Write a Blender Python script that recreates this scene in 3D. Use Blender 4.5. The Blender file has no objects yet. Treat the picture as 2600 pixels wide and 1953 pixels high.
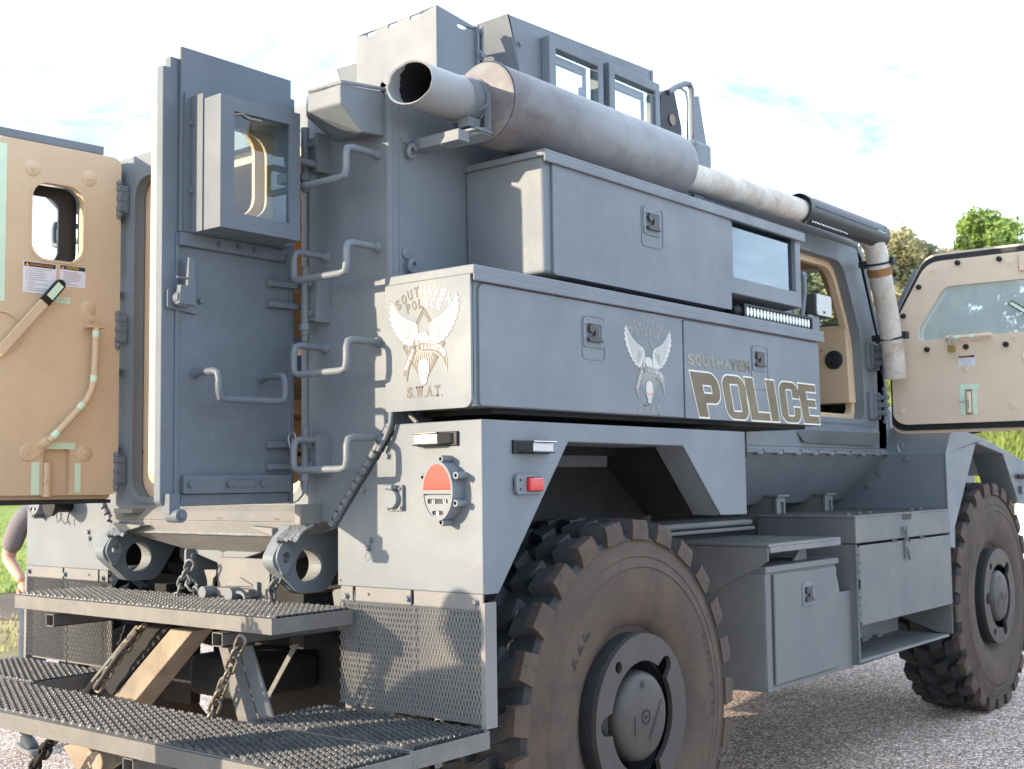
import bpy, bmesh, math, random
from math import sin, cos, pi, radians as rad, hypot, atan2
from mathutils import Vector, Matrix, noise
from mathutils.geometry import tessellate_polygon

random.seed(7)
S = bpy.context.scene
COL = S.collection

# ------------------------------------------------------------------ camera
cam_d = bpy.data.cameras.new('camera')
cam = bpy.data.objects.new('camera', cam_d)
COL.objects.link(cam)
cam_d.sensor_fit = 'HORIZONTAL'; cam_d.sensor_width = 36.0
cam_d.lens = 36.0 * 3110.8 / 2600.0
cam_d.clip_start = 0.05; cam_d.clip_end = 3000.0
cam_d.dof.use_dof = True; cam_d.dof.focus_distance = 4.1; cam_d.dof.aperture_fstop = 6.3
CAM = Vector((3.905, -2.962, 1.507))
_y, _p, _r = rad(39.155), rad(4.431), rad(-0.751)
fw = Vector((-sin(_y) * cos(_p), cos(_y) * cos(_p), sin(_p)))
r0 = Vector((cos(_y), sin(_y), 0.0)); u0 = r0.cross(fw)
rt = cos(_r) * r0 + sin(_r) * u0; up = -sin(_r) * r0 + cos(_r) * u0
cam.matrix_world = Matrix(((rt.x, up.x, -fw.x, CAM.x), (rt.y, up.y, -fw.y, CAM.y), (rt.z, up.z, -fw.z, CAM.z), (0, 0, 0, 1)))
S.camera = cam

# ------------------------------------------------------------------ light
SUN = Vector((0.56, 1.0, -0.26)).normalized()           # the way the sunlight travels
sun_el = math.asin(-SUN.z)
sun_az = atan2(-SUN.x, -SUN.y)                          # clockwise from +Y
W = bpy.data.worlds.new('World'); S.world = W; W.use_nodes = True
nt = W.node_tree; nt.nodes.clear()
def wn(t, **k):
    n = nt.nodes.new(t)
    for a, b in k.items(): setattr(n, a, b)
    return n
out = wn('ShaderNodeOutputWorld'); bg = wn('ShaderNodeBackground'); bg.inputs[1].default_value = 0.10
sky = wn('ShaderNodeTexSky', sky_type='NISHITA', sun_disc=False, sun_elevation=sun_el, sun_rotation=sun_az,
         altitude=80.0, air_density=1.0, dust_density=0.7, ozone_density=2.0)
tc = wn('ShaderNodeTexCoord'); mp = wn('ShaderNodeMapping'); mp.inputs[3].default_value = (1.0, 1.0, 3.2)
ns = wn('ShaderNodeTexNoise'); ns.inputs['Scale'].default_value = 2.1; ns.inputs['Detail'].default_value = 7.0
ns.inputs['Roughness'].default_value = 0.62; ns.inputs['Distortion'].default_value = 0.5
cr = wn('ShaderNodeMapRange'); cr.inputs[1].default_value = 0.34; cr.inputs[2].default_value = 0.62
cr.inputs[3].default_value = 0.10; cr.inputs[4].default_value = 0.97
mx = wn('ShaderNodeMix', data_type='RGBA'); mx.inputs[7].default_value = (10.6, 12.5, 15.2, 1.0)
L = nt.links.new
sx = wn('ShaderNodeSeparateXYZ'); cy = wn('ShaderNodeMapRange'); cy.interpolation_type = 'SMOOTHSTEP'      # the thin cloud lies to the north, the south is clearer
cy.inputs[1].default_value = -0.9; cy.inputs[2].default_value = 0.5; cy.inputs[3].default_value = 0.45; cy.inputs[4].default_value = 1.0
mc = wn('ShaderNodeMath', operation='MULTIPLY')
L(tc.outputs['Generated'], sx.inputs[0]); L(sx.outputs[1], cy.inputs[0]); L(cr.outputs[0], mc.inputs[0]); L(cy.outputs[0], mc.inputs[1])
L(tc.outputs['Generated'], mp.inputs[0]); L(mp.outputs[0], ns.inputs['Vector']); L(ns.outputs[0], cr.inputs[0])
L(mc.outputs[0], mx.inputs[0]); L(sky.outputs[0], mx.inputs[6]); L(mx.outputs[2], bg.inputs[0]); L(bg.outputs[0], out.inputs[0])
sun_d = bpy.data.lights.new('sun', 'SUN'); sun_d.energy = 3.3; sun_d.angle = rad(0.6); sun_d.color = (1.0, 0.82, 0.60)
sun = bpy.data.objects.new('sun', sun_d); COL.objects.link(sun)
sun.rotation_euler = SUN.to_track_quat('-Z', 'Y').to_euler(); sun.location = (-6, -10, 8)
vs = S.view_settings
vs.view_transform = 'Standard'; vs.look = 'None'; vs.gamma = 1.0; vs.use_curve_mapping = False
vs.exposure = 1.44
S.cycles.max_bounces = 8; S.cycles.transparent_max_bounces = 16
S.cycles.use_denoising = True

# ------------------------------------------------------------------ materials
MATS = {}
def mat(name, col, rough=0.5, metal=0.0, var=0.0, vscale=3.0, col2=None, bump=0.0, bscale=60.0, spec=0.5,
        speck=0.0, speck_col=(0.5, 0.45, 0.4), speck_scale=90.0, trans=0.0, ior=1.45, coat=0.0, stretch=None, emit=None, rvar=0.0, wave=0.0):
    m = bpy.data.materials.new(name); m.use_nodes = True; MATS[name] = m
    t = m.node_tree; b = t.nodes['Principled BSDF']; k = t.links.new
    b.inputs['Base Color'].default_value = (*col, 1); b.inputs['Roughness'].default_value = rough
    b.inputs['Metallic'].default_value = metal; b.inputs['Specular IOR Level'].default_value = spec
    b.inputs['IOR'].default_value = ior; b.inputs['Transmission Weight'].default_value = trans
    b.inputs['Coat Weight'].default_value = coat
    if emit: b.inputs['Emission Color'].default_value = (*emit[0], 1); b.inputs['Emission Strength'].default_value = emit[1]
    need = var or bump or speck or rvar
    if need:
        c = t.nodes.new('ShaderNodeTexCoord'); src = c.outputs['Object']
        g = t.nodes.new('ShaderNodeNewGeometry'); src = g.outputs['Position']
        if stretch:
            q = t.nodes.new('ShaderNodeMapping'); q.inputs[3].default_value = stretch; k(src, q.inputs[0]); src = q.outputs[0]
    if var:
        n = t.nodes.new('ShaderNodeTexNoise'); n.inputs['Scale'].default_value = vscale; n.inputs['Detail'].default_value = 8.0
        n.inputs['Roughness'].default_value = 0.65
        k(src, n.inputs['Vector'])
        r = t.nodes.new('ShaderNodeMapRange'); r.inputs[1].default_value = 0.36; r.inputs[2].default_value = 0.66
        k(n.outputs[0], r.inputs[0])
        x = t.nodes.new('ShaderNodeMix'); x.data_type = 'RGBA'
        c2 = col2 or tuple(min(1, v * (1 + var)) for v in col)
        c1 = col if col2 else tuple(v * (1 - var) for v in col)
        x.inputs[6].default_value = (*c1, 1); x.inputs[7].default_value = (*c2, 1)
        k(r.outputs[0], x.inputs[0]); last = x.outputs[2]
        if speck:
            v = t.nodes.new('ShaderNodeTexNoise'); v.inputs['Scale'].default_value = speck_scale; v.inputs['Detail'].default_value = 3.0
            k(src, v.inputs['Vector'])
            r2 = t.nodes.new('ShaderNodeMapRange'); r2.inputs[1].default_value = 0.62; r2.inputs[2].default_value = 0.72
            r2.inputs[4].default_value = speck
            k(v.outputs[0], r2.inputs[0])
            y = t.nodes.new('ShaderNodeMix'); y.data_type = 'RGBA'; y.inputs[7].default_value = (*speck_col, 1)
            k(r2.outputs[0], y.inputs[0]); k(last, y.inputs[6]); last = y.outputs[2]
        k(last, b.inputs['Base Color'])
    if rvar:
        n3 = t.nodes.new('ShaderNodeTexNoise'); n3.inputs['Scale'].default_value = 5.0; n3.inputs['Detail'].default_value = 5.0
        k(src, n3.inputs['Vector'])
        r3 = t.nodes.new('ShaderNodeMapRange'); r3.inputs[1].default_value = 0.3; r3.inputs[2].default_value = 0.7
        r3.inputs[3].default_value = max(0.02, rough - rvar); r3.inputs[4].default_value = rough + rvar
        k(n3.outputs[0], r3.inputs[0]); k(r3.outputs[0], b.inputs['Roughness'])
    if bump:
        n2 = t.nodes.new('ShaderNodeTexNoise'); n2.inputs['Scale'].default_value = bscale; n2.inputs['Detail'].default_value = 4.0
        k(src, n2.inputs['Vector'])
        u = t.nodes.new('ShaderNodeBump'); u.inputs['Strength'].default_value = bump; u.inputs['Distance'].default_value = 0.01
        k(n2.outputs[0], u.inputs['Height']); k(u.outputs[0], b.inputs['Normal'])
        if wave:
            n4 = t.nodes.new('ShaderNodeTexNoise'); n4.inputs['Scale'].default_value = 3.2; n4.inputs['Detail'].default_value = 2.0; k(src, n4.inputs['Vector'])
            u2 = t.nodes.new('ShaderNodeBump'); u2.inputs['Strength'].default_value = wave; u2.inputs['Distance'].default_value = 0.05
            k(n4.outputs[0], u2.inputs['Height']); k(u.outputs[0], u2.inputs['Normal']); k(u2.outputs[0], b.inputs['Normal'])
    return m

GREY = mat('grey_paint', (0.165, 0.189, 0.211), 0.50, var=0.10, vscale=1.9, bump=0.06, bscale=150, speck=0.16, speck_col=(0.30, 0.28, 0.25), speck_scale=30, rvar=0.10, spec=0.38, wave=0.16)
GREY2 = mat('grey_paint_dusty', (0.158, 0.165, 0.172), 0.62, var=0.12, vscale=3.0, col2=(0.215, 0.208, 0.196), bump=0.08, bscale=120, speck=0.2, speck_col=(0.34, 0.31, 0.27), speck_scale=30)
GREYD = mat('grey_paint_door_shaded', (0.112, 0.134, 0.158), 0.48, var=0.12, vscale=2.2, bump=0.06, bscale=150, speck=0.14, speck_col=(0.24, 0.23, 0.21), speck_scale=34, rvar=0.1, spec=0.38, wave=0.14)  # truck grey darkened: the shade on the open rear door is in the colour
GREYL = mat('grey_paint_lower_dim', (0.136, 0.145, 0.153), 0.55, var=0.12, vscale=2.2, col2=(0.165, 0.166, 0.163), bump=0.06, bscale=150, speck=0.22, speck_col=(0.27, 0.25, 0.22), speck_scale=26, rvar=0.1, spec=0.36, wave=0.16)  # dusty lower paint, also darkened and warmed for the dimmer light low down
WELD = mat('rough_weld', (0.17, 0.185, 0.205), 0.55, var=0.15, vscale=30, bump=0.6, bscale=70)
MUFF = mat('muffler_paint', (0.235, 0.25, 0.262), 0.5, var=0.3, vscale=2.6, col2=(0.105, 0.090, 0.096), bump=0.05, bscale=120, stretch=(1.0, 0.7, 1.2))
TAN = mat('tan_paint', (0.62, 0.465, 0.305), 0.55, var=0.06, vscale=3.0, bump=0.04, bscale=140, speck=0.12, speck_col=(0.46, 0.34, 0.22), speck_scale=22, rvar=0.06)
TANF = mat('tan_paint_glare', (0.72, 0.58, 0.435), 0.6, var=0.05, vscale=3.0, bump=0.04, bscale=140, speck=0.10, speck_col=(0.55, 0.44, 0.32), speck_scale=22)  # door tan made paler, with the glare on the open cab door painted in
TAN2 = mat('tan_steel_dirty', (0.27, 0.225, 0.175), 0.7, var=0.25, vscale=6.0, bump=0.1, bscale=90)
BLACK = mat('black_rubber', (0.018, 0.018, 0.02), 0.55, var=0.2, vscale=10)
BPLAS = mat('black_plastic', (0.016, 0.017, 0.019), 0.42, spec=0.3, bump=0.03, bscale=200)
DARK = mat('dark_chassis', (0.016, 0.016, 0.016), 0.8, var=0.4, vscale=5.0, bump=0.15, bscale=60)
DARKB = mat('dark_hose', (0.05, 0.048, 0.045), 0.6, var=0.3, vscale=12)
TREAD = mat('tyre_tread', (0.034, 0.036, 0.040), 0.62, var=0.28, vscale=9.0, bump=0.25, bscale=70, speck=0.35, speck_col=(0.19, 0.19, 0.18), speck_scale=120)
SIDE = mat('tyre_sidewall', (0.096, 0.066, 0.049), 0.8, var=0.12, vscale=6.0, col2=(0.056, 0.043, 0.036), bump=0.12, bscale=80, speck=0.12, speck_col=(0.22, 0.19, 0.16), speck_scale=60)
WHEEL = mat('wheel_metal', (0.030, 0.032, 0.036), 0.45, metal=0.0, var=0.2, vscale=8.0, bump=0.05, bscale=120)
WHEEL2 = mat('hub_metal', (0.062, 0.056, 0.051), 0.5, metal=0.1, var=0.12, vscale=10.0, bump=0.05, bscale=120)
STEP = mat('grating_steel', (0.075, 0.08, 0.088), 0.36, metal=0.3, var=0.3, vscale=14.0, bump=0.1, bscale=120)
STEPF = mat('step_frame_steel', (0.15, 0.145, 0.138), 0.55, metal=0.1, var=0.14, vscale=8.0, bump=0.08, bscale=90, speck=0.15, speck_col=(0.3, 0.27, 0.22), speck_scale=50)
GALV = mat('worn_bare_steel', (0.42, 0.42, 0.43), 0.35, metal=0.7, var=0.2, vscale=20)
CHAIN = mat('chain_steel', (0.20, 0.175, 0.14), 0.45, metal=0.6, var=0.4, vscale=30)
CHROME = mat('chrome', (0.75, 0.76, 0.78), 0.12, metal=1.0)
WRAP = mat('heat_wrap_white', (0.66, 0.63, 0.58), 0.85, var=0.25, vscale=7.0, col2=(0.46, 0.41, 0.34), bump=0.3, bscale=90, speck=0.45, speck_col=(0.33, 0.17, 0.07), speck_scale=9)
RUST = mat('rust_stain', (0.36, 0.18, 0.08), 0.85, var=0.3, vscale=14, bump=0.2, bscale=90)
SHIELD = mat('heat_shield_black', (0.032, 0.034, 0.038), 0.45, var=0.2, vscale=9, bump=0.05, bscale=140)
MINT = mat('luminous_tape', (0.60, 0.78, 0.60), 0.6, var=0.04, vscale=20)
WHITE = mat('sticker_white', (0.74, 0.74, 0.78), 0.5)
SRED = mat('sticker_red_text', (0.66, 0.30, 0.30), 0.5)
SGRY = mat('sticker_grey_text', (0.42, 0.42, 0.47), 0.5)
SBLK = mat('sticker_black', (0.035, 0.03, 0.035), 0.5)
SORG = mat('sticker_orange', (0.85, 0.33, 0.05), 0.5)
SYEL = mat('sticker_yellow', (0.85, 0.62, 0.04), 0.5)
GOLD = mat('gold_foil', (0.115, 0.088, 0.046), 0.38, metal=0.25, var=0.35, vscale=4, col2=(0.18, 0.145, 0.088), bump=0.25, bscale=500)
GOLDL = mat('pale_gold_foil', (0.24, 0.22, 0.17), 0.45, metal=0.2, var=0.15, vscale=5)
CREAM = mat('cream_outline', (0.72, 0.70, 0.60), 0.45)
FOILD = mat('dark_foil', (0.075, 0.062, 0.060), 0.5, metal=0.0, var=0.2, vscale=6)
FOILR = mat('foil_reflection', (0.20, 0.235, 0.28), 0.45, metal=0.1, var=0.25, vscale=40)  # same foil as the dark letters, its bright reflection painted as colour
EAGLE = mat('eagle_white', (0.50, 0.50, 0.47), 0.4)
FEATH = mat('feather_line', (0.10, 0.092, 0.085), 0.5)
RIBB = mat('ribbon_dark', (0.10, 0.09, 0.085), 0.5)
REYE = mat('eye_red', (0.72, 0.12, 0.11), 0.5)
REDL = mat('red_lens', (0.55, 0.02, 0.025), 0.12, coat=0.6, var=0.15, vscale=30)
CLEARL = mat('clear_lens', (0.60, 0.60, 0.60), 0.16, metal=0.4, bump=0.5, bscale=220)
LEDC = mat('led_reflector', (0.62, 0.61, 0.56), 0.25, metal=0.3)
BRASS = mat('brass', (0.55, 0.38, 0.12), 0.35, metal=0.8)
DSPK = mat('speaker_mesh', (0.018, 0.02, 0.022), 0.6)
BLUE = mat('blue_carton', (0.05, 0.12, 0.32), 0.6, var=0.2, vscale=9)
YPLT = mat('yellow_filter', (0.28, 0.19, 0.06), 0.7)

def glass(name, tint, rough=0.0, mixf=0.12, milk=0.0, milk_col=(0.8, 0.9, 0.9)):
    """a real pane: mostly see-through, tinted, with mirror reflection growing towards grazing angles"""
    m = bpy.data.materials.new(name); m.use_nodes = True; MATS[name] = m
    t = m.node_tree; t.nodes.clear(); k = t.links.new
    o = t.nodes.new('ShaderNodeOutputMaterial'); tr = t.nodes.new('ShaderNodeBsdfTransparent'); tr.inputs[0].default_value = (*tint, 1)
    gl = t.nodes.new('ShaderNodeBsdfGlossy'); gl.inputs['Roughness'].default_value = rough; gl.inputs[0].default_value = (0.9, 0.95, 1, 1)
    lw = t.nodes.new('ShaderNodeLayerWeight'); lw.inputs[0].default_value = 0.5
    fr = t.nodes.new('ShaderNodeMath'); fr.operation = 'POWER'; fr.inputs[1].default_value = 4.0; k(lw.outputs['Facing'], fr.inputs[0])
    ad = t.nodes.new('ShaderNodeMath'); ad.operation = 'ADD'; ad.inputs[1].default_value = mixf; ad.use_clamp = True
    mi = t.nodes.new('ShaderNodeMixShader')
    k(fr.outputs[0], ad.inputs[0]); k(ad.outputs[0], mi.inputs[0]); k(tr.outputs[0], mi.inputs[1]); k(gl.outputs[0], mi.inputs[2])
    if milk:
        df = t.nodes.new('ShaderNodeBsdfDiffuse'); df.inputs[0].default_value = (*milk_col, 1); m2 = t.nodes.new('ShaderNodeMixShader'); m2.inputs[0].default_value = milk
        k(mi.outputs[0], m2.inputs[1]); k(df.outputs[0], m2.inputs[2]); k(m2.outputs[0], o.inputs[0])
    else: k(mi.outputs[0], o.inputs[0])
    return m
GLASS = glass('window_glass', (0.72, 0.82, 0.84), 0.0, 0.05)
GLASSD = glass('dark_armour_glass', (0.62, 0.76, 0.80), 0.0, 0.08)
GLASSR = glass('mirror_like_armour_glass', (0.30, 0.40, 0.44), 0.0, 0.17)
GLASSL = glass('pale_armour_glass', (0.80, 0.93, 0.98), 0.0, 0.05)
GLASSM = glass('milky_armour_glass', (0.78, 0.90, 0.90), 0.05, 0.06, 0.72, (0.52, 0.60, 0.60))

# ------------------------------------------------------------------ object helpers
WLOC = {}
def tag(o, label=None, cat=None, group=None, kind=None):
    if label: o['label'] = label
    if cat: o['category'] = cat
    if group: o['group'] = group
    if kind: o['kind'] = kind
    return o
def thing(name, loc, label, cat, group=None):
    o = bpy.data.objects.new(name, None); COL.objects.link(o); o.location = loc; o.empty_display_size = 0.3
    WLOC[o.name] = Vector(loc); return tag(o, label, cat, group)
def rr(x0, x1, z0, z1, r, n=4):
    """rounded rectangle, counter-clockwise; r a number or four corner radii (x0z0, x1z0, x1z1, x0z1)"""
    rs = (r,) * 4 if not isinstance(r, (tuple, list)) else r
    P = []
    for (cx, cz, a0), q in zip(((x0, z0, 180), (x1, z0, 270), (x1, z1, 0), (x0, z1, 90)), rs):
        sx = 1 if cx == x0 else -1; sz = 1 if cz == z0 else -1
        if q <= 0: P.append((cx, cz)); continue
        for i in range(n + 1):
            a = rad(a0 + 90 * i / n); P.append((cx + sx * q + q * cos(a), cz + sz * q + q * sin(a)))
    return P
def rpoly(pts, r, n=4):
    """round every corner of a polygon; r number or list"""
    out = []; N = len(pts)
    for i in range(N):
        a = Vector(pts[i - 1]); b = Vector(pts[i]); c = Vector(pts[(i + 1) % N]); q = r[i] if isinstance(r, (list, tuple)) else r
        if q <= 0: out.append(tuple(b)); continue
        u = (a - b).normalized(); v = (c - b).normalized(); d = min(q, (a - b).length * .49, (c - b).length * .49)
        p0 = b + u * d; p1 = b + v * d
        for j in range(n + 1):
            s = j / n; out.append(tuple((1 - s) ** 2 * p0 + 2 * s * (1 - s) * b + s * s * p1))
    return out
def circ(cx, cz, r, n=24, a0=0.0): return [(cx + r * cos(a0 + 2 * pi * i / n), cz + r * sin(a0 + 2 * pi * i / n)) for i in range(n)]
AX = {'x': lambda p, a: (a, p[0], p[1]), 'y': lambda p, a: (p[0], a, p[1]), 'z': lambda p, a: (p[0], p[1], a)}
class MB:
    def __init__(s, M=None): s.v = []; s.f = []; s.m = []; s.M = M; s.cur = 0
    def add(s, vs, fs, m=None):
        b = len(s.v)
        for p in vs: s.v.append(Vector(p))
        for f in fs: s.f.append(tuple(b + i for i in f)); s.m.append(s.cur if m is None else m)
        return s
    def box(s, x0, x1, y0, y1, z0, z1, m=None):
        v = [(x, y, z) for x in (x0, x1) for y in (y0, y1) for z in (z0, z1)]
        return s.add(v, [(0, 1, 3, 2), (4, 6, 7, 5), (0, 4, 5, 1), (2, 3, 7, 6), (0, 2, 6, 4), (1, 5, 7, 3)], m)
    def hexa(s, a, b, m=None):
        """a, b: two quads (lists of four points) joined"""
        n = len(a); v = list(a) + list(b)
        return s.add(v, [tuple(range(n))[::-1], tuple(range(n, 2 * n))] + [(i, (i + 1) % n, n + (i + 1) % n, n + i) for i in range(n)], m)
    def plate(s, axis, outer, holes, a0, a1, m=None):
        loops = [list(outer)] + [list(h) for h in holes]
        flat = [p for l in loops for p in l]
        tri = tessellate_polygon([[Vector((p[0], p[1], 0)) for p in l] for l in loops])
        n = len(flat); A = AX[axis]
        v = [A(p, a0) for p in flat] + [A(p, a1) for p in flat]
        f = [tuple(t) for t in tri] + [tuple(n + i for i in t[::-1]) for t in tri]
        b = 0
        for l in loops:
            k = len(l)
            for i in range(k): f.append((b + i, b + (i + 1) % k, n + b + (i + 1) % k, n + b + i))
            b += k
        return s.add(v, f, m)
    def sheet(s, axis, outer, a, holes=(), m=None):
        loops = [list(outer)] + [list(h) for h in holes]; flat = [p for l in loops for p in l]
        tri = tessellate_polygon([[Vector((p[0], p[1], 0)) for p in l] for l in loops])
        return s.add([AX[axis](p, a) for p in flat], [tuple(t) for t in tri], m)
    def tube(s, pts, r, n=10, cap=True, m=None, rf=None):
        P = [Vector(p) for p in pts]; ring = []; up = None; k0 = len(s.v)
        for i, p in enumerate(P):
            t = (P[min(i + 1, len(P) - 1)] - P[max(i - 1, 0)]).normalized()
            if up is None:
                up = t.orthogonal().normalized()
            up = (up - t * up.dot(t)).normalized(); q = t.cross(up)
            R = rf[i] if rf else r
            ring += [p + (up * cos(2 * pi * j / n) + q * sin(2 * pi * j / n)) * R for j in range(n)]
        f = []
        for i in range(len(P) - 1):
            for j in range(n): f.append((i * n + j, i * n + (j + 1) % n, (i + 1) * n + (j + 1) % n, (i + 1) * n + j))
        if cap: f += [tuple(range(n))[::-1], tuple((len(P) - 1) * n + j for j in range(n))]
        return s.add(ring, f, m)
    def cyl(s, a, b, r, n=16, r2=None, cap=True, m=None):
        return s.tube([a, b], r, n, cap, m, rf=[r, r if r2 is None else r2])
    def lathe(s, prof, c, d, n=32, m=None, cap=False, arc=None):
        """prof: (radius, along) pairs; c origin, d axis direction"""
        d = Vector(d).normalized(); c = Vector(c); e = Vector((0, 0, 1)) if abs(d.z) < .9 else Vector((1, 0, 0))
        e = (e - d * e.dot(d)).normalized(); g = d.cross(e); v = []
        for r, h in prof:
            for j in range(n): v.append(c + d * h + (e * cos(2 * pi * j / n) + g * sin(2 * pi * j / n)) * r)
        f = [(i * n + j, i * n + (j + 1) % n, (i + 1) * n + (j + 1) % n, (i + 1) * n + j) for i in range(len(prof) - 1) for j in range(n)]
        if cap: f += [tuple(range(n))[::-1], tuple((len(prof) - 1) * n + j for j in range(n))]
        return s.add(v, f, m)
    def bolt(s, c, d, r=0.011, h=0.009, m=None, washer=True):
        c = Vector(c); d = Vector(d).normalized()
        if washer: s.cyl(c, c + d * 0.003, r * 1.45, 12, m=m)
        return s.cyl(c + d * 0.003, c + d * (h + .003), r, 6, m=m)
    def build(s, name, mats, parent=None, bevel=0.0, smooth=None, origin=None, seg=2, **kw):
        if not isinstance(mats, (list, tuple)): mats = [mats]
        V = [s.M @ p for p in s.v] if s.M else s.v
        lo = Vector([min(p[i] for p in V) for i in range(3)]); hi = Vector([max(p[i] for p in V) for i in range(3)])
        c = Vector(origin) if origin is not None else (lo + hi) / 2
        me = bpy.data.meshes.new(name); me.from_pydata([p - c for p in V], [], s.f)
        for m in mats: me.materials.append(m)
        if len(mats) > 1: me.polygons.foreach_set('material_index', s.m)
        me.update()
        bm = bmesh.new(); bm.from_mesh(me)
        if len(bm.faces) < 60000: bmesh.ops.recalc_face_normals(bm, faces=bm.faces)
        bm.to_mesh(me); bm.free()
        if smooth:
            me.polygons.foreach_set('use_smooth', [True] * len(me.polygons)); me.set_sharp_from_angle(angle=rad(smooth))
        o = bpy.data.objects.new(name, me); COL.objects.link(o)
        if parent is not None:
            o.parent = parent; o.location = c - WLOC[parent.name]
        else: o.location = c
        WLOC[o.name] = c.copy()
        if bevel:
            md = o.modifiers.new('edge', 'BEVEL'); md.width = bevel; md.segments = seg; md.limit_method = 'ANGLE'; md.angle_limit = rad(40)
            md.harden_normals = False
        return tag(o, **kw)
def split_build(mb, name, m, parent, **k):
    """every connected piece becomes an object of its own"""
    par = list(range(len(mb.v)))
    def find(i):
        while par[i] != i: par[i] = par[par[i]]; i = par[i]
        return i
    for f in mb.f:
        a = find(f[0])
        for i in f[1:]: par[find(i)] = a
    groups = {}
    for f in mb.f: groups.setdefault(find(f[0]), []).append(f)
    for fs in groups.values():
        ids = sorted({i for f in fs for i in f}); ix = {j: n for n, j in enumerate(ids)}; g = MB(mb.M); g.add([mb.v[i] for i in ids], [tuple(ix[i] for i in f) for f in fs]); g.build(name, m, parent, **k)
_txt = {}
def text_geo(s, bold=0.0):
    k = (s, bold)
    if k not in _txt:
        c = bpy.data.curves.new('lettering', 'FONT'); c.body = s; c.size = 1.0; c.offset = bold; c.resolution_u = 3
        o = bpy.data.objects.new('lettering', c); COL.objects.link(o)
        dg = bpy.context.evaluated_depsgraph_get(); e = o.evaluated_get(dg); me = e.to_mesh()
        vs = [(v.co.x, v.co.y) for v in me.vertices]; fs = [tuple(p.vertices) for p in me.polygons]
        e.to_mesh_clear(); bpy.data.objects.remove(o); bpy.data.curves.remove(c)
        x0 = min(v[0] for v in vs); x1 = max(v[0] for v in vs); y0 = min(v[1] for v in vs); y1 = max(v[1] for v in vs)
        _txt[k] = ([((x - x0) / (x1 - x0), (y - y0) / (y1 - y0)) for x, y in vs], fs)
    return _txt[k]
def put_text(mb, s, fn, m=None, bold=0.02):
    """fn maps (0..1, 0..1) over the word's own box to a point"""
    v, f = text_geo(s, bold); mb.add([fn(a, b) for a, b in v], f, m)
def copy_tree(o, parent=None, mirror=False):
    c = o.copy(); COL.objects.link(c)
    if parent is not None: c.parent = parent
    for ch in list(o.children): copy_tree(ch, c)
    return c
# ------------------------------------------------------------------ the setting
def gz(x, y):
    """the lot falls gently towards the tail of the truck"""
    t = max(-6.0, min(9.0, y)); return -0.105 + 0.034 * (t - 0.9)
VN = Vector((-0.881, 0.473, 0))                         # from the camera towards the grass
def dist(x, y): return (Vector((x, y, 0)) - Vector((CAM.x, CAM.y, 0))).dot(VN)
def ground_mat(name, build):
    m = bpy.data.materials.new(name); m.use_nodes = True; t = m.node_tree; b = t.nodes['Principled BSDF']; b.inputs['Roughness'].default_value = .9
    b.inputs['Specular IOR Level'].default_value = 0.25
    build(t, b, t.nodes, t.links.new); return m
def _asphalt(t, b, N, k):
    g = N.new('ShaderNodeNewGeometry')
    v = N.new('ShaderNodeTexVoronoi'); v.inputs['Scale'].default_value = 105.0; v.inputs['Randomness'].default_value = 1.0
    k(g.outputs[0], v.inputs['Vector'])
    r = N.new('ShaderNodeValToRGB'); e = r.color_ramp.elements; sep = N.new('ShaderNodeSeparateColor'); k(v.outputs['Color'], sep.inputs[0])
    e[0].position = 0.0; e[0].color = (0.07, 0.055, 0.045, 1); e[1].position = 1.0; e[1].color = (0.78, 0.69, 0.62, 1)
    for p, c in ((0.25, (0.15, 0.112, 0.09)), (0.5, (0.25, 0.195, 0.16)), (0.72, (0.42, 0.31, 0.25)), (0.88, (0.55, 0.47, 0.42))):
        q = e.new(p); q.color = (*c, 1)
    k(sep.outputs[0], r.inputs[0])
    n = N.new('ShaderNodeTexNoise'); n.inputs['Scale'].default_value = 0.9; n.inputs['Detail'].default_value = 9.0; n.inputs['Roughness'].default_value = .7
    k(g.outputs[0], n.inputs['Vector'])
    mr = N.new('ShaderNodeMapRange'); mr.inputs[1].default_value = .3; mr.inputs[2].default_value = .7; mr.inputs[3].default_value = 1.15; mr.inputs[4].default_value = 1.7
    k(n.outputs[0], mr.inputs[0])
    mu = N.new('ShaderNodeVectorMath'); mu.operation = 'MULTIPLY'; k(r.outputs[0], mu.inputs[0]); k(mr.outputs[0], mu.inputs[1]); k(mu.outputs[0], b.inputs['Base Color'])
    bu = N.new('ShaderNodeBump'); bu.inputs['Strength'].default_value = 0.7; bu.inputs['Distance'].default_value = 0.006; bu.invert = True
    k(v.outputs['Distance'], bu.inputs['Height']); k(bu.outputs[0], b.inputs['Normal'])
def _grass(c1, c2, c3):
    def f(t, b, N, k):
        g = N.new('ShaderNodeNewGeometry')
        n = N.new('ShaderNodeTexNoise'); n.inputs['Scale'].default_value = .35; n.inputs['Detail'].default_value = 10; n.inputs['Roughness'].default_value = .72
        k(g.outputs[0], n.inputs['Vector'])
        r = N.new('ShaderNodeValToRGB'); e = r.color_ramp.elements; e[0].position = .3; e[0].color = (*c1, 1); e[1].position = .7; e[1].color = (*c3, 1)
        q = e.new(.5); q.color = (*c2, 1)
        k(n.outputs[0], r.inputs[0]); k(r.outputs[0], b.inputs['Base Color'])
        n2 = N.new('ShaderNodeTexNoise'); n2.inputs['Scale'].default_value = 30; n2.inputs['Detail'].default_value = 5; k(g.outputs[0], n2.inputs['Vector'])
        bu = N.new('ShaderNodeBump'); bu.inputs['Strength'].default_value = .8; bu.inputs['Distance'].default_value = .05
        k(n2.outputs[0], bu.inputs['Height']); k(bu.outputs[0], b.inputs['Normal'])
    return f
ASPH = ground_mat('exposed_aggregate_lot', _asphalt)
LAWN = ground_mat('green_grass_ground', _grass((0.13, 0.19, 0.03), (0.24, 0.31, 0.06), (0.36, 0.40, 0.11)))
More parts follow.
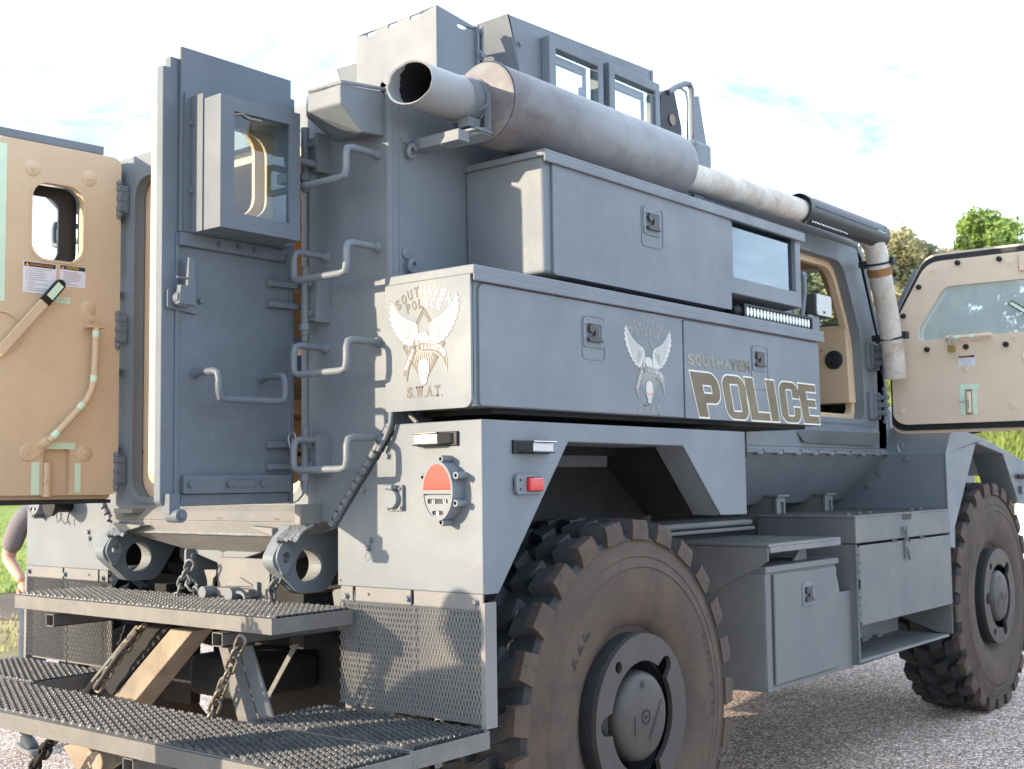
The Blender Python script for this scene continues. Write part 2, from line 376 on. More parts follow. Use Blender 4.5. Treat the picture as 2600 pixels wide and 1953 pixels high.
DRY = ground_mat('dry_grass_ground', _grass((0.20, 0.17, 0.08), (0.33, 0.27, 0.13), (0.42, 0.36, 0.20)))
DIRT = ground_mat('bare_dirt', _grass((0.10, 0.075, 0.055), (0.15, 0.115, 0.085), (0.20, 0.16, 0.12)))
def band(d0, d1, lift, name, m, nd=2, w0=-160, w1=160, nw=160, rag=0.0, zf=None):
    """strip of ground between two distances from the camera, measured along VN"""
    P = Vector((-VN.y, VN.x, 0)); mb = MB(); v = []; f = []
    for i in range(nw + 1):
        w = w0 + (w1 - w0) * (i / nw); 
        for j in range(nd + 1):
            d = d0 + (d1 - d0) * j / nd
            if rag and j == 0: d += rag * (noise.noise(Vector((w * .7, 3.1, d0))) + .5 * noise.noise(Vector((w * 2.3, 1.1, d0))))
            q = Vector((CAM.x, CAM.y, 0)) + VN * d + P * w
            v.append((q.x, q.y, (zf or gz)(q.x, q.y) + lift))
    for i in range(nw):
        for j in range(nd): a = i * (nd + 1) + j; f.append((a, a + 1, a + nd + 2, a + nd + 1))
    mb.add(v, f); return mb.build(name, m, kind='structure')
band(-90, 320, -0.012, 'ground', LAWN, nd=60, w0=-260, w1=260, nw=260)
band(-80, 12.6, 0.0, 'parking_lot', ASPH, nd=40, w0=-150, w1=150, nw=150)
band(12.1, 16.0, 0.006, 'dry_grass_verge', DRY, nd=3, rag=.5, w0=-60, w1=60, nw=240)
band(14.8, 18.6, 0.014, 'dirt_strip', DIRT, nd=3, rag=.7, w0=-60, w1=60, nw=240)
band(18.0, 60.0, 0.022, 'lawn', LAWN, nd=8, rag=.8, w0=-60, w1=60, nw=240)

# grassy rise behind the lot, beyond the nose of the truck
def polar(az, d): a = rad(az); return (CAM.x - d * sin(a), CAM.y + d * cos(a))
BANK = ground_mat('sunlit_bank_grass', _grass((0.13, 0.16, 0.03), (0.22, 0.25, 0.05), (0.34, 0.33, 0.10)))
mb = MB(); v = []; f = []; NA, ND = 60, 14
def bank_h(az, t): return 4.6 * (3 * t * t - 2 * t ** 3) * min(1, (az + 20) / 14, (46 - az) / 12)
for i in range(NA + 1):
    az = -20 + 66 * i / NA
    for j in range(ND + 1):
        t = j / ND; d = 23 + 17 * t; x, y = polar(az, d)
        v.append((x, y, gz(x, y) + .03 + max(0, bank_h(az, t)) + .12 * noise.noise(Vector((x * .4, y * .4, 0)))))
for i in range(NA):
    for j in range(ND): a = i * (ND + 1) + j; f.append((a, a + 1, a + ND + 2, a + ND + 1))
mb.add(v, f).build('grassy_hill', BANK, kind='structure', smooth=60)

# tufts: long grass on the rise and thin grass on the lawn, nobody could count it
def tufts(name, n, place, mat_, h0, h1, w, label):
    mb = MB(); v = []; f = []
    for _ in range(n):
        x, y, z = place(); a = random.uniform(0, pi); h = random.uniform(h0, h1); lean = random.uniform(-.4, .4) * h; b = len(v)
        dx, dy = cos(a) * w, sin(a) * w
        v += [(x - dx, y - dy, z - .02), (x + dx, y + dy, z - .02), (x + lean * sin(a), y - lean * cos(a), z + h)]; f.append((b, b + 1, b + 2))
    mb.add(v, f); mb.build(name, mat_, kind='stuff', label=label, cat='grass')
def on_bank():
    az = random.uniform(8, 26); t = random.random(); x, y = polar(az, 23 + 17 * t)
    return x, y, gz(x, y) + .03 + max(0, bank_h(az, t))
GL = mat('grass_blade', (0.17, 0.22, 0.045), 0.7, var=0.4, vscale=1.2)
GD = mat('dry_blade', (0.42, 0.37, 0.16), 0.8, var=0.3, vscale=1.2)
tufts('grass', 26000, on_bank, GL, .08, .28, .025, 'long sunlit grass growing on the rise beyond the lot')
GLW = mat('lawn_blade', (0.27, 0.33, 0.08), 0.7, var=0.4, vscale=.6)
def on_lawn():
    d = 18 + 44 * random.random() ** 1.7; w = random.uniform(-9, 9) * (1 + (d - 18) * .04); P = Vector((-VN.y, VN.x, 0)); q = Vector((CAM.x, CAM.y, 0)) + VN * d + P * w
    return q.x, q.y, gz(q.x, q.y) + .02
tufts('grass', 22000, on_lawn, GLW, .03, .10, .02, 'short green grass of the lawn left of the truck')
def on_verge():
    d = random.uniform(12.2, 15.3); w = random.uniform(-5, 5); P = Vector((-VN.y, VN.x, 0)); q = Vector((CAM.x, CAM.y, 0)) + VN * d + P * w
    return q.x, q.y, gz(q.x, q.y) + .01
tufts('grass', 5000, on_verge, GD, .02, .07, .012, 'dry straw coloured grass along the edge of the lot')

# trees
BARK = mat('bark', (0.09, 0.07, 0.05), 0.9, var=.3, vscale=6, bump=.5, bscale=20)
LEAFA = mat('leaf_olive', (0.26, 0.26, 0.13), 0.7, var=0.5, vscale=.8)
LEAFB = mat('leaf_yellow_green', (0.38, 0.34, 0.18), 0.7, var=0.4, vscale=.9)
LEAFC = mat('leaf_fresh_green', (0.22, 0.32, 0.08), 0.7, var=0.45, vscale=.8)
LEAFD = mat('leaf_bluish', (0.09, 0.14, 0.08), 0.7, var=0.4, vscale=.8)
def tree(x, y, z, H, Rr, mats, label, n=19000, ls=.105, seed=1):
    rg = random.Random(seed)
    o = thing('tree', (x, y, z), label, 'tree', 'trees standing behind the lot')
    t = MB(); t.tube([(x, y, z - .2), (x + .1, y, z + H * .25), (x - .05, y + .1, z + H * .5), (x + .1, y, z + H * .78)], .2, 8, rf=[H * .035, H * .026, H * .018, H * .006])
    lobes = []
    for i in range(44):
        a = rg.uniform(0, 2 * pi); rr_ = Rr * math.sqrt(rg.random()) * .85; hh = rg.uniform(.28, .93)
        q = 1 - abs(hh - .55) * 1.25
        c = Vector((x + cos(a) * rr_ * q, y + sin(a) * rr_ * q, z + H * hh)); lobes.append((c, rg.uniform(.12, .27) * Rr))
        if i < 10: t.tube([(x, y, z + H * hh * .55), (x + (c.x - x) * .5, y + (c.y - y) * .5, z + H * hh * .8), tuple(c)], .03, 5, rf=[H * .011, H * .007, H * .002])
    lobes.append((Vector((x, y, z + H * .92)), Rr * .22))
    t.build('trunk', BARK, o, smooth=50)
    mb = MB(); v = []; f = []; ms = []
    for _ in range(n):
        c, r = rg.choice(lobes); d = Vector((rg.gauss(0, 1), rg.gauss(0, 1), rg.gauss(0, 1))).normalized(); p = c + d * r * (rg.random() ** .4) * rg.uniform(.8, 1.15)
        a = Vector((rg.gauss(0, 1), rg.gauss(0, 1), rg.gauss(0, 1))).normalized(); b2 = a.orthogonal().normalized(); s_ = ls * rg.uniform(.5, 1.15)
        b = len(v); v += [p - a * s_, p + b2 * s_ * .55, p + a * s_, p - b2 * s_ * .55]; f.append((b, b + 1, b + 2, b + 3)); ms.append(0 if rg.random() < .6 else 1)
    mb.v = [Vector(q) for q in v]; mb.f = f; mb.m = ms; mb.build('crown', mats, o)
specs = [  # azimuth, distance, height, radius, leaf kinds, label
 (34.0, 46, 6.8, 3.6, (LEAFA, LEAFC), 'green tree seen through the windscreen of the truck cab'),
 (30.0, 41, 5.6, 3.2, (LEAFD, LEAFA), 'dark green tree seen low through the cab windscreen'),
 (26.0, 44, 5.6, 3.0, (LEAFA, LEAFB), 'olive tree half hidden behind the cab pillar'),
 (23.6, 39, 4.7, 2.4, (LEAFB, LEAFA), 'yellowish tree right behind the white wrapped exhaust pipe'),
 (21.3, 41, 5.7, 2.3, (LEAFA, LEAFB), 'olive tree between the exhaust pipe and the open cab door'),
 (19.4, 44, 5.4, 2.1, (LEAFB, LEAFA), 'low pale tree peeping over the corner of the open cab door'),
 (17.5, 47, 7.4, 2.1, (LEAFC, LEAFC), 'fresh green tree standing tallest above the open cab door'),
 (20.3, 48, 5.3, 2.2, (LEAFB, LEAFA), 'pale olive tree filling the gap left of the tall green one'),
 (14.2, 45, 5.4, 2.4, (LEAFA, LEAFC), 'green tree hidden behind the open cab door')]
for i, (az, d, H, R_, mm, lb) in enumerate(specs):
    x, y = polar(az, d); tree(x, y, gz(x, y) + 3.6, H, R_, mm, lb, seed=11 + i)
# dark wood far beyond the lawn
mb = MB(); v = []; f = []
for _ in range(9000):
    az = random.uniform(40, 80); x, y = polar(az, random.uniform(95, 104)); z = random.uniform(0, 1) ** 1.4 * (5.5 + 2 * noise.noise(Vector((az * .5, 0, 0))))
    a = Vector((random.gauss(0, 1), random.gauss(0, 1), random.gauss(0, 1))).normalized(); b2 = a.orthogonal(); s_ = random.uniform(.4, .9); p = Vector((x, y, z)); b = len(v)
    v += [p - a * s_, p + b2 * s_ * .6, p + a * s_, p - b2 * s_ * .6]; f.append((b, b + 1, b + 2, b + 3))
mb.v = [Vector(q) for q in v]; mb.f = f; mb.m = [0] * len(f)
mb.build('treeline', LEAFD, kind='stuff', label='dark distant wood along the far edge of the lawn', cat='treeline')

# a few dry leaves and bits on the lot
mb = MB(); v = []; f = []
for _ in range(150):
    x = random.uniform(1.2, 5.5); y = random.uniform(-1.5, 8); z = gz(x, y) + .006; a = random.uniform(0, 2 * pi); s_ = random.uniform(.008, .028); b = len(v)
    v += [(x + cos(a) * s_, y + sin(a) * s_, z), (x - sin(a) * s_ * .5, y + cos(a) * s_ * .5, z + .006), (x - cos(a) * s_, y - sin(a) * s_, z + .002), (x + sin(a) * s_ * .5, y - cos(a) * s_ * .5, z + .005)]
    f.append((b, b + 1, b + 2, b + 3))
mb.add(v, f).build('litter', mat('dry_leaf', (0.20, 0.12, 0.06), .8, var=.4, vscale=3), kind='stuff', label='dry brown leaf bits scattered on the lot', cat='leaf litter')

# ------------------------------------------------------------------ a white van parked beyond the nose
VW = mat('van_white', (0.74, 0.75, 0.76), .3, coat=.3); VG = mat('van_window', (0.03, 0.035, 0.04), .08); VGR = mat('van_lower', (0.30, 0.31, 0.33), .5)
vx, vy = -0.55, 11.6; vz = gz(0, 12)
van = thing('parked_van', (vx + 2.5, vy + .95, vz), 'white van parked beyond the nose of the grey truck', 'van')
prof = [(0, .35), (0, 1.05), (.95, 1.25), (1.75, 2.02), (2.3, 2.17), (5.0, 2.17), (5.15, 1.1), (5.15, .35)]
m_ = MB(); m_.plate('y', [(vx + a, vz + b) for a, b in rpoly(prof, .12)], [], vy, vy + 1.9); m_.build('body', VW, van, smooth=40)
for a0, a1 in ((2.0, 2.9), (3.0, 4.0), (4.1, 4.95)):
    m_ = MB(); m_.plate('y', rr(vx + a0, vx + a1, vz + 1.3, vz + 1.9, .06), [], vy - .012, vy + .004); m_.build('window', VG, van)
m_ = MB(); m_.plate('y', rr(vx + .02, vx + 5.17, vz + .34, vz + .62, .04), [], vy - .02, vy + 1.92); m_.build('sill', VGR, van)
for wx in (vx + .95, vx + 4.1):
    for wy in (vy - .01, vy + 1.71):
        m_ = MB(); m_.lathe([(.0, 0), (.33, 0), (.35, .03), (.35, .17), (.33, .2), (0, .2)], (wx, wy, vz + .35), (0, 1, 0), 24)
        w_ = m_.build('wheel', BLACK, van, smooth=40); m_ = MB(); m_.lathe([(0, -.012), (.2, -.012), (.21, .01)], (wx, wy, vz + .35), (0, 1, 0), 20); m_.build('rim', VGR, w_)
m_ = MB(); m_.plate('x', rr(vy + .1, vy + .42, vz + .8, vz + 1.0, .05), [], vx - .012, vx + .05); m_.build('headlight', CLEARL, van)
m_ = MB(); m_.plate('x', rr(vy + 1.48, vy + 1.8, vz + .8, vz + 1.0, .05), [], vx - .012, vx + .05); m_.build('headlight', CLEARL, van)

# ------------------------------------------------------------------ people
SKIN = mat('skin', (0.62, 0.36, 0.25), .5, var=.06, vscale=9); SHIRT = mat('dark_shirt', (0.055, 0.055, 0.065), .85, bump=.2, bscale=90); SHIRT2 = mat('grey_shirt', (0.17, 0.155, 0.165), .85, bump=.2, bscale=90)
JEANS = mat('jeans', (0.05, 0.065, 0.095), .85, var=.25, vscale=8, bump=.3, bscale=200); SHOE = mat('shoe', (0.045, 0.05, 0.055), .7); SOLE = mat('shoe_sole', (0.16, 0.17, 0.18), .7); HAIR = mat('hair', (0.05, 0.035, 0.025), .8)
def skin(name, nodes, edges, m, parent, M, root=0, sub=2):
    me = bpy.data.meshes.new(name); c = M @ Vector(nodes[root][:3]); me.from_pydata([M @ Vector(n[:3]) - c for n in nodes], edges, [])
    o = bpy.data.objects.new(name, me); COL.objects.link(o); me.materials.append(m)
    k = o.modifiers.new('skin', 'SKIN'); k.use_smooth_shade = True
    if not me.skin_vertices: me.attributes.new('skin', 'FLOAT', 'POINT') if False else None
    bpy.context.view_layer.objects.active = o
    if len(me.skin_vertices) == 0: bpy.ops.mesh.customdata_skin_add()
    for i, n in enumerate(nodes):
        r = n[3]; me.skin_vertices[0].data[i].radius = (r, n[4] if len(n) > 4 else r); me.skin_vertices[0].data[i].use_root = (i == root)
    s = o.modifiers.new('sub', 'SUBSURF'); s.levels = sub; s.render_levels = sub
    if parent is not None: o.parent = parent; o.location = c - WLOC[parent.name]
    WLOC[o.name] = c; return o
def person(x, y, z, yaw, label, shirt, arms, feet=.11):
    """1.76 m tall; local -Y is forwards. arms: for each side (elbow, wrist) offsets from the shoulder"""
    p = thing('person', (x, y, z), label, 'person')
    M = Matrix.Translation((x, y, z)) @ Matrix.Rotation(yaw, 4, 'Z')
    N = [(0, .0, .95, .135, .12), (0, .005, 1.12, .13, .105), (0, .0, 1.32, .165, .115), (0, .01, 1.45, .10, .08), (0, .0, 1.53, .055)]
    E = [(0, 1), (1, 2), (2, 3), (3, 4)]
    for s_ in (-1, 1):
        b = len(N); N += [(s_ * .10, 0, .86, .098), (s_ * .12, -.015, .50, .066), (s_ * .125, .02, .27, .055), (s_ * .13, .03, .10, .042)]
        E += [(0, b), (b, b + 1), (b + 1, b + 2), (b + 2, b + 3)]
        sh = (s_ * .185, .01, 1.42); el, wr = arms[0 if s_ < 0 else 1]; b = len(N)
        N += [(*sh, .062), (sh[0] + el[0], sh[1] + el[1], sh[2] + el[2], .046), (sh[0] + wr[0], sh[1] + wr[1], sh[2] + wr[2], .029)]
        E += [(3, b), (b, b + 1), (b + 1, b + 2)]
    skin('body', N, E, SKIN, p, M)
    q = lambda L_, g: [(a, b, c, r + g) if len(n) == 4 else (a, b, c, r + g, n[4] + g) for n in L_ for (a, b, c, r) in [n[:4]]]
    T = N[0:4]; nodes = q([(0, 0, .93, .14, .125), (0, .005, 1.12, .135, .11), (0, 0, 1.32, .168, .118), (0, .01, 1.45, .10, .08)], .012); Ed = [(0, 1), (1, 2), (2, 3)]
    for s_, i in ((-1, 0), (1, 1)):
        sh = Vector((s_ * .185, .01, 1.42)); el = sh + Vector(arms[i][0]); k = len(nodes); nodes += [(*sh, .074), (*sh.lerp(el, .92), .064)]; Ed += [(3, k), (k, k + 1)]
    skin('shirt', nodes, Ed, shirt, p, M)
    nodes = [(0, 0, .93, .15, .13)]; Ed = []
    for s_ in (-1, 1):
        k = len(nodes); nodes += [(s_ * .10, 0, .85, .108), (s_ * .12, -.015, .50, .083), (s_ * .127, .02, .27, .073), (s_ * .132, .028, .07, .07)]; Ed += [(0, k), (k, k + 1), (k + 1, k + 2), (k + 2, k + 3)]
    skin('trousers', nodes, Ed, JEANS, p, M)
    for s_ in (-1, 1):
        nodes = [(s_ * .135, .05, .065, .042), (s_ * .14, -.04, .05, .043, .04), (s_ * .145, -.14, .038, .045, .03), (s_ * .147, -.19, .034, .036, .024)]
        skin('shoe', nodes, [(0, 1), (1, 2), (2, 3)], SHOE, p, M, sub=2)
        m_ = MB(M); m_.plate('z', [(s_ * .142 + a, b) for a, b in rpoly([(-.045, .09), (-.052, -.1), (-.04, -.225), (.03, -.23), (.055, -.12), (.045, .09)], .03)], [], 0, .028); m_.build('sole', SOLE, p, smooth=30)
        sh = Vector((s_ * .185, .01, 1.42)); i = 0 if s_ < 0 else 1; el = sh + Vector(arms[i][0]); wr = sh + Vector(arms[i][1]); d = (wr - el).normalized(); sd = d.cross(Vector((0, 1, .3))).normalized()
        nodes = [(*wr, .028, .02), (*(wr + d * .05), .040, .018), (*(wr + d * .09), .040, .016)]; Ed = [(0, 1), (1, 2)]
        for j, (o_, ln) in enumerate(((-.033, .065), (-.011, .078), (.011, .073), (.032, .056))):
            k = len(nodes); b_ = wr + d * .095 + sd * o_; c_ = d.cross(sd) * .014
            nodes += [(*b_, .0095), (*(b_ + d * ln * .55 + c_ * .6), .009), (*(b_ + d * ln + c_ * 2), .0075)]; Ed += [(2, k), (k, k + 1), (k + 1, k + 2)]
        k = len(nodes); b_ = wr + d * .035 + sd * -.03; nodes += [(*b_, .012), (*(b_ + d * .03 - sd * .02), .0105), (*(b_ + d * .06 - sd * .024), .009)]; Ed += [(1, k), (k, k + 1), (k + 1, k + 2)]
        skin('hand', nodes, Ed, SKIN, p, M)
    h = MB(M); v = []; f = []; n1, n2 = 18, 24
    for i in range(n1 + 1):
        th_ = pi * i / n1
        for j in range(n2):
            ph = 2 * pi * j / n2; X_, Y_, Z_ = sin(th_) * cos(ph), sin(th_) * sin(ph), cos(th_)
            r_ = 1 - .16 * max(0, -Z_) * (1 - .4 * max(0, -Y_)); px, py, pz = .078 * X_ * r_, .098 * Y_ * r_, .118 * Z_
            if Y_ < -.8 and -.35 < Z_ < .1 and abs(X_) < .3: py -= .022 * (1 - abs(Z_ + .1) * 3)
            if Y_ < -.7 and .0 < Z_ < .28 and .2 < abs(X_) < .55: py += .008
            v.append((px, py, 1.645 + pz))
    for i in range(n1):
        for j in range(n2): f.append((i * n2 + j, i * n2 + (j + 1) % n2, (i + 1) * n2 + (j + 1) % n2, (i + 1) * n2 + j))
    h.add(v, f); hd = h.build('head', SKIN, p, smooth=180)
    for s_ in (-1, 1):
        m_ = MB(M); m_.lathe([(0, 0), (.022, .004), (.030, .010), (.018, .016), (0, .012)], (s_ * .074, .01, 1.645), (s_, .3, 0), 12); m_.build('ear', SKIN, hd, smooth=80)
        m_ = MB(M); m_.lathe([(0, -.004), (.010, -.001), (.012, .004)], (s_ * .03, -.088, 1.662), (0, 1, 0), 10); m_.build('eye', BLACK, hd, smooth=80)
    m_ = MB(M); m_.tube([(-.024, -.086, 1.59), (0, -.093, 1.588), (.024, -.086, 1.59)], .005, 6); m_.build('mouth', mat('lips', (.45, .2, .17), .5), hd)
    m_ = MB(M); vv = [(a * 1.09, (b + .012) * 1.07, 1.645 + (c - 1.645) * 1.07) for a, b, c in v]
    m_.add(vv, [q_ for q_ in f if all(vv[i][2] > 1.60 + max(0, -vv[i][1]) * 1.15 for i in q_)]); m_.build('hair', HAIR, p, smooth=180)
    return p
person(-3.20, 1.20, gz(0, 1.2), rad(75), 'man in dark shirt and jeans standing behind the open tan door', SHIRT2,
       (((-.06, .10, -.26), (-.02, -.10, -.40)), ((.07, .10, -.27), (.03, -.10, -.41))))
person(0.37, -1.62, gz(0, -1.6), rad(170), 'man in grey shirt standing behind the truck whose shadow falls on the mud flap', SHIRT,
       (((-.17, -.10, -.20), (-.05, -.30, -.04)), ((.17, -.10, -.20), (.05, -.30, -.04))))
# ------------------------------------------------------------------ the truck
T = thing('armored_truck', (0, 2.6, -0.05), 'grey armoured police truck with its rear and cab doors open', 'armored truck')
HX = 0.968; RY = -0.01; SEAM = 1.635; TOP = 2.87
def mp_x(lst, s): return [(a * s, b) for a, b in lst]
# hull: rear wall with the double-door opening
rear = [(-HX, 1.68), (-.70, 1.365), (.70, 1.365), (HX, 1.68), (HX, TOP), (HX - .03, TOP + .025), (-HX + .03, TOP + .025), (-HX, TOP)]
hull = MB()
hull.plate('y', rear, [rr(-.537, .531, 1.448, 2.80, .09, 6)], RY, RY + .05)
# side walls: profile in (y, z), the right one with the cab door opening
front = [(RY + .05, 1.66), (4.285, 1.66), (4.295, 1.775), (4.18, 2.33), (3.95, 2.80), (3.87, TOP), (RY + .05, TOP)]
cabo = rpoly([(3.06, 1.83), (3.905, 1.83), (3.90, 2.30), (3.665, 2.735), (3.06, 2.735)], [.06, .06, .12, .10, .08], 5)
hull.plate('x', front, [cabo], HX - .05, HX)
hull.plate('x', front, [rr(2.9, 3.5, 2.32, 2.68, .06)], -HX, -HX + .05)
# v-shaped belly
sec = [(HX, 1.66), (HX + .012, SEAM), (.70, 1.355), (0, 1.19), (-.70, 1.355), (-HX - .012, SEAM), (-HX, 1.66)]
ins = [(HX - .05, 1.66), (HX - .05, 1.66), (.66, 1.40), (0, 1.24), (-.66, 1.40), (-HX + .05, 1.66), (-HX + .05, 1.66)]
for i in range(6):
    a, b, c, d = sec[i], sec[i + 1], ins[i + 1], ins[i]
    y0 = .04; y1 = [4.27, 4.2, 4.12, 4.12, 4.2, 4.27][i]
    hull.hexa([(a[0], y0, a[1]), (b[0], y0, b[1]), (c[0], y0, c[1]), (d[0], y0, d[1])], [(a[0], y1, a[1]), (b[0], y1, b[1]), (c[0], y1, c[1]), (d[0], y1, d[1])])
# roof, cant rails
hull.box(-HX + .04, HX - .04, RY + .02, 3.88, TOP - .02, TOP + .02)
hull.hexa([(-HX, 3.86, TOP - .03), (HX, 3.86, TOP - .03), (HX, 3.86, TOP + .02), (-HX, 3.86, TOP + .02)], [(-HX, 3.98, 2.80), (HX, 3.98, 2.80), (HX, 4.0, 2.83), (-HX, 4.0, 2.83)])
# windscreen frame
def slp(z): return 4.18 + (3.95 - 4.18) * (z - 2.33) / (2.80 - 2.33)
for s in (-1, 1):
    hull.hexa([(s * HX, slp(2.30), 2.30), (s * .82, slp(2.30), 2.30), (s * .82, slp(2.30) - .05, 2.30), (s * HX, slp(2.30) - .05, 2.30)],
              [(s * HX, slp(2.82), 2.82), (s * .75, slp(2.82), 2.82), (s * .75, slp(2.82) - .05, 2.82), (s * HX, slp(2.82) - .05, 2.82)])
hull.box(-.03, .03, 4.02, 4.06, 2.4, 2.82)
hull.box(-HX, HX, 4.12, 4.24, 1.66, 2.40)
h = hull.build('hull', GREY, T, bevel=.006)
# rounded corners and the weld seam along the belly
m = MB(); m.tube([(HX - .012, RY + .012, z) for z in (1.70, 2.2, TOP)], .014, 12); m.tube([(-HX + .012, RY + .012, z) for z in (1.70, 2.2, TOP)], .014, 12)
m.tube([(HX - .012, y, TOP) for y in (RY, 2, 3.88)], .03, 10); m.tube([(-HX + .012, y, TOP) for y in (RY, 2, 3.88)], .03, 10)
m.tube([(HX - .012, 3.87, TOP), (HX - .012, 3.96, 2.80), (HX - .012, 4.18, 2.33), (HX - .012, 4.29, 1.78), (HX - .012, 4.27, 1.66)], .02, 10)
m.build('hull_edge', GREY, h, smooth=60)
m = MB()
for s in (-1, 1):
    y = .1
    while y < 4.15:
        m.box(s * (HX + .012) - .012, s * (HX + .012) + .012, y, y + .14, SEAM - .010, SEAM + .008); y += .145
        m.box(s * (HX + .010) - .012, s * (HX + .010) + .012, y, y + .06, SEAM - .018, SEAM + .003); y += .065
m.build('weld_seam', WELD, h, bevel=.003, kind='stuff')
# slanting edge welds of the rear wall
m = MB()
for s in (-1, 1): m.tube([(s * (HX - .004), RY - .002, 1.70), (s * .70, RY - .002, 1.372)], .011, 8)
for s in (-1, 1):
    for i in range(13):
        t_ = i / 12; m.cyl((s * (HX - .27 * t_ - .003), RY - .006, 1.685 - .31 * t_), (s * (HX - .27 * t_ - .016), RY - .008, 1.668 - .31 * t_), .014, 7)
split_build(m, 'weld_bead', WELD, h, smooth=60)
# door frame lip round the rear opening
m = MB(); m.plate('y', rr(-.557, .551, 1.43, 2.82, .10, 6), [rr(-.530, .524, 1.455, 2.793, .085, 6)], RY - .006, RY + .0)
m.build('door_surround', GREY, h)
m = MB(); m.plate('y', rr(-.537, .531, 1.448, 2.80, .09, 6), [rr(-.475, .47, 1.50, 2.75, .07, 6)], RY + .052, RY + .13); m.build('inner_door_frame', TAN, h, bevel=.004)
# sill under the rear opening
m = MB()
m.hexa([(-.60, RY - .002, 1.425), (.60, RY - .002, 1.425), (.60, RY - .002, 1.365), (-.60, RY - .002, 1.365)], [(-.60, RY - .032, 1.402), (.60, RY - .032, 1.402), (.60, RY - .062, 1.367), (-.60, RY - .062, 1.367)])
m.build('sill_plate', GREY2, h, bevel=.003)
m = MB(); m.hexa([(-.64, .04, 1.367), (.64, .04, 1.367), (.56, .04, 1.318), (-.56, .04, 1.318)], [(-.60, RY - .062, 1.366), (.60, RY - .062, 1.366), (.52, RY - .05, 1.318), (-.52, RY - .05, 1.318)])
m.build('sill_underplate', GREY2, h, bevel=.003)
m = MB(); m.hexa([(-.50, RY - .048, 1.316), (.50, RY - .048, 1.316), (.52, .02, 1.316), (-.52, .02, 1.316)], [(-.02, .115, 1.192), (.02, .115, 1.192), (.02, .16, 1.192), (-.02, .16, 1.192)])
m.build('belly_nose_plate', GREY2, h, bevel=.003)
m = MB(); m.tube([(-.50, RY - .05, 1.317), (.50, RY - .05, 1.317)], .006, 6); m.build('sill_weld', WELD, h, smooth=60)
m = MB(); m.box(-.53, -.40, RY - .09, RY, 1.392, 1.41); m.box(-.56, -.50, RY - .03, RY, 1.36, 1.39); m.build('door_stop', GREY2, h, bevel=.003)
m = MB()
for x in (-.14, .12, .45): m.cyl((x, RY - .064, 1.377), (x, RY - .069, 1.377), .004, 8)
m.box(.595, .625, RY - .10, RY, 1.36, 1.43)
split_build(m, 'sill_lug', GREY2, h, bevel=.003)
# tan lining of the crew room and cab
m = MB(); m.box(-.70, .70, .06, 3.9, 1.42, 1.44); m.box(-.90, .90, .06, 3.82, 2.80, 2.82)
m.box(-.90, -.88, .06, 2.8, 1.66, 2.80); m.box(.88, .90, .06, 2.95, 1.66, 2.80); m.box(-.88, -.62, .05, .07, 1.68, 2.80); m.box(.62, .88, .05, .07, 1.68, 2.80)
m.box(-.90, -.88, 2.8, 3.9, 1.66, 2.30)
for s in (-1, 1): m.hexa([(s * .70, .07, 1.44), (s * .90, .07, 1.66), (s * .88, .07, 1.66), (s * .68, .07, 1.44)], [(s * .70, 3.9, 1.44), (s * .90, 3.9, 1.66), (s * .88, 3.9, 1.66), (s * .68, 3.9, 1.44)])
m.build('lining', TAN, h)
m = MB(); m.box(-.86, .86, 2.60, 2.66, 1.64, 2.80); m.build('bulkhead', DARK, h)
for s in (-1, 1):
    m = MB(); m.box(s * .50, s * .86, .3, 2.4, 1.82, 1.90); m.box(s * .78, s * .86, .3, 2.4, 1.90, 2.45); m.build('bench', TAN2, T, bevel=.02)
m = MB(); m.box(-.55, .55, 1.9, 2.4, 1.44, 2.2); m.build('equipment_rack', DARK, T, bevel=.01)
# ---------------- cab door opening: inner jamb, windscreen, dash
m = MB(); cabi = rpoly([(3.10, 1.86), (3.865, 1.86), (3.86, 2.30), (3.635, 2.70), (3.10, 2.70)], [.06, .06, .12, .10, .08], 5)
m.plate('x', rpoly([(3.02, 1.80), (3.925, 1.80), (3.93, 2.32), (3.70, 2.76), (3.02, 2.76)], [.06, .06, .12, .10, .08], 5), [cabi], HX - .09, HX - .052); m.build('cab_door_jamb', TAN, T, bevel=.004)
m = MB(); m.plate('x', rpoly([(3.03, 1.80), (3.935, 1.80), (3.93, 2.31), (3.69, 2.765), (3.03, 2.765)], [.06, .06, .12, .10, .08], 5), [cabo], HX, HX + .006); m.build('cab_door_surround', GREY, T, bevel=.002)
m = MB(); m.hexa([(-.82, slp(2.38) - .03, 2.38), (.80, slp(2.38) - .03, 2.38), (.80, slp(2.38), 2.38), (-.82, slp(2.38), 2.38)], [(-.76, slp(2.82) - .03, 2.82), (.74, slp(2.82) - .03, 2.82), (.74, slp(2.82), 2.82), (-.76, slp(2.82), 2.82)])
m.build('windscreen', GLASS, T)
m = MB(); m.tube([(.30, 4.06, 2.40), (.80, 4.03, 2.57)], .008, 6); m.tube([(.10, 4.09, 2.415), (.80, 4.09, 2.425)], .012, 6); m.build('wiper', BLACK, T)
m = MB(); m.hexa([(-.84, slp(2.40) - .065, 2.40), (.84, slp(2.40) - .065, 2.40), (.84, slp(2.40) - .055, 2.40), (-.84, slp(2.40) - .055, 2.40)], [(-.84, slp(2.50) - .065, 2.40), (.84, slp(2.5) - .065, 2.40), (.84, slp(2.5) - .055, 2.41), (-.84, slp(2.5) - .055, 2.41)])
for s in (-1, 1):
    m.hexa([(s * .88, slp(2.38) - .08, 2.38), (s * .76, slp(2.38) - .055, 2.38), (s * .80, slp(2.38) - .05, 2.38), (s * .92, slp(2.38) - .05, 2.38)], [(s * .88, slp(2.80) - .08, 2.80), (s * .70, slp(2.80) - .055, 2.80), (s * .74, slp(2.8) - .05, 2.80), (s * .92, slp(2.8) - .05, 2.80)])
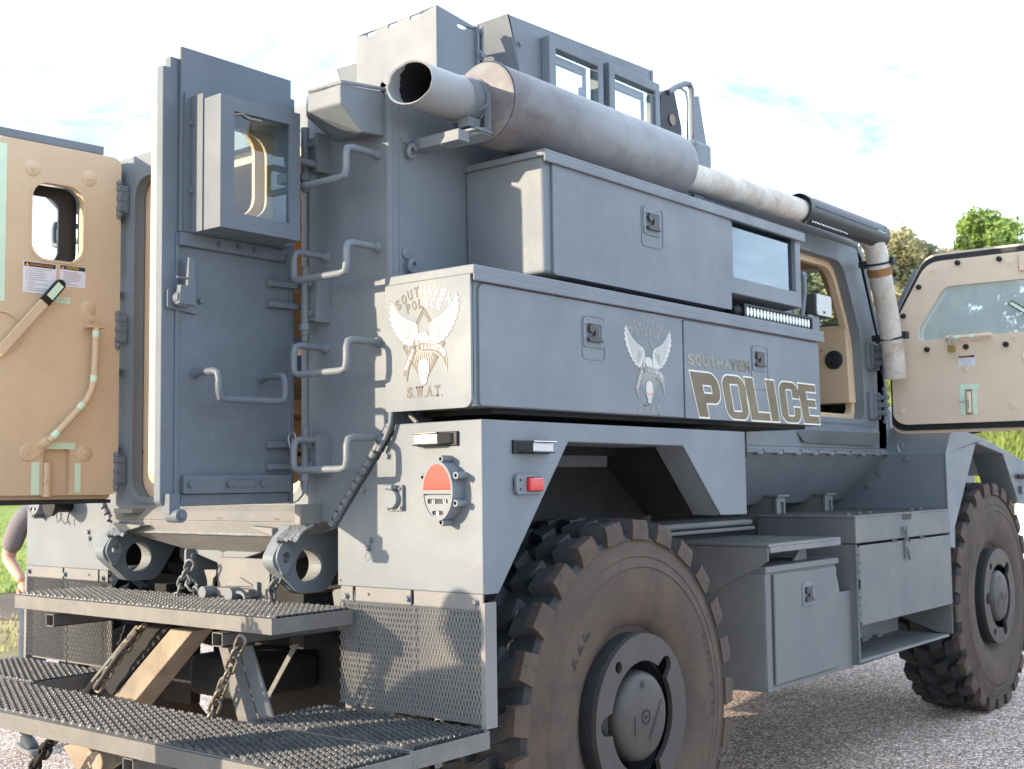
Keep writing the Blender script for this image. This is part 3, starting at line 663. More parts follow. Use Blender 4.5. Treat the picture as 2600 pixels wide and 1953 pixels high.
m.box(-.84, .84, 3.80, 3.94, 2.74, 2.80)
m.build('windscreen_trim', TAN, T, bevel=.004)
m = MB(); m.plate('y', rr(-.86, .86, 1.93, 2.385, .02), [], 3.83, 4.05); m.build('dashboard', TAN, T, bevel=.008)
m = MB(); m.hexa([(.72, 3.822, 1.928), (.925, 3.822, 1.928), (.925, 3.93, 1.928), (.72, 3.93, 1.928)], [(.70, 3.822, 2.388), (.91, 3.822, 2.388), (.91, 3.93, 2.388), (.70, 3.93, 2.388)]); m.build('dash_end', TAN, T, bevel=.004)
m = MB(); m.box(-.5, .62, 3.76, 3.88, 2.385, 2.42); m.build('dash_top', BLACK, T, bevel=.01)
m = MB(); m.lathe([(0, -.012), (.05, -.012), (.056, -.004), (.056, 0)], (.835, 3.8215, 2.185), (0, 1, 0), 28)
for k in (.02, .035): m.lathe([(k - .002, -.0125), (k, -.015), (k + .002, -.0125)], (.835, 3.8215, 2.185), (0, 1, 0), 24)
m.build('speaker', DSPK, T, smooth=40)
m = MB()
for x, z in ((.76, 2.33), (.76, 2.245)): m.cyl((x, 3.821, z), (x, 3.816, z), .006, 8)
split_build(m, 'screw', GALV, T)
m = MB(); m.box(.20, .72, 3.0, 3.4, 1.66, 1.92); m.box(.35, .85, 2.78, 2.95, 1.85, 2.60); m.build('seat', BLACK, T, bevel=.03)
m = MB(); m.box(.1, .72, 3.94, 4.0, 1.64, 1.92); m.build('footwell', DARK, T)
# ---------------- hinges of the cab door and of the rear doors
def hinge(x, y, z, dx, dy, hgt=.13):
    g = MB()
    g.box(x - .012 - abs(dy) * .03, x + .012 + abs(dy) * .03, y - .015 - abs(dx) * .03, y + .015 + abs(dx) * .03, z - hgt / 2, z + hgt / 2)
    g.cyl((x + dx * .055, y + dy * .055, z - hgt / 2 - .035), (x + dx * .055, y + dy * .055, z + hgt / 2 + .03), .012, 8)
    for q in (-.30, .02, .34):
        g.box(min(x, x + dx * .075) - abs(dy) * .022, max(x, x + dx * .075) + abs(dy) * .022, min(y, y + dy * .075) - abs(dx) * .022, max(y, y + dy * .075) + abs(dx) * .022, z + q * hgt - .014, z + q * hgt + .014)
    for q in (-1, 1): g.cyl((x + dx * .055, y + dy * .055, z + q * hgt * .62), (x + dx * .055, y + dy * .055, z + q * (hgt * .62 + .02)), .018, 6)
    return g
for z in (2.21, 1.915):
    g = hinge(HX + .02, 4.05, z, 1, 0, .14); g.box(HX, HX + .02, 3.97, 4.12, z - .08, z + .08); g.build('door_hinge', GREY, T, bevel=.003)
# step-like bracket under the cab door, raised rib of the hull
m = MB(); m.hexa([(HX, 3.05, 1.785), (HX, 4.03, 1.795), (HX, 4.14, 1.74), (HX, 3.02, 1.745)], [(HX + .075, 3.10, 1.750), (HX + .075, 3.96, 1.752), (HX + .02, 3.99, 1.675), (HX + .02, 3.08, 1.68)]); m.build('sill_wedge', GREY, T, bevel=.004)
for y in (1.55, 3.09, 3.69):
    m = MB(); m.box(.56, .80, y, y + .085, 1.20, 1.395); m.plate('x', rr(y - .01, y + .09, 1.18, 1.40, .01), [rr(y + .03, y + .072, 1.23, 1.365, .008)], .80, .815); m.box(.6, .83, y - .02, y + .11, 1.395, 1.405)
    m.build('body_mount', GREY2, T, bevel=.003)
# ---------------- corner pods at the top of the rear wall
for s in (1, -1):
    m = MB()
    A = [(s * .69, RY, TOP - .005), (s * .77, -.205, 2.838), (s * .944, -.212, 2.834), (s * .944, RY, 2.855)]
    B = [(s * .69, RY, 2.725), (s * .77, -.205, 2.772), (s * .944, -.212, 2.767), (s * .944, RY, 2.698)]
    m.add(A + B + [(s * .845, -.12, 2.715), (s * .944, -.113, 2.688), (s * .68, -.13, 2.79), (s * .68, -.13, 2.86)],
          [(0, 11, 1, 2, 3), (0, 4, 10, 11), (11, 10, 5, 1), (1, 5, 6, 2), (2, 6, 9, 7, 3), (5, 8, 9, 6), (10, 4, 8, 5), (4, 7, 9, 8)])
    m.build('corner_pod', GREY, T, bevel=.006)
    m = MB(); m.tube([(s * .78, -.205, 2.842), (s * .85, -.21, 2.838), (s * .944, -.21, 2.84), (s * .946, -.1, 2.852), (s * .946, RY, 2.862)], .007, 6); m.build('pod_weld', WELD, T, smooth=60)
m = MB(); m.tube([(HX - .05, .0, 2.89), (HX - .04, .1, 2.91), (HX - .02, .16, 2.87)], .012, 8); m.build('roof_cable', GREY2, T, smooth=60)
# eye hooks on the side wall, bolts along the flank
for z in (2.655, 2.25):
    m = MB(); m.lathe([(0, 0), (.022, 0), (.020, .008), (0, .010)], (HX, .068, z + .045), (1, 0, 0), 12)
    m.tube([(HX + .02 + .004 * sin(a), .085 + .017 * cos(a), z + .02 * sin(a)) for a in [rad(15 + 30 * i) for i in range(11)]], .0085, 8); m.build('eye_hook', GREY, T, smooth=60)
# ---------------- stirrup steps on the rear wall
def stirrup(name, x0, x1, z, parent, y=RY, d=.150, drop=.105, face=None):
    k = .028
    P = [(x1, 0, 0), (x1, -d + k, 0), (x1, -d + .006, -.006), (x1, -d, -k), (x1, -d, -drop + k), (x1 - .006, -d, -drop + .006), (x1 - k, -d, -drop),
         (x0 + k, -d, -drop), (x0 + .006, -d, -drop + .006), (x0, -d, -drop + k), (x0, -d, -k), (x0, -d + .006, -.006), (x0, -d + k, 0), (x0, 0, 0)]
    g = MB(); g.tube([(a, y + b, z + c) for a, b, c in P], .0125, 10)
    for x in (x0, x1): g.cyl((x, y, z), (x, y - .02, z), .021, 10, .015)
    return g.build(name, GREY, parent, smooth=50)
for z in (2.638, 2.311, 1.982, 1.654): stirrup('step_rung', .683 - .034, .914, z, T)
# ---------------- rear door, right-hand leaf, swung straight back
DX = .55
rd = MB(); rd.plate('x', [(-.630, 1.45), (-.618, 1.436), (-.074, 1.434), (-.070, 2.895), (-.632, 2.878)], [rr(-.46, -.14, 2.34, 2.76, .08, 6)], DX - .035, DX)
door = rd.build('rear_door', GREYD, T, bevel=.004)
m = MB(); m.plate('x', rpoly([(-.61, 1.50), (-.12, 1.50), (-.12, 2.79), (-.61, 2.79)], .05), [rr(-.47, -.19, 2.45, 2.757, .075, 6)], DX - .095, DX - .078); m.plate('x', rpoly([(-.61, 1.50), (-.12, 1.50), (-.12, 2.79), (-.61, 2.79)], .05), [rr(-.45, -.13, 2.33, 2.77, .08, 6)], DX - .078, DX - .036); m.build('inner_panel', TAN, door, bevel=.012, seg=3)
m = MB(); m.plate('x', rr(-.46, -.14, 2.34, 2.76, .08, 6), [rr(-.45, -.200, 2.43, 2.722, .07, 6)], DX - .012, DX + .001); m.build('window_lining', TAN, door, bevel=.004)
m = MB(); m.plate('x', [(-.572, 2.332), (-.10, 2.332), (-.10, 2.955), (-.572, 2.955)], [rr(-.45, -.15, 2.35, 2.75, .05, 4)], DX + .0015, DX + .014); m.hexa([(DX, -.575, 2.285), (DX, -.115, 2.285), (DX, -.10, 2.331), (DX, -.572, 2.331)], [(DX + .022, -.575, 2.287), (DX + .022, -.145, 2.287), (DX + .022, -.115, 2.331), (DX + .022, -.572, 2.331)])
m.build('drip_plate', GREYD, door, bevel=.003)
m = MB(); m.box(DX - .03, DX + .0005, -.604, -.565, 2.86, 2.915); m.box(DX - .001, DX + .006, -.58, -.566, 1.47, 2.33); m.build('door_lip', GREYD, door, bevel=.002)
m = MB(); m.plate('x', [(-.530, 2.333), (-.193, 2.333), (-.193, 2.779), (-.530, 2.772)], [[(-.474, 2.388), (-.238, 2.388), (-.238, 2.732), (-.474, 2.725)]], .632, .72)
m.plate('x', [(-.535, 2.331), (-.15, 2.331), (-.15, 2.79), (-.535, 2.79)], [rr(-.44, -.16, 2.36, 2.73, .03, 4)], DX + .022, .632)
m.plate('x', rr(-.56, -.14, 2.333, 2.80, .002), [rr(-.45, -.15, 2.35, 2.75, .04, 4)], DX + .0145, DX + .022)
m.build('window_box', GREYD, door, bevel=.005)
m = MB(); m.sheet('x', rr(-.478, -.234, 2.384, 2.736, .004), .71); m.build('window_glass', GLASSD, door)
m = MB(); m.tube([(.713, -.470, 2.716), (.716, -.44, 2.724), (.715, -.41, 2.715), (.714, -.36, 2.718)], .0045, 5); m.build('sealant', GREY2, door)
for z in (2.70, 2.47): m = MB(); m.bolt((DX + .02, -.535, z), (1, 0, 0), .012, .014); m.build('bolt', GREYD, door, smooth=30)
m = MB()
for y in (-.34, -.42, -.27): m.tube([(DX + .022, y, 2.32), (DX + .03, y - .004, 2.305), (DX + .024, y + .004, 2.30)], .005, 5)
m.build('drip_hook', GREYD, door)
m = MB(); m.plate('x', rpoly([(-.615, 2.075), (-.50, 2.065), (-.475, 2.09), (-.475, 2.125), (-.50, 2.145), (-.615, 2.14)], .008), [], DX, DX + .012)
m.cyl((DX + .01, -.575, 2.108), (DX + .045, -.575, 2.108), .027, 16)
m.hexa([(DX + .03, -.598, 2.088), (DX + .03, -.532, 2.088), (DX + .05, -.532, 2.088), (DX + .05, -.598, 2.088)], [(DX + .03, -.592, 2.15), (DX + .03, -.535, 2.15), (DX + .05, -.535, 2.15), (DX + .05, -.592, 2.15)])
m.hexa([(DX + .03, -.565, 2.14), (DX + .03, -.535, 2.14), (DX + .05, -.535, 2.14), (DX + .05, -.565, 2.14)], [(DX + .03, -.558, 2.245), (DX + .03, -.535, 2.245), (DX + .046, -.535, 2.245), (DX + .046, -.558, 2.245)])
m.cyl((DX + .04, -.60, 2.175), (DX + .04, -.55, 2.175), .004, 6)
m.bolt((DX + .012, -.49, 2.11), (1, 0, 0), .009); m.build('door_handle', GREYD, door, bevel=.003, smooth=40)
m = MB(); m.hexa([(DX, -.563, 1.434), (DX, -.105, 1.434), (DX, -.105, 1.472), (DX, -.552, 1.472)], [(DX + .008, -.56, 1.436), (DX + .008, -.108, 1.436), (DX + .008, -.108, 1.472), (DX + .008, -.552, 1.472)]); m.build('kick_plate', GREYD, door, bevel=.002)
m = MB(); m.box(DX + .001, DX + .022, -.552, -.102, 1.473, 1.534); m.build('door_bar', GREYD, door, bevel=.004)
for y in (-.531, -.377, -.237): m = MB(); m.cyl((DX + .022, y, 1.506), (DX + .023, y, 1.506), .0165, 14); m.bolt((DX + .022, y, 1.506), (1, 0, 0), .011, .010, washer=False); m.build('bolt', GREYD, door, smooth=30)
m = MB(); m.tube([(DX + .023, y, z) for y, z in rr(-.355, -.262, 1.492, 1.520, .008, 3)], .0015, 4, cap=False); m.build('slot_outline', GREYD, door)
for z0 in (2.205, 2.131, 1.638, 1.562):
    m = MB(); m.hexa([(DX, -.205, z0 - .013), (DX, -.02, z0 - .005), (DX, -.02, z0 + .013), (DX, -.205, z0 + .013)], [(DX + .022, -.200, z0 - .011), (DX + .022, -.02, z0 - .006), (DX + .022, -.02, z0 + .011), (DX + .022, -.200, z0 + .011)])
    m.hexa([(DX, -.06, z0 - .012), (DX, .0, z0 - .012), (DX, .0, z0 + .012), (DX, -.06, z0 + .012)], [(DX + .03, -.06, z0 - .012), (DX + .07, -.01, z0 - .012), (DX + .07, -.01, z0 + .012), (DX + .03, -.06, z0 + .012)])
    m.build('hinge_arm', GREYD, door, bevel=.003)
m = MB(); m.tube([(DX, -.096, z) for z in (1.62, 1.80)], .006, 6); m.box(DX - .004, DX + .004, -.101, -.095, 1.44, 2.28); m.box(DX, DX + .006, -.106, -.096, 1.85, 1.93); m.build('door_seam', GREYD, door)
m = MB(); yy = -.499
for a, b in ((-.499, -.224),): 
    k = .028; P = [(0, a, 0), (.10, a, 0), (.122, a, -.006), (.128, a, -.03), (.128, a, -.065), (.128, a + .006, -.088), (.128, a + .03, -.092), (.128, b - .03, -.092), (.128, b - .006, -.088), (.128, b, -.065), (.128, b, -.03), (.122, b, -.006), (.10, b, 0), (0, b, 0)]
    m.tube([(DX + p[0], p[1], 1.872 + p[2]) for p in P], .0125, 10)
    for y in (a, b): m.cyl((DX, y, 1.872), (DX + .02, y, 1.872), .021, 10, .015)
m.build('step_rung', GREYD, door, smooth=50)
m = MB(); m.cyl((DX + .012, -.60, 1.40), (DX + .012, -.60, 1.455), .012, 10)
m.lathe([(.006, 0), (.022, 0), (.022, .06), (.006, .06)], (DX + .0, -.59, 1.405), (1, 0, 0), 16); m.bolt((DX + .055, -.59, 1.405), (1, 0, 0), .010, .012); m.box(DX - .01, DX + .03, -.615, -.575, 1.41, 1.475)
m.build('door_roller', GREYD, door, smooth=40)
for z0, z1 in ((2.08, 2.235), (1.545, 1.66), (2.62, 2.74)):
    m = MB(); m.box(.585, .668, RY - .045, RY - .001, z0, z1); m.box(.655, .672, RY - .06, RY, z0 - .01, z1 + .01); m.cyl((.600, RY - .055, z0 - .05), (.600, RY - .055, z1 + .04), .015, 10)
    m.cyl((.600, RY - .055, z0 - .035), (.600, RY - .055, z0 - .01), .023, 6); m.cyl((.600, RY - .055, z0 - .075), (.600, RY - .055, z0 - .045), .011, 8)
    for q in (z0 + .025, z1 - .025): m.bolt((.625, RY - .045, q), (0, -1, 0), .012, .010)
    m.build('hinge_block', GREY, T, bevel=.003)
m = MB(); m.tube([(.60 + .02 * cos(a), RY - .115, 1.655 + .028 * sin(a)) for a in [rad(-60 + 24 * i) for i in range(11)]] + [(.607, RY - .12, 1.60)], .0025, 5); m.cyl((.596, RY - .10, 1.60), (.596, RY - .10, 1.635), .007, 8); m.build('retaining_pin', GALV, T, smooth=60)
# ---------------- rear door, left-hand leaf, tan inside towards the camera
th = rad(4.8); dv = Vector((-sin(th), -cos(th), 0)); nv = Vector((cos(th), -sin(th), 0))
O = Vector((-.60, -.12, 0))
ML = Matrix(((nv.x, dv.x, 0, O.x), (nv.y, dv.y, 0, O.y), (0, 0, 1, 0), (0, 0, 0, 1)))       # local x = out of the tan face, y = away from the hinge
win = rr(.087, .303, 2.415, 2.727, .065, 6)
# slab
m = MB(ML); m.plate('x', [(-.055, 1.435), (.47, 1.435), (.47, 2.89), (-.055, 2.89)], [rr(.07, .32, 2.40, 2.745, .06, 6)], -.085, -.052); ld = m.build('rear_door', GREY, T, bevel=.003)
m = MB(ML); m.plate('x', rpoly([(-.08, 1.466), (.44, 1.47), (.44, 2.884), (-.06, 2.884), (-.08, 2.86)], [.04, .01, .01, .02, .03]), [win, rr(.131, .242, 1.470, 1.652, .008)], -.030, 0)
m.build('inner_panel', TAN, ld, bevel=.004, seg=3)
m = MB(ML); m.plate('x', rpoly([(-.06, 1.448), (.45, 1.452), (.45, 2.89), (-.06, 2.89)], .02), [rr(.08, .31, 2.41, 2.735, .065, 6)], -.052, -.030); m.build('door_edge', TAN, ld, bevel=.003)
m = MB(ML); m.box(-.012, 0, .0, .47, 2.887, 2.922); m.build('top_rail', GREY, ld, bevel=.003)
m = MB(ML); m.box(-.06, -.01, -.055, .46, 1.432, 1.447); m.build('door_seal', BLACK, ld, bevel=.003)
m = MB(ML); m.plate('x', rr(.077, .313, 2.405, 2.737, .07, 6), [win], -.001, .004); m.build('window_trim', TAN, ld, bevel=.002)
m = MB(ML); m.plate('x', rr(.075, .31, 2.405, 2.735, .06, 6), [rr(.152, .302, 2.42, 2.69, .05, 5)], -.10, -.086); m.build('window_gasket', BLACK, ld)
m = MB(ML); m.sheet('x', rr(.08, .315, 2.40, 2.735, .05, 5), -.11); m.build('window_glass', GLASSL, ld)
for y, z in ((.305, 2.777), (.064, 2.775), (.306, 1.638), (.067, 1.635), (.06, 2.23)):
    m = MB(ML); m.lathe([(0, .003), (.0, .009), (.008, .008), (.010, .004), (.030, .004), (.0335, 0)], (0, y, z), (1, 0, 0), 24); m.build('fixing_disc', TAN, ld, smooth=50)
# stickers and tape
def sheetbox(mb, y0, y1, z0, z1, h, mi): mb.add([(h, y0, z0), (h, y1, z0), (h, y1, z1), (h, y0, z1)], [(0, 1, 2, 3)], mi)
m = MB(ML); sheetbox(m, .200, .338, 2.273, 2.399, .0015, 0); sheetbox(m, .203, .333, 2.378, 2.396, .0022, 1)
m.add([(.003, .330, 2.379), (.003, .312, 2.379), (.003, .321, 2.3945)], [(0, 1, 2)], 2)
put_text(m, 'PRE-OPERATIONAL CHECKLIST', lambda a, b: (.0030, .308 - a * .096, 2.3825 + b * .0085), 2, .0)
for i, w_ in enumerate((.095, .072, .078, .070, .066, .082, .03, .078, .03, .080, .074)):
    z = 2.369 - i * .0087; sheetbox(m, .316 - w_, .316, z, z + .0028, .0024, 4); 
    if i not in (0, 6, 8): sheetbox(m, .321, .325, z - .001, z + .004, .0024, 3)
m.build('warning_sticker', [WHITE, SBLK, SORG, SRED, SGRY], ld)
m = MB(ML); sheetbox(m, .075, .186, 2.313, 2.399, .0015, 0); sheetbox(m, .077, .184, 2.382, 2.398, .0022, 1)
m.add([(.003, .181, 2.383), (.003, .167, 2.383), (.003, .174, 2.396)], [(0, 1, 2)], 2)
put_text(m, 'CAUTION', lambda a, b: (.0030, .158 - a * .052, 2.385 + b * .0105), 5, .01)
for i, w_ in enumerate((.060, .076, .076, .075, .072, .060, .028, .063)):
    z = 2.371 - i * .0072; sheetbox(m, .170 - w_, .170, z, z + .0026, .0024, 3 if i in (0, 2) else 4)
m.build('warning_sticker', [WHITE, SBLK, SORG, SRED, SGRY, SYEL], ld)
m = MB(ML); sheetbox(m, .139, .198, 2.2425, 2.268, .0015, 0); put_text(m, 'OPEN', lambda a, b: (.0025, .194 - a * .046, 2.2475 + b * .016), 1, .0); m.build('open_sticker', [MINT, SGRY], ld)
m = MB(ML)
for y0, y1, z0, z1 in ((.257, .290, 1.471, 1.600), (.084, .110, 1.475, 1.595), (.109, .259, 1.652, 1.679)): sheetbox(m, y0, y1, z0, z1, .0015, 0)
m.build('luminous_tape', MINT, ld)
m = MB(ML); sheetbox(m, .409, .44, 2.229, 2.857, .0015, 0); m.build('luminous_tape', MINT, ld)
m = MB(ML); sheetbox(m, .421, .44, 1.50, 2.0, .0015, 0); m.build('luminous_tape', MINT, ld)
m = MB(ML); m.cyl((-.012, .222, 1.462), (-.012, .222, 1.598), .019, 14); m.cyl((.010, .232, 1.528), (.03, .245, 1.528), .007, 8); m.build('latch_bolt', TAN, ld, smooth=40)
# lever handle with its round dish
m = MB(ML); m.lathe([(.078, .001), (.082, .007), (.088, .004), (.088, 0)], (0, .42, 2.105), (1, 0, 0), 32); m.lathe([(0, -.02), (.07, -.015), (.08, .002)], (0, .42, 2.105), (1, 0, 0), 32); m.build('handle_dish', TAN, ld, smooth=50)
a_, b_ = Vector((.02, .44, 2.02)), Vector((.035, .255, 2.248)); d_ = (b_ - a_).normalized(); n_ = Vector((1, 0, 0)).cross(d_)
m = MB(ML); m.hexa([a_ - n_ * .019, a_ + n_ * .019, a_ + n_ * .019 + Vector((.014, 0, 0)), a_ - n_ * .019 + Vector((.014, 0, 0))], [b_ - n_ * .019, b_ + n_ * .019, b_ + n_ * .019 + Vector((.014, 0, 0)), b_ - n_ * .019 + Vector((.014, 0, 0))]); lever = m.build('door_handle', TAN, ld, bevel=.003)
e_ = Vector((.035, .198, 2.318)); q = [b_ - n_ * .021, b_ + n_ * .021]; m = MB(ML)
P = [b_ - n_ * .022 - d_ * .02] + [e_ + (n_ * sin(t) * .022 * -1 + d_ * cos(t) * .022) - d_ * .012 for t in [rad(90 - 15 * i) for i in range(13)]] + [b_ + n_ * .022 - d_ * .02]
m.add([p for p in P] + [p + Vector((.018, 0, 0)) for p in P], [tuple(range(len(P))), tuple(range(len(P), 2 * len(P)))] + [(i, (i + 1) % len(P), len(P) + (i + 1) % len(P), len(P) + i) for i in range(len(P))])
m.build('handle_grip', BPLAS, ld, bevel=.002)
m = MB(ML); c_ = Vector((.0535, 0, 0)); g0 = b_ + d_ * .006; g1 = e_ - d_ * .010
m.add([Vector((.0545, *(g0 - n_ * .015)[1:])), Vector((.0545, *(g0 + n_ * .015)[1:])), Vector((.0545, *(g1 + n_ * .015)[1:])), Vector((.0545, *(g1 - n_ * .015)[1:]))], [(0, 1, 2, 3)]); m.build('luminous_tape', MINT, ld)
# bent grab bar with its bands and feet
P = [(.045, .048, 2.150), (.045, .049, 2.05), (.045, .053, 1.945), (.045, .062, 1.895), (.045, .085, 1.848), (.045, .12, 1.808), (.045, .24, 1.680)]
m = MB(ML); m.tube(P, .0145, 12); m.plate('z', rr(.0, .06, .012, .085, .01), [], 2.148, 2.156); m.plate('x', rpoly([(.02, 2.15), (.082, 2.15), (.082, 2.20), (.05, 2.212), (.02, 2.19)], .02), [], 0, .006); m.cyl((.006, .05, 2.185), (.014, .05, 2.185), .009, 10)
m.plate('x', rpoly([(.225, 1.66), (.26, 1.69), (.335, 1.65), (.335, 1.61), (.29, 1.605), (.245, 1.64)], .02), [], 0, .006); m.cyl((.04, .235, 1.69), (.0, .25, 1.668), .02, 8); m.build('grab_bar', TAN, ld, smooth=45)
for a, b in (((.048, 2.135), (.0485, 2.110)), ((.0535, 1.952), (.056, 1.925)), ((.100, 1.833), (.118, 1.812)), ((.205, 1.717), (.226, 1.695))):
    m = MB(ML); m.cyl((.045, *a), (.045, *b), .0152, 14); m.build('bar_tape', MINT, ld, smooth=40)
for z in (2.71, 2.155, 1.565):
    g = MB(); g.box(-.592, -.575, -.055, RY - .002, z - .058, z + .058); g.cyl((-.590, -.050, z - .085), (-.590, -.050, z + .078), .010, 8)
    for q in (-.042, 0, .042): g.box(-.612, -.572, -.062, -.02, z + q - .010, z + q + .010)
    g.cyl((-.590, -.050, z - .075), (-.590, -.050, z - .06), .015, 6); g.cyl((-.590, -.050, z + .06), (-.590, -.050, z + .072), .015, 6)
    g.build('hinge_block', GREY, T, bevel=.003)
# stirrups of the left half (their shadow shows beside the tan door)
for z in (2.638, 2.311, 1.982, 1.654): stirrup('step_rung', -.914, -.66, z, T)
# cartons seen through the door gap
for (x0, x1, y0, y1, z0, z1, mm, lb) in ((.50, .80, .35, .65, 1.62, 1.80, BLUE, 'blue and white carton on the bench just inside the rear door'), (-.44, -.34, .55, .75, 1.98, 2.16, BLUE, 'blue carton deep in the crew room left of the grey door')):
    m = MB(); m.box(x0, x1, y0, y1, z0, z1); m.box(x0 - .002, x1 + .002, y0 - .003, y1, z0 + .10, z0 + .15, 1); m.build('carton', [mm, WHITE], bevel=.003, label=lb, cat='carton')
# ------------------------------------------------------------------ storage boxes along the flank
def latch(parent, x, y0, y1, z0, z1, plate):
    """recessed paddle latch; y0..y1, z0..z1 the square pocket, plate = outline of the pressed mounting panel"""
    g = MB(); g.plate('x', rr(*plate, .02, 4), [rr(plate[0] + .0025, plate[1] - .0025, plate[2] + .0025, plate[3] - .0025, .018, 4)], x, x + .0025)
    o = g.build('latch_plate', GREY, parent)
    g = MB(); g.plate('x', rr(y0 - .018, y1 + .018, z0 - .022, z1 + .022, .018, 4), [rr(y0, y1, z0, z1, .004)], x, x + .004)
    c = lambda y, z, r=.0032: g.cyl((x + .003, y, z), (x + .006, y, z), r, 8)
    for a in (y0 - .010, y1 + .010):
        for b in (z0 + .005, z1 - .005): c(a, b)
    for a in (y0 + .01, y1 - .01): c(a, z1 + .013); c(a, z0 - .013)
    g.box(x - .016, x + .003, y0 + .0, y0 + .002, z0, z1); g.box(x - .016, x + .003, y1 - .002, y1, z0, z1)
    g.build('latch_frame', GREY, parent, bevel=.001)
    g = MB(); g.box(x + .0003, x + .0012, y0, y1, z0, z1); g.build('latch_pocket', mat('pocket_shade_grey', (0.10, 0.112, 0.13), .6) if 'pocket_shade_grey' not in MATS else MATS['pocket_shade_grey'], parent)  # flat plate in darker grey paints the shade inside the latch pocket
    w = y1 - y0; hh = z1 - z0; cy = (y0 + y1) / 2; g = MB()
    g.cyl((x, y0 + w * .28, z0 + hh * .72), (x + .012, y0 + w * .28, z0 + hh * .72), w * .17, 12)
    g.plate('x', rpoly([(cy - .006, z1 - hh * .15), (cy + .022, z1 - hh * .15), (cy + .018, z0 + hh * .45), (cy + .022, z0 + hh * .22), (y1 - .006, z0 + hh * .18), (y1 - .006, z0 + .003), (y0 + .006, z0 + .003), (y0 + .006, z0 + hh * .18), (cy - .004, z0 + hh * .3), (cy + .002, z0 + hh * .5)], .003, 3), [], x + .001, x + .011)
    g.box(x + .001, x + .016, y0 + .005, y1 - .005, z0 - .002, z0 + .006)
    g.build('latch_paddle', WHEEL2, parent, bevel=.0015)
XU = 1.33
m = MB(); m.hexa([(HX, .39, 2.225), (XU, .39, 2.225), (XU, 1.70, 2.225), (HX, 1.70, 2.225)], [(HX, .385, 2.64), (XU, .385, 2.64), (XU, 1.70, 2.64), (HX, 1.70, 2.64)])
ub = m.build('upper_storage_box', GREY, T, bevel=.012, seg=3)
m = MB(); m.box(HX, XU + .02, .375, 2.405, 2.636, 2.660); m.box(XU + .012, XU + .022, .375, 2.405, 2.615, 2.645); m.build('lid', GREY, ub, bevel=.004)
m = MB(); m.plate('x', rr(.43, 1.695, 2.222, 2.622, .012), [], XU + .001, XU + .010); m.build('door_panel', GREY, ub, bevel=.003)
latch(ub, XU + .010, 1.024, 1.118, 2.474, 2.540, (.993, 1.150, 2.405, 2.565))
# cab window box at the end of the upper box
m = MB(); m.plate('x', [(1.70, 2.30), (2.39, 2.30), (2.39, 2.64), (1.70, 2.64)], [[(1.735, 2.372), (2.335, 2.372), (2.335, 2.628), (1.735, 2.628)]], XU - .03, XU); m.box(HX, XU - .03, 1.70, 2.39, 2.30, 2.33)
m.hexa([(HX, 1.70, 2.30), (XU, 1.70, 2.34), (XU, 2.39, 2.34), (HX, 2.39, 2.30)], [(HX, 1.70, 2.27), (XU - .005, 1.70, 2.30), (XU - .005, 2.39, 2.30), (HX, 2.39, 2.27)])
m.box(HX, XU - .03, 2.36, 2.39, 2.33, 2.64); m.box(HX, XU - .03, 1.70, 1.72, 2.33, 2.64)
wb = m.build('window_box', GREY, T, bevel=.004)
m = MB(); m.sheet('x', rr(1.72, 2.36, 2.36, 2.638, 0), XU - .02); m.build('window_glass', GLASSR, wb)
m = MB(); m.box(XU - .20, XU - .17, 1.73, 2.36, 2.34, 2.64); m.build('window_blind', mat('blind_pale', (.32, .38, .42), .5), wb)
m = MB(); m.box(HX + .001, HX + .05, 1.80, 2.30, 2.215, 2.27); m.box(HX, HX + .02, 1.74, 2.36, 2.185, 2.30)
for y in (1.84, 2.17): m.tube([(HX + .05, y, 2.27), (HX + .07, y, 2.245), (HX + .055, y + .01, 2.235)], .007, 6)
m.build('window_drip_bracket', GREY, T, bevel=.003)
# lower box
XL = 1.352
m = MB(); m.box(.975, XL, -.022, 2.49, 1.742, 2.165); m.plate('y', rr(.968, XL, 1.738, 2.196, (.01, .03, 0, 0), 5), [], -.032, -.018)
lb = m.build('lower_storage_box', GREY, T, bevel=.005)
m = MB(); m.box(.975, XL + .018, -.034, 2.535, 2.165, 2.196); m.box(XL + .012, XL + .020, -.034, 2.535, 2.143, 2.168); m.build('lid', GREY, lb, bevel=.004)
m = MB(); m.plate('x', rr(.0, 1.243, 1.745, 2.138, (.012, .005, .005, .025), 5), [], XL + .001, XL + .009); m.build('door_panel', GREY, lb, bevel=.003)
m = MB(); m.plate('x', rr(1.256, 2.488, 1.742, 2.134, (.005, .012, .012, .005), 5), [], XL + .001, XL + .009); m.build('door_panel', GREY, lb, bevel=.003)
XF = XL + .009
latch(lb, XF, .583, .678, 1.998, 2.062, (.560, .700, 1.932, 2.090)); latch(lb, XF, 1.838, 1.930, 1.988, 2.052, (1.812, 1.965, 1.885, 2.078))
m = MB(); m.box(1.0, XL - .04, .12, 2.42, 1.725, 1.743); m.box(HX, 1.0, .2, 2.42, 1.60, 2.2); m.build('box_underside', DARK, T)
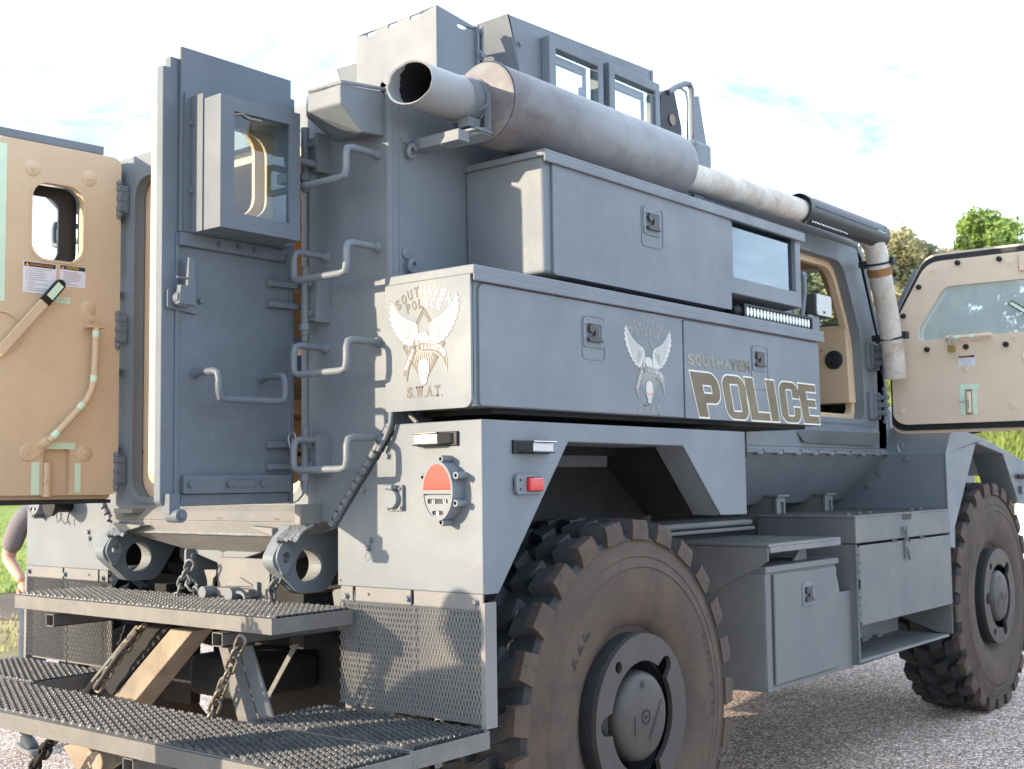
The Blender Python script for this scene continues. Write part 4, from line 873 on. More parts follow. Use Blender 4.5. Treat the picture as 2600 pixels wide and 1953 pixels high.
# ---- writing on the front door panel
m = MB(); X0 = XF + .0012; X1 = XF + .0020
def shear(tb):      # letter given in its own box: u 0..1 across the top, w 0..1 upwards; tb = (top y0, top y1, bottom y0, bottom y1)
    def f(p, x):
        u, w = p; y = (tb[0] + (tb[1] - tb[0]) * u) * w + (tb[2] + (tb[3] - tb[2]) * u) * (1 - w); return (x, y, 1.7445 + .1935 * w)
    return f
def grow(poly, d, sx, sz):
    out = []; n = len(poly); ar = sum(poly[i][0] * poly[(i + 1) % n][1] - poly[(i + 1) % n][0] * poly[i][1] for i in range(n)); sg = 1 if ar > 0 else -1
    for i in range(n):
        a = Vector((poly[i - 1][0] * sx, poly[i - 1][1] * sz)); b = Vector((poly[i][0] * sx, poly[i][1] * sz)); c = Vector((poly[(i + 1) % n][0] * sx, poly[(i + 1) % n][1] * sz))
        e1 = (b - a); e2 = (c - b)
        if e1.length < 1e-6 or e2.length < 1e-6: out.append(poly[i]); continue
        e1.normalize(); e2.normalize(); n1 = Vector((e1.y, -e1.x)) * sg; n2 = Vector((e2.y, -e2.x)) * sg; k = n1 + n2; k = k / max(.35, k.length_squared / 2) if k.length > 1e-4 else n1
        q = b + k * d; out.append((q.x / sx, q.y / sz))
    return out
def letter(outer, holes, tb):
    sx = tb[1] - tb[0]; sz = .1935; f = shear(tb)
    def emit(o_, hs, x, mi):
        loops = [o_] + hs; flat = [p for l in loops for p in l]; tri = tessellate_polygon([[Vector((p[0], p[1], 0)) for p in l] for l in loops]); m.add([f(p, x) for p in flat], [tuple(t) for t in tri], mi)
    emit(outer, holes, X0, 1)
    d = .0062
    emit(grow(outer, -d, sx, sz), [grow(h_, d, sx, sz) for h_ in holes], X1, 0)
R_ = lambda pts, r: rpoly(pts, r, 4)
letter(R_([(0, 0), (.40, 0), (.40, .30), (.80, .30), (1, .46), (1, .82), (.80, 1), (0, 1)], [0, 0, .02, .10, .14, .14, .12, 0]), [[(.40, .56), (.66, .56), (.66, .68), (.40, .68)]], (1.282, 1.512, 1.359, 1.575))
letter(R_([(.20, 0), (.82, 0), (1, .16), (1, .84), (.80, 1), (.20, 1), (0, .84), (0, .16)], .12), [[(.36, .22), (.66, .22), (.66, .76), (.36, .76)]], (1.530, 1.738, 1.590, 1.795))
letter([(0, 0), (1, 0), (1, .235), (.44, .235), (.44, 1), (0, 1)], [], (1.731, 1.935, 1.800, 1.982))
letter([(0, 0), (1, 0), (1, 1), (0, 1)], [], (1.925, 2.018, 1.986, 2.070))
letter(R_([(.20, 0), (.82, 0), (1, .15), (1, .42), (.64, .42), (.64, .20), (.38, .20), (.38, .78), (.62, .78), (.62, .58), (1, .58), (1, .86), (.80, 1), (.20, 1), (0, .85), (0, .15)], [.12, .12, .12, .02, 0, .03, .03, .03, .03, 0, .02, .12, .12, .12, .12, .12]), [], (2.045, 2.250, 2.088, 2.292))
letter([(0, 0), (1, 0), (1, .24), (.46, .24), (.46, .40), (.90, .40), (.90, .63), (.46, .63), (.46, .77), (1, .77), (1, 1), (0, 1)], [], (2.240, 2.432, 2.302, 2.484))
m.build('police_lettering', [GOLD, CREAM], lb)
m = MB(); w_ = 'SOUTHAVEN'
for i, ch in enumerate(w_):
    y0 = 1.270 + i * (.526 / 9); put_text(m, ch, lambda a, b, y0=y0: (X0, y0 + .003 + a * .050 + (1 - b) * .010, 1.957 + b * .046), 0 if i < 6 else 1, .035)
m.build('southaven_lettering', [GOLDL, GOLD], lb)
# ---- the emblem: eagle, lozenge, ribbons, skull and arched words
def emblem(name, parent, fn, mats, mirror_words=False):
    """fn(u, w, lift) -> point. mats: 0 dark lettering 1 lettering in reflection tone 2 white 3 line 4 ribbon 5 red 6 paint behind the lozenge"""
    g = MB()
    def poly(pts, lift, mi):
        tri = tessellate_polygon([[Vector((p[0], p[1], 0)) for p in pts]]); g.add([fn(p[0], p[1], lift) for p in pts], [tuple(t) for t in tri], mi)
    def line(pts, w, lift, mi, taper=False):
        for i in range(len(pts) - 1):
            a, b = Vector(pts[i]), Vector(pts[i + 1]); d = (b - a); 
            if d.length < 1e-6: continue
            d.normalize(); q = Vector((-d.y, d.x)) * w / 2; k = 1 - (i + 1) / (len(pts) - 1) if taper else 1; k0 = 1 - i / (len(pts) - 1) if taper else 1
            g.add([fn(*(a + q * k0), lift), fn(*(b + q * k), lift), fn(*(b - q * k), lift), fn(*(a - q * k0), lift)], [(0, 1, 2, 3)], mi)
    # lozenge
    D0 = [(0, .124), (-.096, .0), (0, -.125), (.096, .0)]
    line(D0 + [D0[0]], .0065, .0004, 0); D1 = [(a * .88, b * .88) for a, b in D0]; line(D1 + [D1[0]], .0045, .0004, 3)
    # body feathers
    poly([(-.034, -.012), (.040, -.016), (.058, -.045), (.036, -.078), (0, -.100), (-.036, -.078), (-.055, -.045)], .0008, 3)
    for i in range(-4, 5):
        x = i * .0105; line([(x * .7, -.018), (x, -.045), (x * 1.05, -.070 + abs(x) * .3)], .0016, .0012, 2)
        line([(x * .9 + .004, -.03), (x * .9 + .006, -.056)], .0012, .0012, 0)
    # wings: one side, mirrored
    Wg = [(.030, .008), (.026, .034), (.030, .068), (.040, .078), (.075, .090), (.100, .103), (.118, .118), (.135, .136), (.150, .156), (.153, .160), (.150, .142),
          (.161, .147), (.155, .126), (.165, .128), (.155, .107), (.163, .103), (.148, .086), (.154, .080), (.138, .068), (.142, .060), (.126, .050), (.128, .042), (.113, .034), (.112, .026), (.098, .021), (.094, .012), (.080, .010), (.068, .002), (.058, .006), (.046, -.002)]
    for s in (-1, 1):
        W2 = [(s * a, b) for a, b in Wg]; out_ = [(s * (.092 + (a - .092) * 1.045), .075 + (b - .075) * 1.05) for a, b in Wg]
        poly(out_, .0010, 3); poly(W2, .0014, 2)
        for i in range(9):       # long feathers
            t = i / 8; a = (s * (.052 + .020 * t), .074 - .052 * t); e = (s * (.150 - .052 * t ** 1.4), .140 - .120 * t)
            mid = ((a[0] * .45 + e[0] * .55), (a[1] * .5 + e[1] * .5) - .010 * (1 - t))
            line([a, mid, e], .0026, .0018, 3)
        for i in range(6):
            t = i / 5; line([(s * (.036 + .035 * t), .070 - .010 * t), (s * (.045 + .030 * t), .060 - .030 * t), (s * (.048 + .022 * t), .040 - .026 * t)], .0022, .0018, 3)
    # head, beak
    poly([(-.031, .040), (-.017, .045), (.004, .047), (.018, .041), (.025, .028), (.027, .006), (.012, .000), (-.010, .005), (-.022, .016), (-.036, .020), (-.042, .030), (-.038, .036)], .0022, 3)
    poly([(-.029, .038), (-.016, .043), (.004, .045), (.016, .039), (.023, .027), (.024, .008), (.012, .003), (.006, .012), (.001, .004), (-.005, .013), (-.010, .007), (-.020, .019), (-.033, .023), (-.038, .029)], .0026, 2)
    line([(-.040, .026), (-.030, .028), (-.022, .024)], .0016, .0030, 3); line([(-.024, .036), (-.018, .034)], .003, .0030, 3)
    # ribbons
    rb = [(-.030, -.006), (-.022, .012), (.012, .008), (.050, .003), (.082, -.009), (.101, -.032), (.108, -.060), (.104, -.094), (.094, -.066), (.080, -.044), (.056, -.027), (.026, -.021), (-.003, -.020), (-.024, -.016)]
    poly(rb, .0030, 4); line(rb + [rb[0]], .0014, .0034, 2)
    rl = [(-.058, .004), (-.046, .004), (-.040, -.018), (-.052, -.045), (-.070, -.076), (-.078, -.118), (-.085, -.092), (-.096, -.096), (-.089, -.064), (-.074, -.028)]
    poly(rl, .0030, 4)
    poly([(-.046, .022), (-.036, .020), (-.040, -.012), (-.052, -.016), (-.050, .006)], .0031, 0)
    for i, ch in enumerate('AGONISTIKOS'):
        t = (i + .5) / 11; a = rad(3 - 62 * t ** 1.35); px = -.014 + .108 * sin(t * pi / 2 * 1.02); pz = -.004 - .036 * t ** 2.1; r_, u_ = Vector((cos(a), sin(a))), Vector((-sin(a), cos(a)))
        put_text(g, ch, lambda p, q, px=px, pz=pz, r_=r_, u_=u_: fn(px + (p - .5) * .0078 * r_.x + (q - .5) * .0165 * u_.x, pz + (p - .5) * .0078 * r_.y + (q - .5) * .0165 * u_.y, .0038), 2, .03)
    for i, ch in enumerate('SUPERO'):
        t = i / 5; px, pz = -.0835 + .033 * t, -.071 + .056 * t; a = rad(62); r_, u_ = Vector((cos(a), sin(a))), Vector((-sin(a), cos(a)))
        put_text(g, ch, lambda p, q, px=px, pz=pz, r_=r_, u_=u_: fn(px + (p - .5) * .0105 * r_.x + (q - .5) * .0125 * u_.x, pz + (p - .5) * .0105 * r_.y + (q - .5) * .0125 * u_.y, .0038), 2, .03)
    # skull
    sk = rpoly([(-.024, -.068), (-.019, -.050), (0, -.043), (.019, -.050), (.024, -.068), (.023, -.092), (.016, -.104), (.012, -.124), (0, -.130), (-.012, -.124), (-.016, -.104), (-.023, -.092)], .008, 3)
    poly([(a * 1.1, -.085 + (b + .085) * 1.06) for a, b in sk], .0030, 3); poly(sk, .0036, 2)
    for s in (-1, 1):
        poly([(s * .018, -.084), (s * .004, -.094), (s * .006, -.099), (s * .016, -.096)], .0042, 5); line([(s * .013, -.106), (s * .009, -.116), (s * .002, -.119)], .0018, .0042, 3)
    poly([(0, -.097), (-.003, -.105), (.003, -.105)], .0042, 3); line([(-.009, -.112), (0, -.115), (.009, -.112)], .0012, .0042, 3)
    # arched words
    def arch(word, R, cz, a0, a1, hgt, wid, skew=0):
        n = len(word)
        for i, ch in enumerate(word):
            t = i / (n - 1); a = rad(a0 + (a1 - a0) * t); cx, cz_ = R * sin(a), cz + R * cos(a); r_, u_ = Vector((cos(a), -sin(a))), Vector((sin(a), cos(a)))
            put_text(g, ch, lambda p, q, cx=cx, cz_=cz_, r_=r_, u_=u_: fn(cx + (p - .5) * wid * (.55 if ch == 'I' else 1) * r_.x + (q - .5) * hgt * u_.x, cz_ + (p - .5) * wid * (.55 if ch == 'I' else 1) * r_.y + (q - .5) * hgt * u_.y, .0006), 0 if t < .42 else 1, .045)
    arch('SOUTHAVEN', .2076, -.025, -35, 35, .036, .0225); arch('POLICE', .223, -.082, -18.5, 18.5, .033, .0205)
    w = 0
    for ch, x, ww in (('S', -.080, .027), ('.', -.049, .006), ('W', -.038, .034), ('.', .001, .006), ('A', .011, .027), ('.', .041, .006), ('T', .049, .025), ('.', .078, .006)):
        hh = .006 if ch == '.' else .037
        put_text(g, ch, lambda p, q, x=x, ww=ww, hh=hh: fn(x + p * ww, -.171 + q * hh, .0006), 0, .045)
        if ch not in '.A':       # slab feet as on the old poster face
            for zz in (-.171, -.1395): 
                if ch == 'T' and zz > -.15: continue
                if ch == 'W' and zz < -.15: continue
                if ch == 'S': continue
                g.add([fn(x + ww * .2 * (ch == 'T'), zz, .0006), fn(x + ww - ww * .2 * (ch == 'T'), zz, .0006), fn(x + ww - ww * .2 * (ch == 'T'), zz + .0055, .0006), fn(x + ww * .2 * (ch == 'T'), zz + .0055, .0006)], [(0, 1, 2, 3)], 0)
    return g.build(name, mats, parent)
emblem('police_emblem', lb, lambda u, w, l: (1.147 + u * .97, -.0328 - l * .35, 1.951 + w), [FOILD, FOILR, EAGLE, FEATH, RIBB, REYE])
PALE1 = mat('pale_foil', (0.215, 0.205, 0.205), .42, metal=.2); PALE2 = mat('pale_foil_line', (0.20, 0.20, 0.195), .45); PALER = mat('pale_ribbon', (0.225, 0.215, 0.20), .45)
emblem('police_emblem', lb, lambda u, w, l: (XF + .0006 + l * .35, .993 + u * 1.02, 1.921 + w * 1.02), [PALE1, PALE1, EAGLE, PALE2, PALER, REYE])

# ------------------------------------------------------------------ exhaust
MC = Vector((1.170, 0, 2.830)); MR = .146
m = MB(); pr_ = [(0, .25), (MR - .012, .25), (MR - .003, .253), (MR, .262), (MR, 1.46), (MR - .004, 1.49), (MR - .02, 1.515), (MR - .05, 1.532), (.06, 1.54), (0, 1.54)]
m.lathe(pr_, MC, (0, 1, 0), 56); mu = m.build('muffler', MUFF, T, smooth=50)
m = MB(); m.lathe([(MR + .001, .256), (MR + .003, .259), (MR + .001, .264)], MC, (0, 1, 0), 48); m.lathe([(MR, .95), (MR + .0015, .953), (MR, .956)], MC, (0, 1, 0), 48); split_build(m, 'muffler_seam', MUFF, mu, smooth=60)
# tail pipe with slash-cut mouth
PC_ = Vector((1.115, 0, 2.838)); r1, r2 = .079, .073; n = 40; g = MB(); vo = []; 
def mouth(a, r): # the cut runs back on the far-left side
    x, z = r * cos(a), r * sin(a); return -.060 + x * .36 + z * .16
ro, ri, bo, bi = [], [], [], []
for i in range(n):
    a = 2 * pi * i / n
    wob = .006 * noise.noise(Vector((cos(a) * 3, sin(a) * 3, 1)))
    yo = mouth(a, r1) + wob
    ro.append((PC_.x + r1 * cos(a), yo, PC_.z + r1 * sin(a))); ri.append((PC_.x + r2 * cos(a), yo + .004, PC_.z + r2 * sin(a)))
    bo.append((PC_.x + r1 * cos(a), .30, PC_.z + r1 * sin(a))); bi.append((PC_.x + r2 * cos(a), .30, PC_.z + r2 * sin(a)))
g.add(ro + ri + bo + bi, [(i, (i + 1) % n, n + (i + 1) % n, n + i) for i in range(n)] + [(i, 2 * n + i, 2 * n + (i + 1) % n, (i + 1) % n) for i in range(n)], 0)
rm = []
for i in range(n):
    a = 2 * pi * i / n; k_ = max(0.0, cos(a - rad(195))) ** 1.2
    rm.append((PC_.x + r2 * cos(a), ri[i][1] + .004 + .050 * k_ + .010 * noise.noise(Vector((cos(a) * 6, sin(a) * 6, 4))) * (k_ > .05), PC_.z + r2 * sin(a)))
g.add(ri + rm, [(i, (i + 1) % n, n + (i + 1) % n, n + i) for i in range(n)], 0)
g.add(rm + bi, [(i, (i + 1) % n, n + (i + 1) % n, n + i) for i in range(n)] + [tuple(range(n, 2 * n))], 1)
PIPEG = mat('pipe_paint', (0.235, 0.25, 0.265), .5, var=.12, vscale=5, col2=(.28, .285, .285), speck=.3, speck_col=(.22, .17, .13), speck_scale=9)
SOOT = mat('soot', (0.012, 0.012, 0.014), .9)
g.build('tail_pipe', [PIPEG, SOOT], mu, smooth=50)
m = MB(); m.lathe([(r1, .185), (r1 + .006, .187), (r1 + .006, .232), (r1, .234)], PC_, (0, 1, 0), 32); m.box(PC_.x + .01, PC_.x + .06, .175, .235, PC_.z - .108, PC_.z - .075); m.cyl((PC_.x + .078, .21, PC_.z - .05), (PC_.x + .112, .21, PC_.z - .04), .005, 6); m.build('pipe_clamp', GREY, mu, smooth=40)
m = MB(); m.lathe([(r1 + .002, .238), (r1 + .012, .240), (r1 + .012, .256), (r1 + .002, .258)], PC_, (0, 1, 0), 32); m.box(PC_.x + .075, PC_.x + .10, .238, .256, PC_.z - .12, PC_.z + .02); m.box(PC_.x + .02, PC_.x + .10, .20, .30, PC_.z - .125, PC_.z - .115); m.build('pipe_hanger', GREY, mu, bevel=.002)
m = MB(); m.box(HX, PC_.x + .07, .108, .165, 2.665, 2.705); m.hexa([(PC_.x - .02, .165, 2.66), (PC_.x + .10, .30, 2.70), (PC_.x + .10, .30, 2.715), (PC_.x - .02, .165, 2.70)], [(PC_.x - .02, .108, 2.66), (PC_.x + .10, .19, 2.70), (PC_.x + .10, .19, 2.715), (PC_.x - .02, .108, 2.70)])
m.box(PC_.x + .0, PC_.x + .11, .16, .30, 2.705, 2.715); m.build('muffler_bracket', GREY, T, bevel=.003)
# wrapped pipe
WX = 1.125; WZ = 2.868
def rings(P, r, n=14, amp=.0022, step=.013):
    out_, rf = [], []
    for i in range(len(P) - 1):
        a, b = Vector(P[i]), Vector(P[i + 1]); k = max(2, int((b - a).length / step))
        for j in range(k): out_.append(tuple(a.lerp(b, j / k))); rf.append(r + (amp if j % 2 else 0) + .0018 * noise.noise(Vector((i * 3 + j * .21, 0, 0))))
    out_.append(P[-1]); rf.append(r); return out_, rf
P_, rf_ = rings([(WX + .02, 1.52, WZ - .035), (WX, 1.78, WZ - .018), (WX, 2.2, WZ - .005), (WX, 2.9, WZ + .004)], .059); m = MB(); m.tube(P_, .059, 20, rf=rf_); m.build('exhaust_pipe', WRAP, T, smooth=70)
el = [(WX, 3.55, WZ + .012), (WX, 3.68, WZ + .0), (WX, 3.76, WZ - .03), (WX + .0, 3.80, WZ - .08), (WX, 3.83, WZ - .15), (WX, 3.90, WZ - .34), (WX, 3.99, WZ - .60), (WX + .0, 4.02, WZ - .80)]
P_, rf_ = rings(el, .062); m = MB(); m.tube(P_, .062, 20, rf=rf_); m.build('exhaust_pipe', WRAP, T, smooth=70)
m = MB(); P_, rf_ = rings([(WX, 3.835, WZ - .165), (WX, 3.852, WZ - .21)], .0645); m.tube(P_, .063, 20, rf=rf_, cap=False); m.build('rust_ring', RUST, T, smooth=70)
# perforated heat shield: half pipe with holes
g = MB(); R0 = .079; a0, a1 = rad(-75), rad(155); na = 28; hole_rows = (20,); nY = 34; Y0, Y1 = 2.80, 3.82
def zline(y): return WZ + .012
def shp(i, y, R): a = a0 + (a1 - a0) * i / na; return (WX + R * cos(a), y, zline(y) + R * sin(a))
for R in (R0, R0 - .004):
    vs_ = [[shp(i, Y0 + (Y1 - Y0) * j / (nY * 2), R) for i in range(na + 1)] for j in range(nY * 2 + 1)]
    flat = [p for r in vs_ for p in r]; f = []
    for j in range(nY * 2):
        for i in range(na):
            if i in (2, 9, 19) and j % 2 == 1 and 1 < j < nY * 2 - 2: continue
            k = j * (na + 1) + i; f.append((k, k + 1, k + na + 2, k + na + 1))
    g.add(flat, f)
g.build('heat_shield', SHIELD, T, smooth=50)
m = MB()
for y in (Y0 + .02, Y1 - .03):
    for i in (1, 13, 25): a = a0 + (a1 - a0) * i / na; m.cyl((WX + R0 * cos(a), y, zline(y) + R0 * sin(a)), (WX + (R0 + .006) * cos(a), y, zline(y) + (R0 + .006) * sin(a)), .007, 8)
split_build(m, 'rivet', GALV, T)
for y, z in ((3.83, WZ - .14), (3.985, WZ - .56)):
    m = MB(); m.lathe([(.067, -.006), (.070, -.006), (.070, .006), (.067, .006)], (WX, y, z), (0, .3, -1), 24); m.box(WX - .12, WX - .06, y - .01, y + .06, z - .015, z + .02); m.box(WX + .05, WX + .085, y + .0, y + .05, z - .01, z + .03); m.build('pipe_strap', BLACK, T, smooth=40)
m = MB(); m.box(1.20, 1.27, 1.52, 1.60, 2.66, 2.71); m.build('pipe_saddle', BLACK, T, bevel=.004)

# ------------------------------------------------------------------ roof turret
tur = thing('turret', (0, 1.7, TOP), None, None); tur.parent = T; tur.location = Vector((0, 1.7, TOP)) - WLOC[T.name]; 
def slot(cx, cz, w, h): return rr(cx - w / 2, cx + w / 2, cz - h / 2, cz + h / 2, h / 2 * .99, 4)
m = MB(); m.plate('y', [(-.040, 2.95), (.452, 2.95), (.452, 3.536), (-.040, 3.516)], [slot(.055, 3.505, .060, .018), slot(.19, 3.510, .060, .018), slot(.325, 3.515, .060, .018)], .800, .808)
m.plate('x', [(.808, 2.95), (1.10, 2.95), (1.10, 3.505), (.808, 3.536)], [slot(.965, 3.485, .060, .018)], .444, .452)
m.plate('x', [(.808, 2.95), (1.10, 2.95), (1.10, 3.50), (.808, 3.516)], [], -.040, -.032)
m.box(-.04, .45, .808, 1.10, 2.95, 2.958)
m.build('rear_shield', GREY, tur, bevel=.002)
m = MB()
for y in (1.055, 1.085): m.box(.452, .470, y - .006, y + .006, 2.95, 3.515)
m.bolt((.47, 1.07, 3.49), (1, 0, 0), .010); m.bolt((.47, 1.07, 3.38), (1, 0, 0), .016, .012); m.build('shield_bracket', GREY, tur, bevel=.002)
TX = .55
for s in (1, -1):
    side = [(1.158, 3.576), (1.25, 3.34), (1.40, 2.88), (2.42, 2.88), (2.345, 3.60), (2.32, 3.62)]
    wins = [rr(1.44, 1.82, 2.98, 3.50, .01), rr(1.92, 2.31, 2.98, 3.50, .01)]
    g = MB(); g.plate('x', side, wins, s * TX - .012, s * TX); g.build('turret_wall', GREY, tur, bevel=.002)
    for (w0, w1) in ((1.40, 1.83), (1.88, 2.34)):
        g = MB(); xa, xb = (s * TX, s * (TX + .05)); xa, xb = min(xa, xb), max(xa, xb)
        g.plate('x', [(w0, 2.93), (w1, 2.93), (w1, 3.535), (w0, 3.535)], [[(w0 + .05, 2.98), (w1 - .045, 2.98), (w1 - .045, 3.485), (w0 + .05, 3.485)]], xa, xb)
        fo = g.build('window_frame', GREY, tur, bevel=.004)
        g = MB(); g.sheet('x', rr(w0 + .05, w1 - .045, 2.98, 3.485, 0), s * (TX + .02)); g.build('pane', GLASS, tur)
        g = MB(); g.box(s * (TX - .03) - .012, s * (TX - .03) + .012, w1 - .085, w1 - .05, 2.98, 3.45); g.box(s * (TX - .03) - .012, s * (TX - .03) + .012, w0 + .05, w1 - .05, 3.455, 3.49); g.build('inner_seal', mat('pale_seal', (.5, .5, .55), .5) if 'pale_seal' not in MATS else MATS['pale_seal'], tur)
    g = MB(); g.hexa([(s * TX, 1.158, 3.576), (s * .28, 1.12, 3.55), (s * .30, 1.36, 2.88), (s * TX, 1.40, 2.88)], [(s * TX, 1.17, 3.576), (s * .28, 1.132, 3.55), (s * .30, 1.372, 2.88), (s * TX, 1.412, 2.88)]); g.build('turret_wall', GREY, tur)
    g = MB(); g.box(s * (TX + .002) - .003, s * (TX + .002) + .003, 2.33, 2.352, 3.36, 3.62); g.bolt((s * TX, 1.24, 3.46), (s, 0, 0), .010); g.build('turret_bolt', GREY, tur)
m = MB(); m.hexa([(.28, 1.12, 3.55), (-.28, 1.12, 3.55), (-.30, 1.36, 2.88), (.30, 1.36, 2.88)], [(.28, 1.132, 3.55), (-.28, 1.132, 3.55), (-.30, 1.372, 2.88), (.30, 1.372, 2.88)]); m.build('turret_wall', GREY, tur)
m = MB(); m.bolt((.50, 1.225, 3.44), (0, -1, -.3), .014); m.build('bolt', GREY, tur, smooth=30)
m = MB(); m.lathe([(.62, 0), (.66, 0), (.66, .05), (.62, .05)], (0, 1.75, TOP + .02), (0, 0, 1), 40); m.build('turret_ring', GREY, tur, smooth=40)
m = MB(); m.box(-.52, -.14, 1.02, 1.05, 2.92, 3.36); m.hexa([(-.52, 1.05, 3.30), (-.14, 1.05, 3.36), (-.14, 1.2, 3.36), (-.52, 1.2, 3.30)], [(-.52, 1.05, 2.92), (-.14, 1.05, 2.92), (-.14, 1.2, 2.92), (-.52, 1.2, 2.92)]); m.build('turret_shield', GREY, tur, bevel=.003)
# gun shield plate and mirror in front of the turret
m = MB(); m.plate('x', [(2.66, 2.90), (2.94, 2.90), (2.835, 3.20), (2.73, 3.565), (2.672, 3.55)], [], .592, .602); m.build('front_shield', GREY, tur, bevel=.002)
m = MB(); m.plate('x', rpoly([(2.33, 3.20), (2.54, 3.18), (2.55, 3.345), (2.475, 3.548), (2.40, 3.52), (2.345, 3.48)], .02), [], .555, .60); m.build('mirror_head', BPLAS, tur, bevel=.006)
m = MB(); m.plate('x', rpoly([(2.265, 3.15), (2.325, 3.15), (2.335, 3.48), (2.27, 3.465)], .01), [], .56, .585); m.build('mirror_plate', GREY, tur, bevel=.004)
m = MB(); m.tube([(.60, 2.42, 3.51), (.60, 2.50, 3.56), (.60, 2.59, 3.60), (.60, 2.635, 3.607), (.60, 2.655, 3.585), (.60, 2.655, 3.50), (.60, 2.652, 2.95)], .016, 10); m.tube([(.60, 2.48, 3.545), (.60, 2.55, 3.565), (.60, 2.60, 3.555), (.60, 2.61, 3.50), (.60, 2.60, 3.1)], .006, 8); m.build('mirror_arm', GREY, tur, smooth=60)
m = MB(); m.cyl((.602, 2.45, 3.37), (.606, 2.45, 3.37), .03, 14); m.build('mirror_bolt', TAN2, tur, smooth=40)
# dome-like thing peeping over the shield
m = MB(); m.box(.60, .75, 2.42, 2.60, 2.90, 3.24); m.build('roof_box', GREY, tur, bevel=.02)

# ------------------------------------------------------------------ light bar and work lamp on the lower box
m = MB(); lx0, lx1, ly0, ly1, lz0, lz1 = 1.245, 1.315, 1.84, 2.52, 2.203, 2.268
m.box(lx0, lx1 - .006, ly0, ly1, lz0, lz1); m.plate('x', rr(ly0, ly1, lz0, lz1, .008), [rr(ly0 + .018, ly1 - .012, lz0 + .010, lz1 - .010, .012)], lx1 - .006, lx1 + .006)
for i in range(13):
    for z in (lz1, lz0): m.cyl((lx1 - .01, ly0 + .03 + i * .052, z - .002), (lx1 - .01, ly0 + .03 + i * .052, z + .003), .004, 6)
bar = m.build('light_bar', BPLAS, T, bevel=.002)
m = MB(); m.lathe([(.0, -.05), (.022, -.045), (.033, -.02), (.036, .0)], (1.275, ly0, 2.236), (0, 1, 0), 20); m.box(1.25, 1.30, ly0 - .03, ly0 - .01, 2.196, 2.23); m.box(1.25, 1.30, ly1 + .005, ly1 + .02, 2.196, 2.23); split_build(m, 'end_cap', BPLAS, bar, smooth=50)
for i in range(20):
    y = ly0 + .035 + i * (ly1 - ly0 - .06) / 19.5; m = MB(); m.plate('x', [(y + .0125 * cos(t), 2.2355 + .0205 * sin(t)) for t in [2 * pi * q / 14 for q in range(14)]], [], lx1 - .001, lx1 + .004); me_l = m.build('led_lens', LEDC, bar, smooth=80)
m = MB(); m.box(lx1 - .004, lx1 - .002, ly0 + .02, ly1 - .014, lz0 + .012, lz1 - .012); m.build('reflector', WHEEL2, bar)
m = MB(); wy0, wy1, wz0, wz1, wx = 2.60, 2.80, 2.285, 2.405, 1.27
m.hexa([(wx - .03, wy0 - .03, wz0 + .015), (wx - .03, wy1 - .05, wz0 + .015), (wx - .03, wy1 - .05, wz1 - .015), (wx - .03, wy0 - .03, wz1 - .015)], [(wx + .03, wy0, wz0), (wx + .03, wy1 - .02, wz0), (wx + .03, wy1 - .02, wz1), (wx + .03, wy0, wz1)])
lamp = m.build('work_lamp', BPLAS, T, bevel=.010, seg=3)
m = MB(); m.plate('x', rr(wy0 + .008, wy1 - .028, wz0 + .008, wz1 - .008, .014), [], wx + .028, wx + .036); m.build('lamp_lens', CLEARL, lamp, bevel=.002)
m = MB(); m.box(wx + .0365, wx + .0375, 2.675, 2.682, 2.305, 2.318); m.box(wx + .0365, wx + .0375, 2.690, 2.697, 2.305, 2.318); m.box(wx + .0365, wx + .0375, 2.675, 2.697, 2.310, 2.313); m.build('lamp_logo', BPLAS, lamp)
m = MB(); m.tube([(wx, 2.50, 2.25), (wx, 2.545, 2.40), (wx, 2.545, 2.475), (wx - .01, 2.56, 2.492), (wx - .05, 2.60, 2.495)], .013, 10); m.box(wx - .03, wx + .02, 2.54, 2.66, 2.20, 2.29); m.build('lamp_bracket', GREY, lamp, smooth=50)

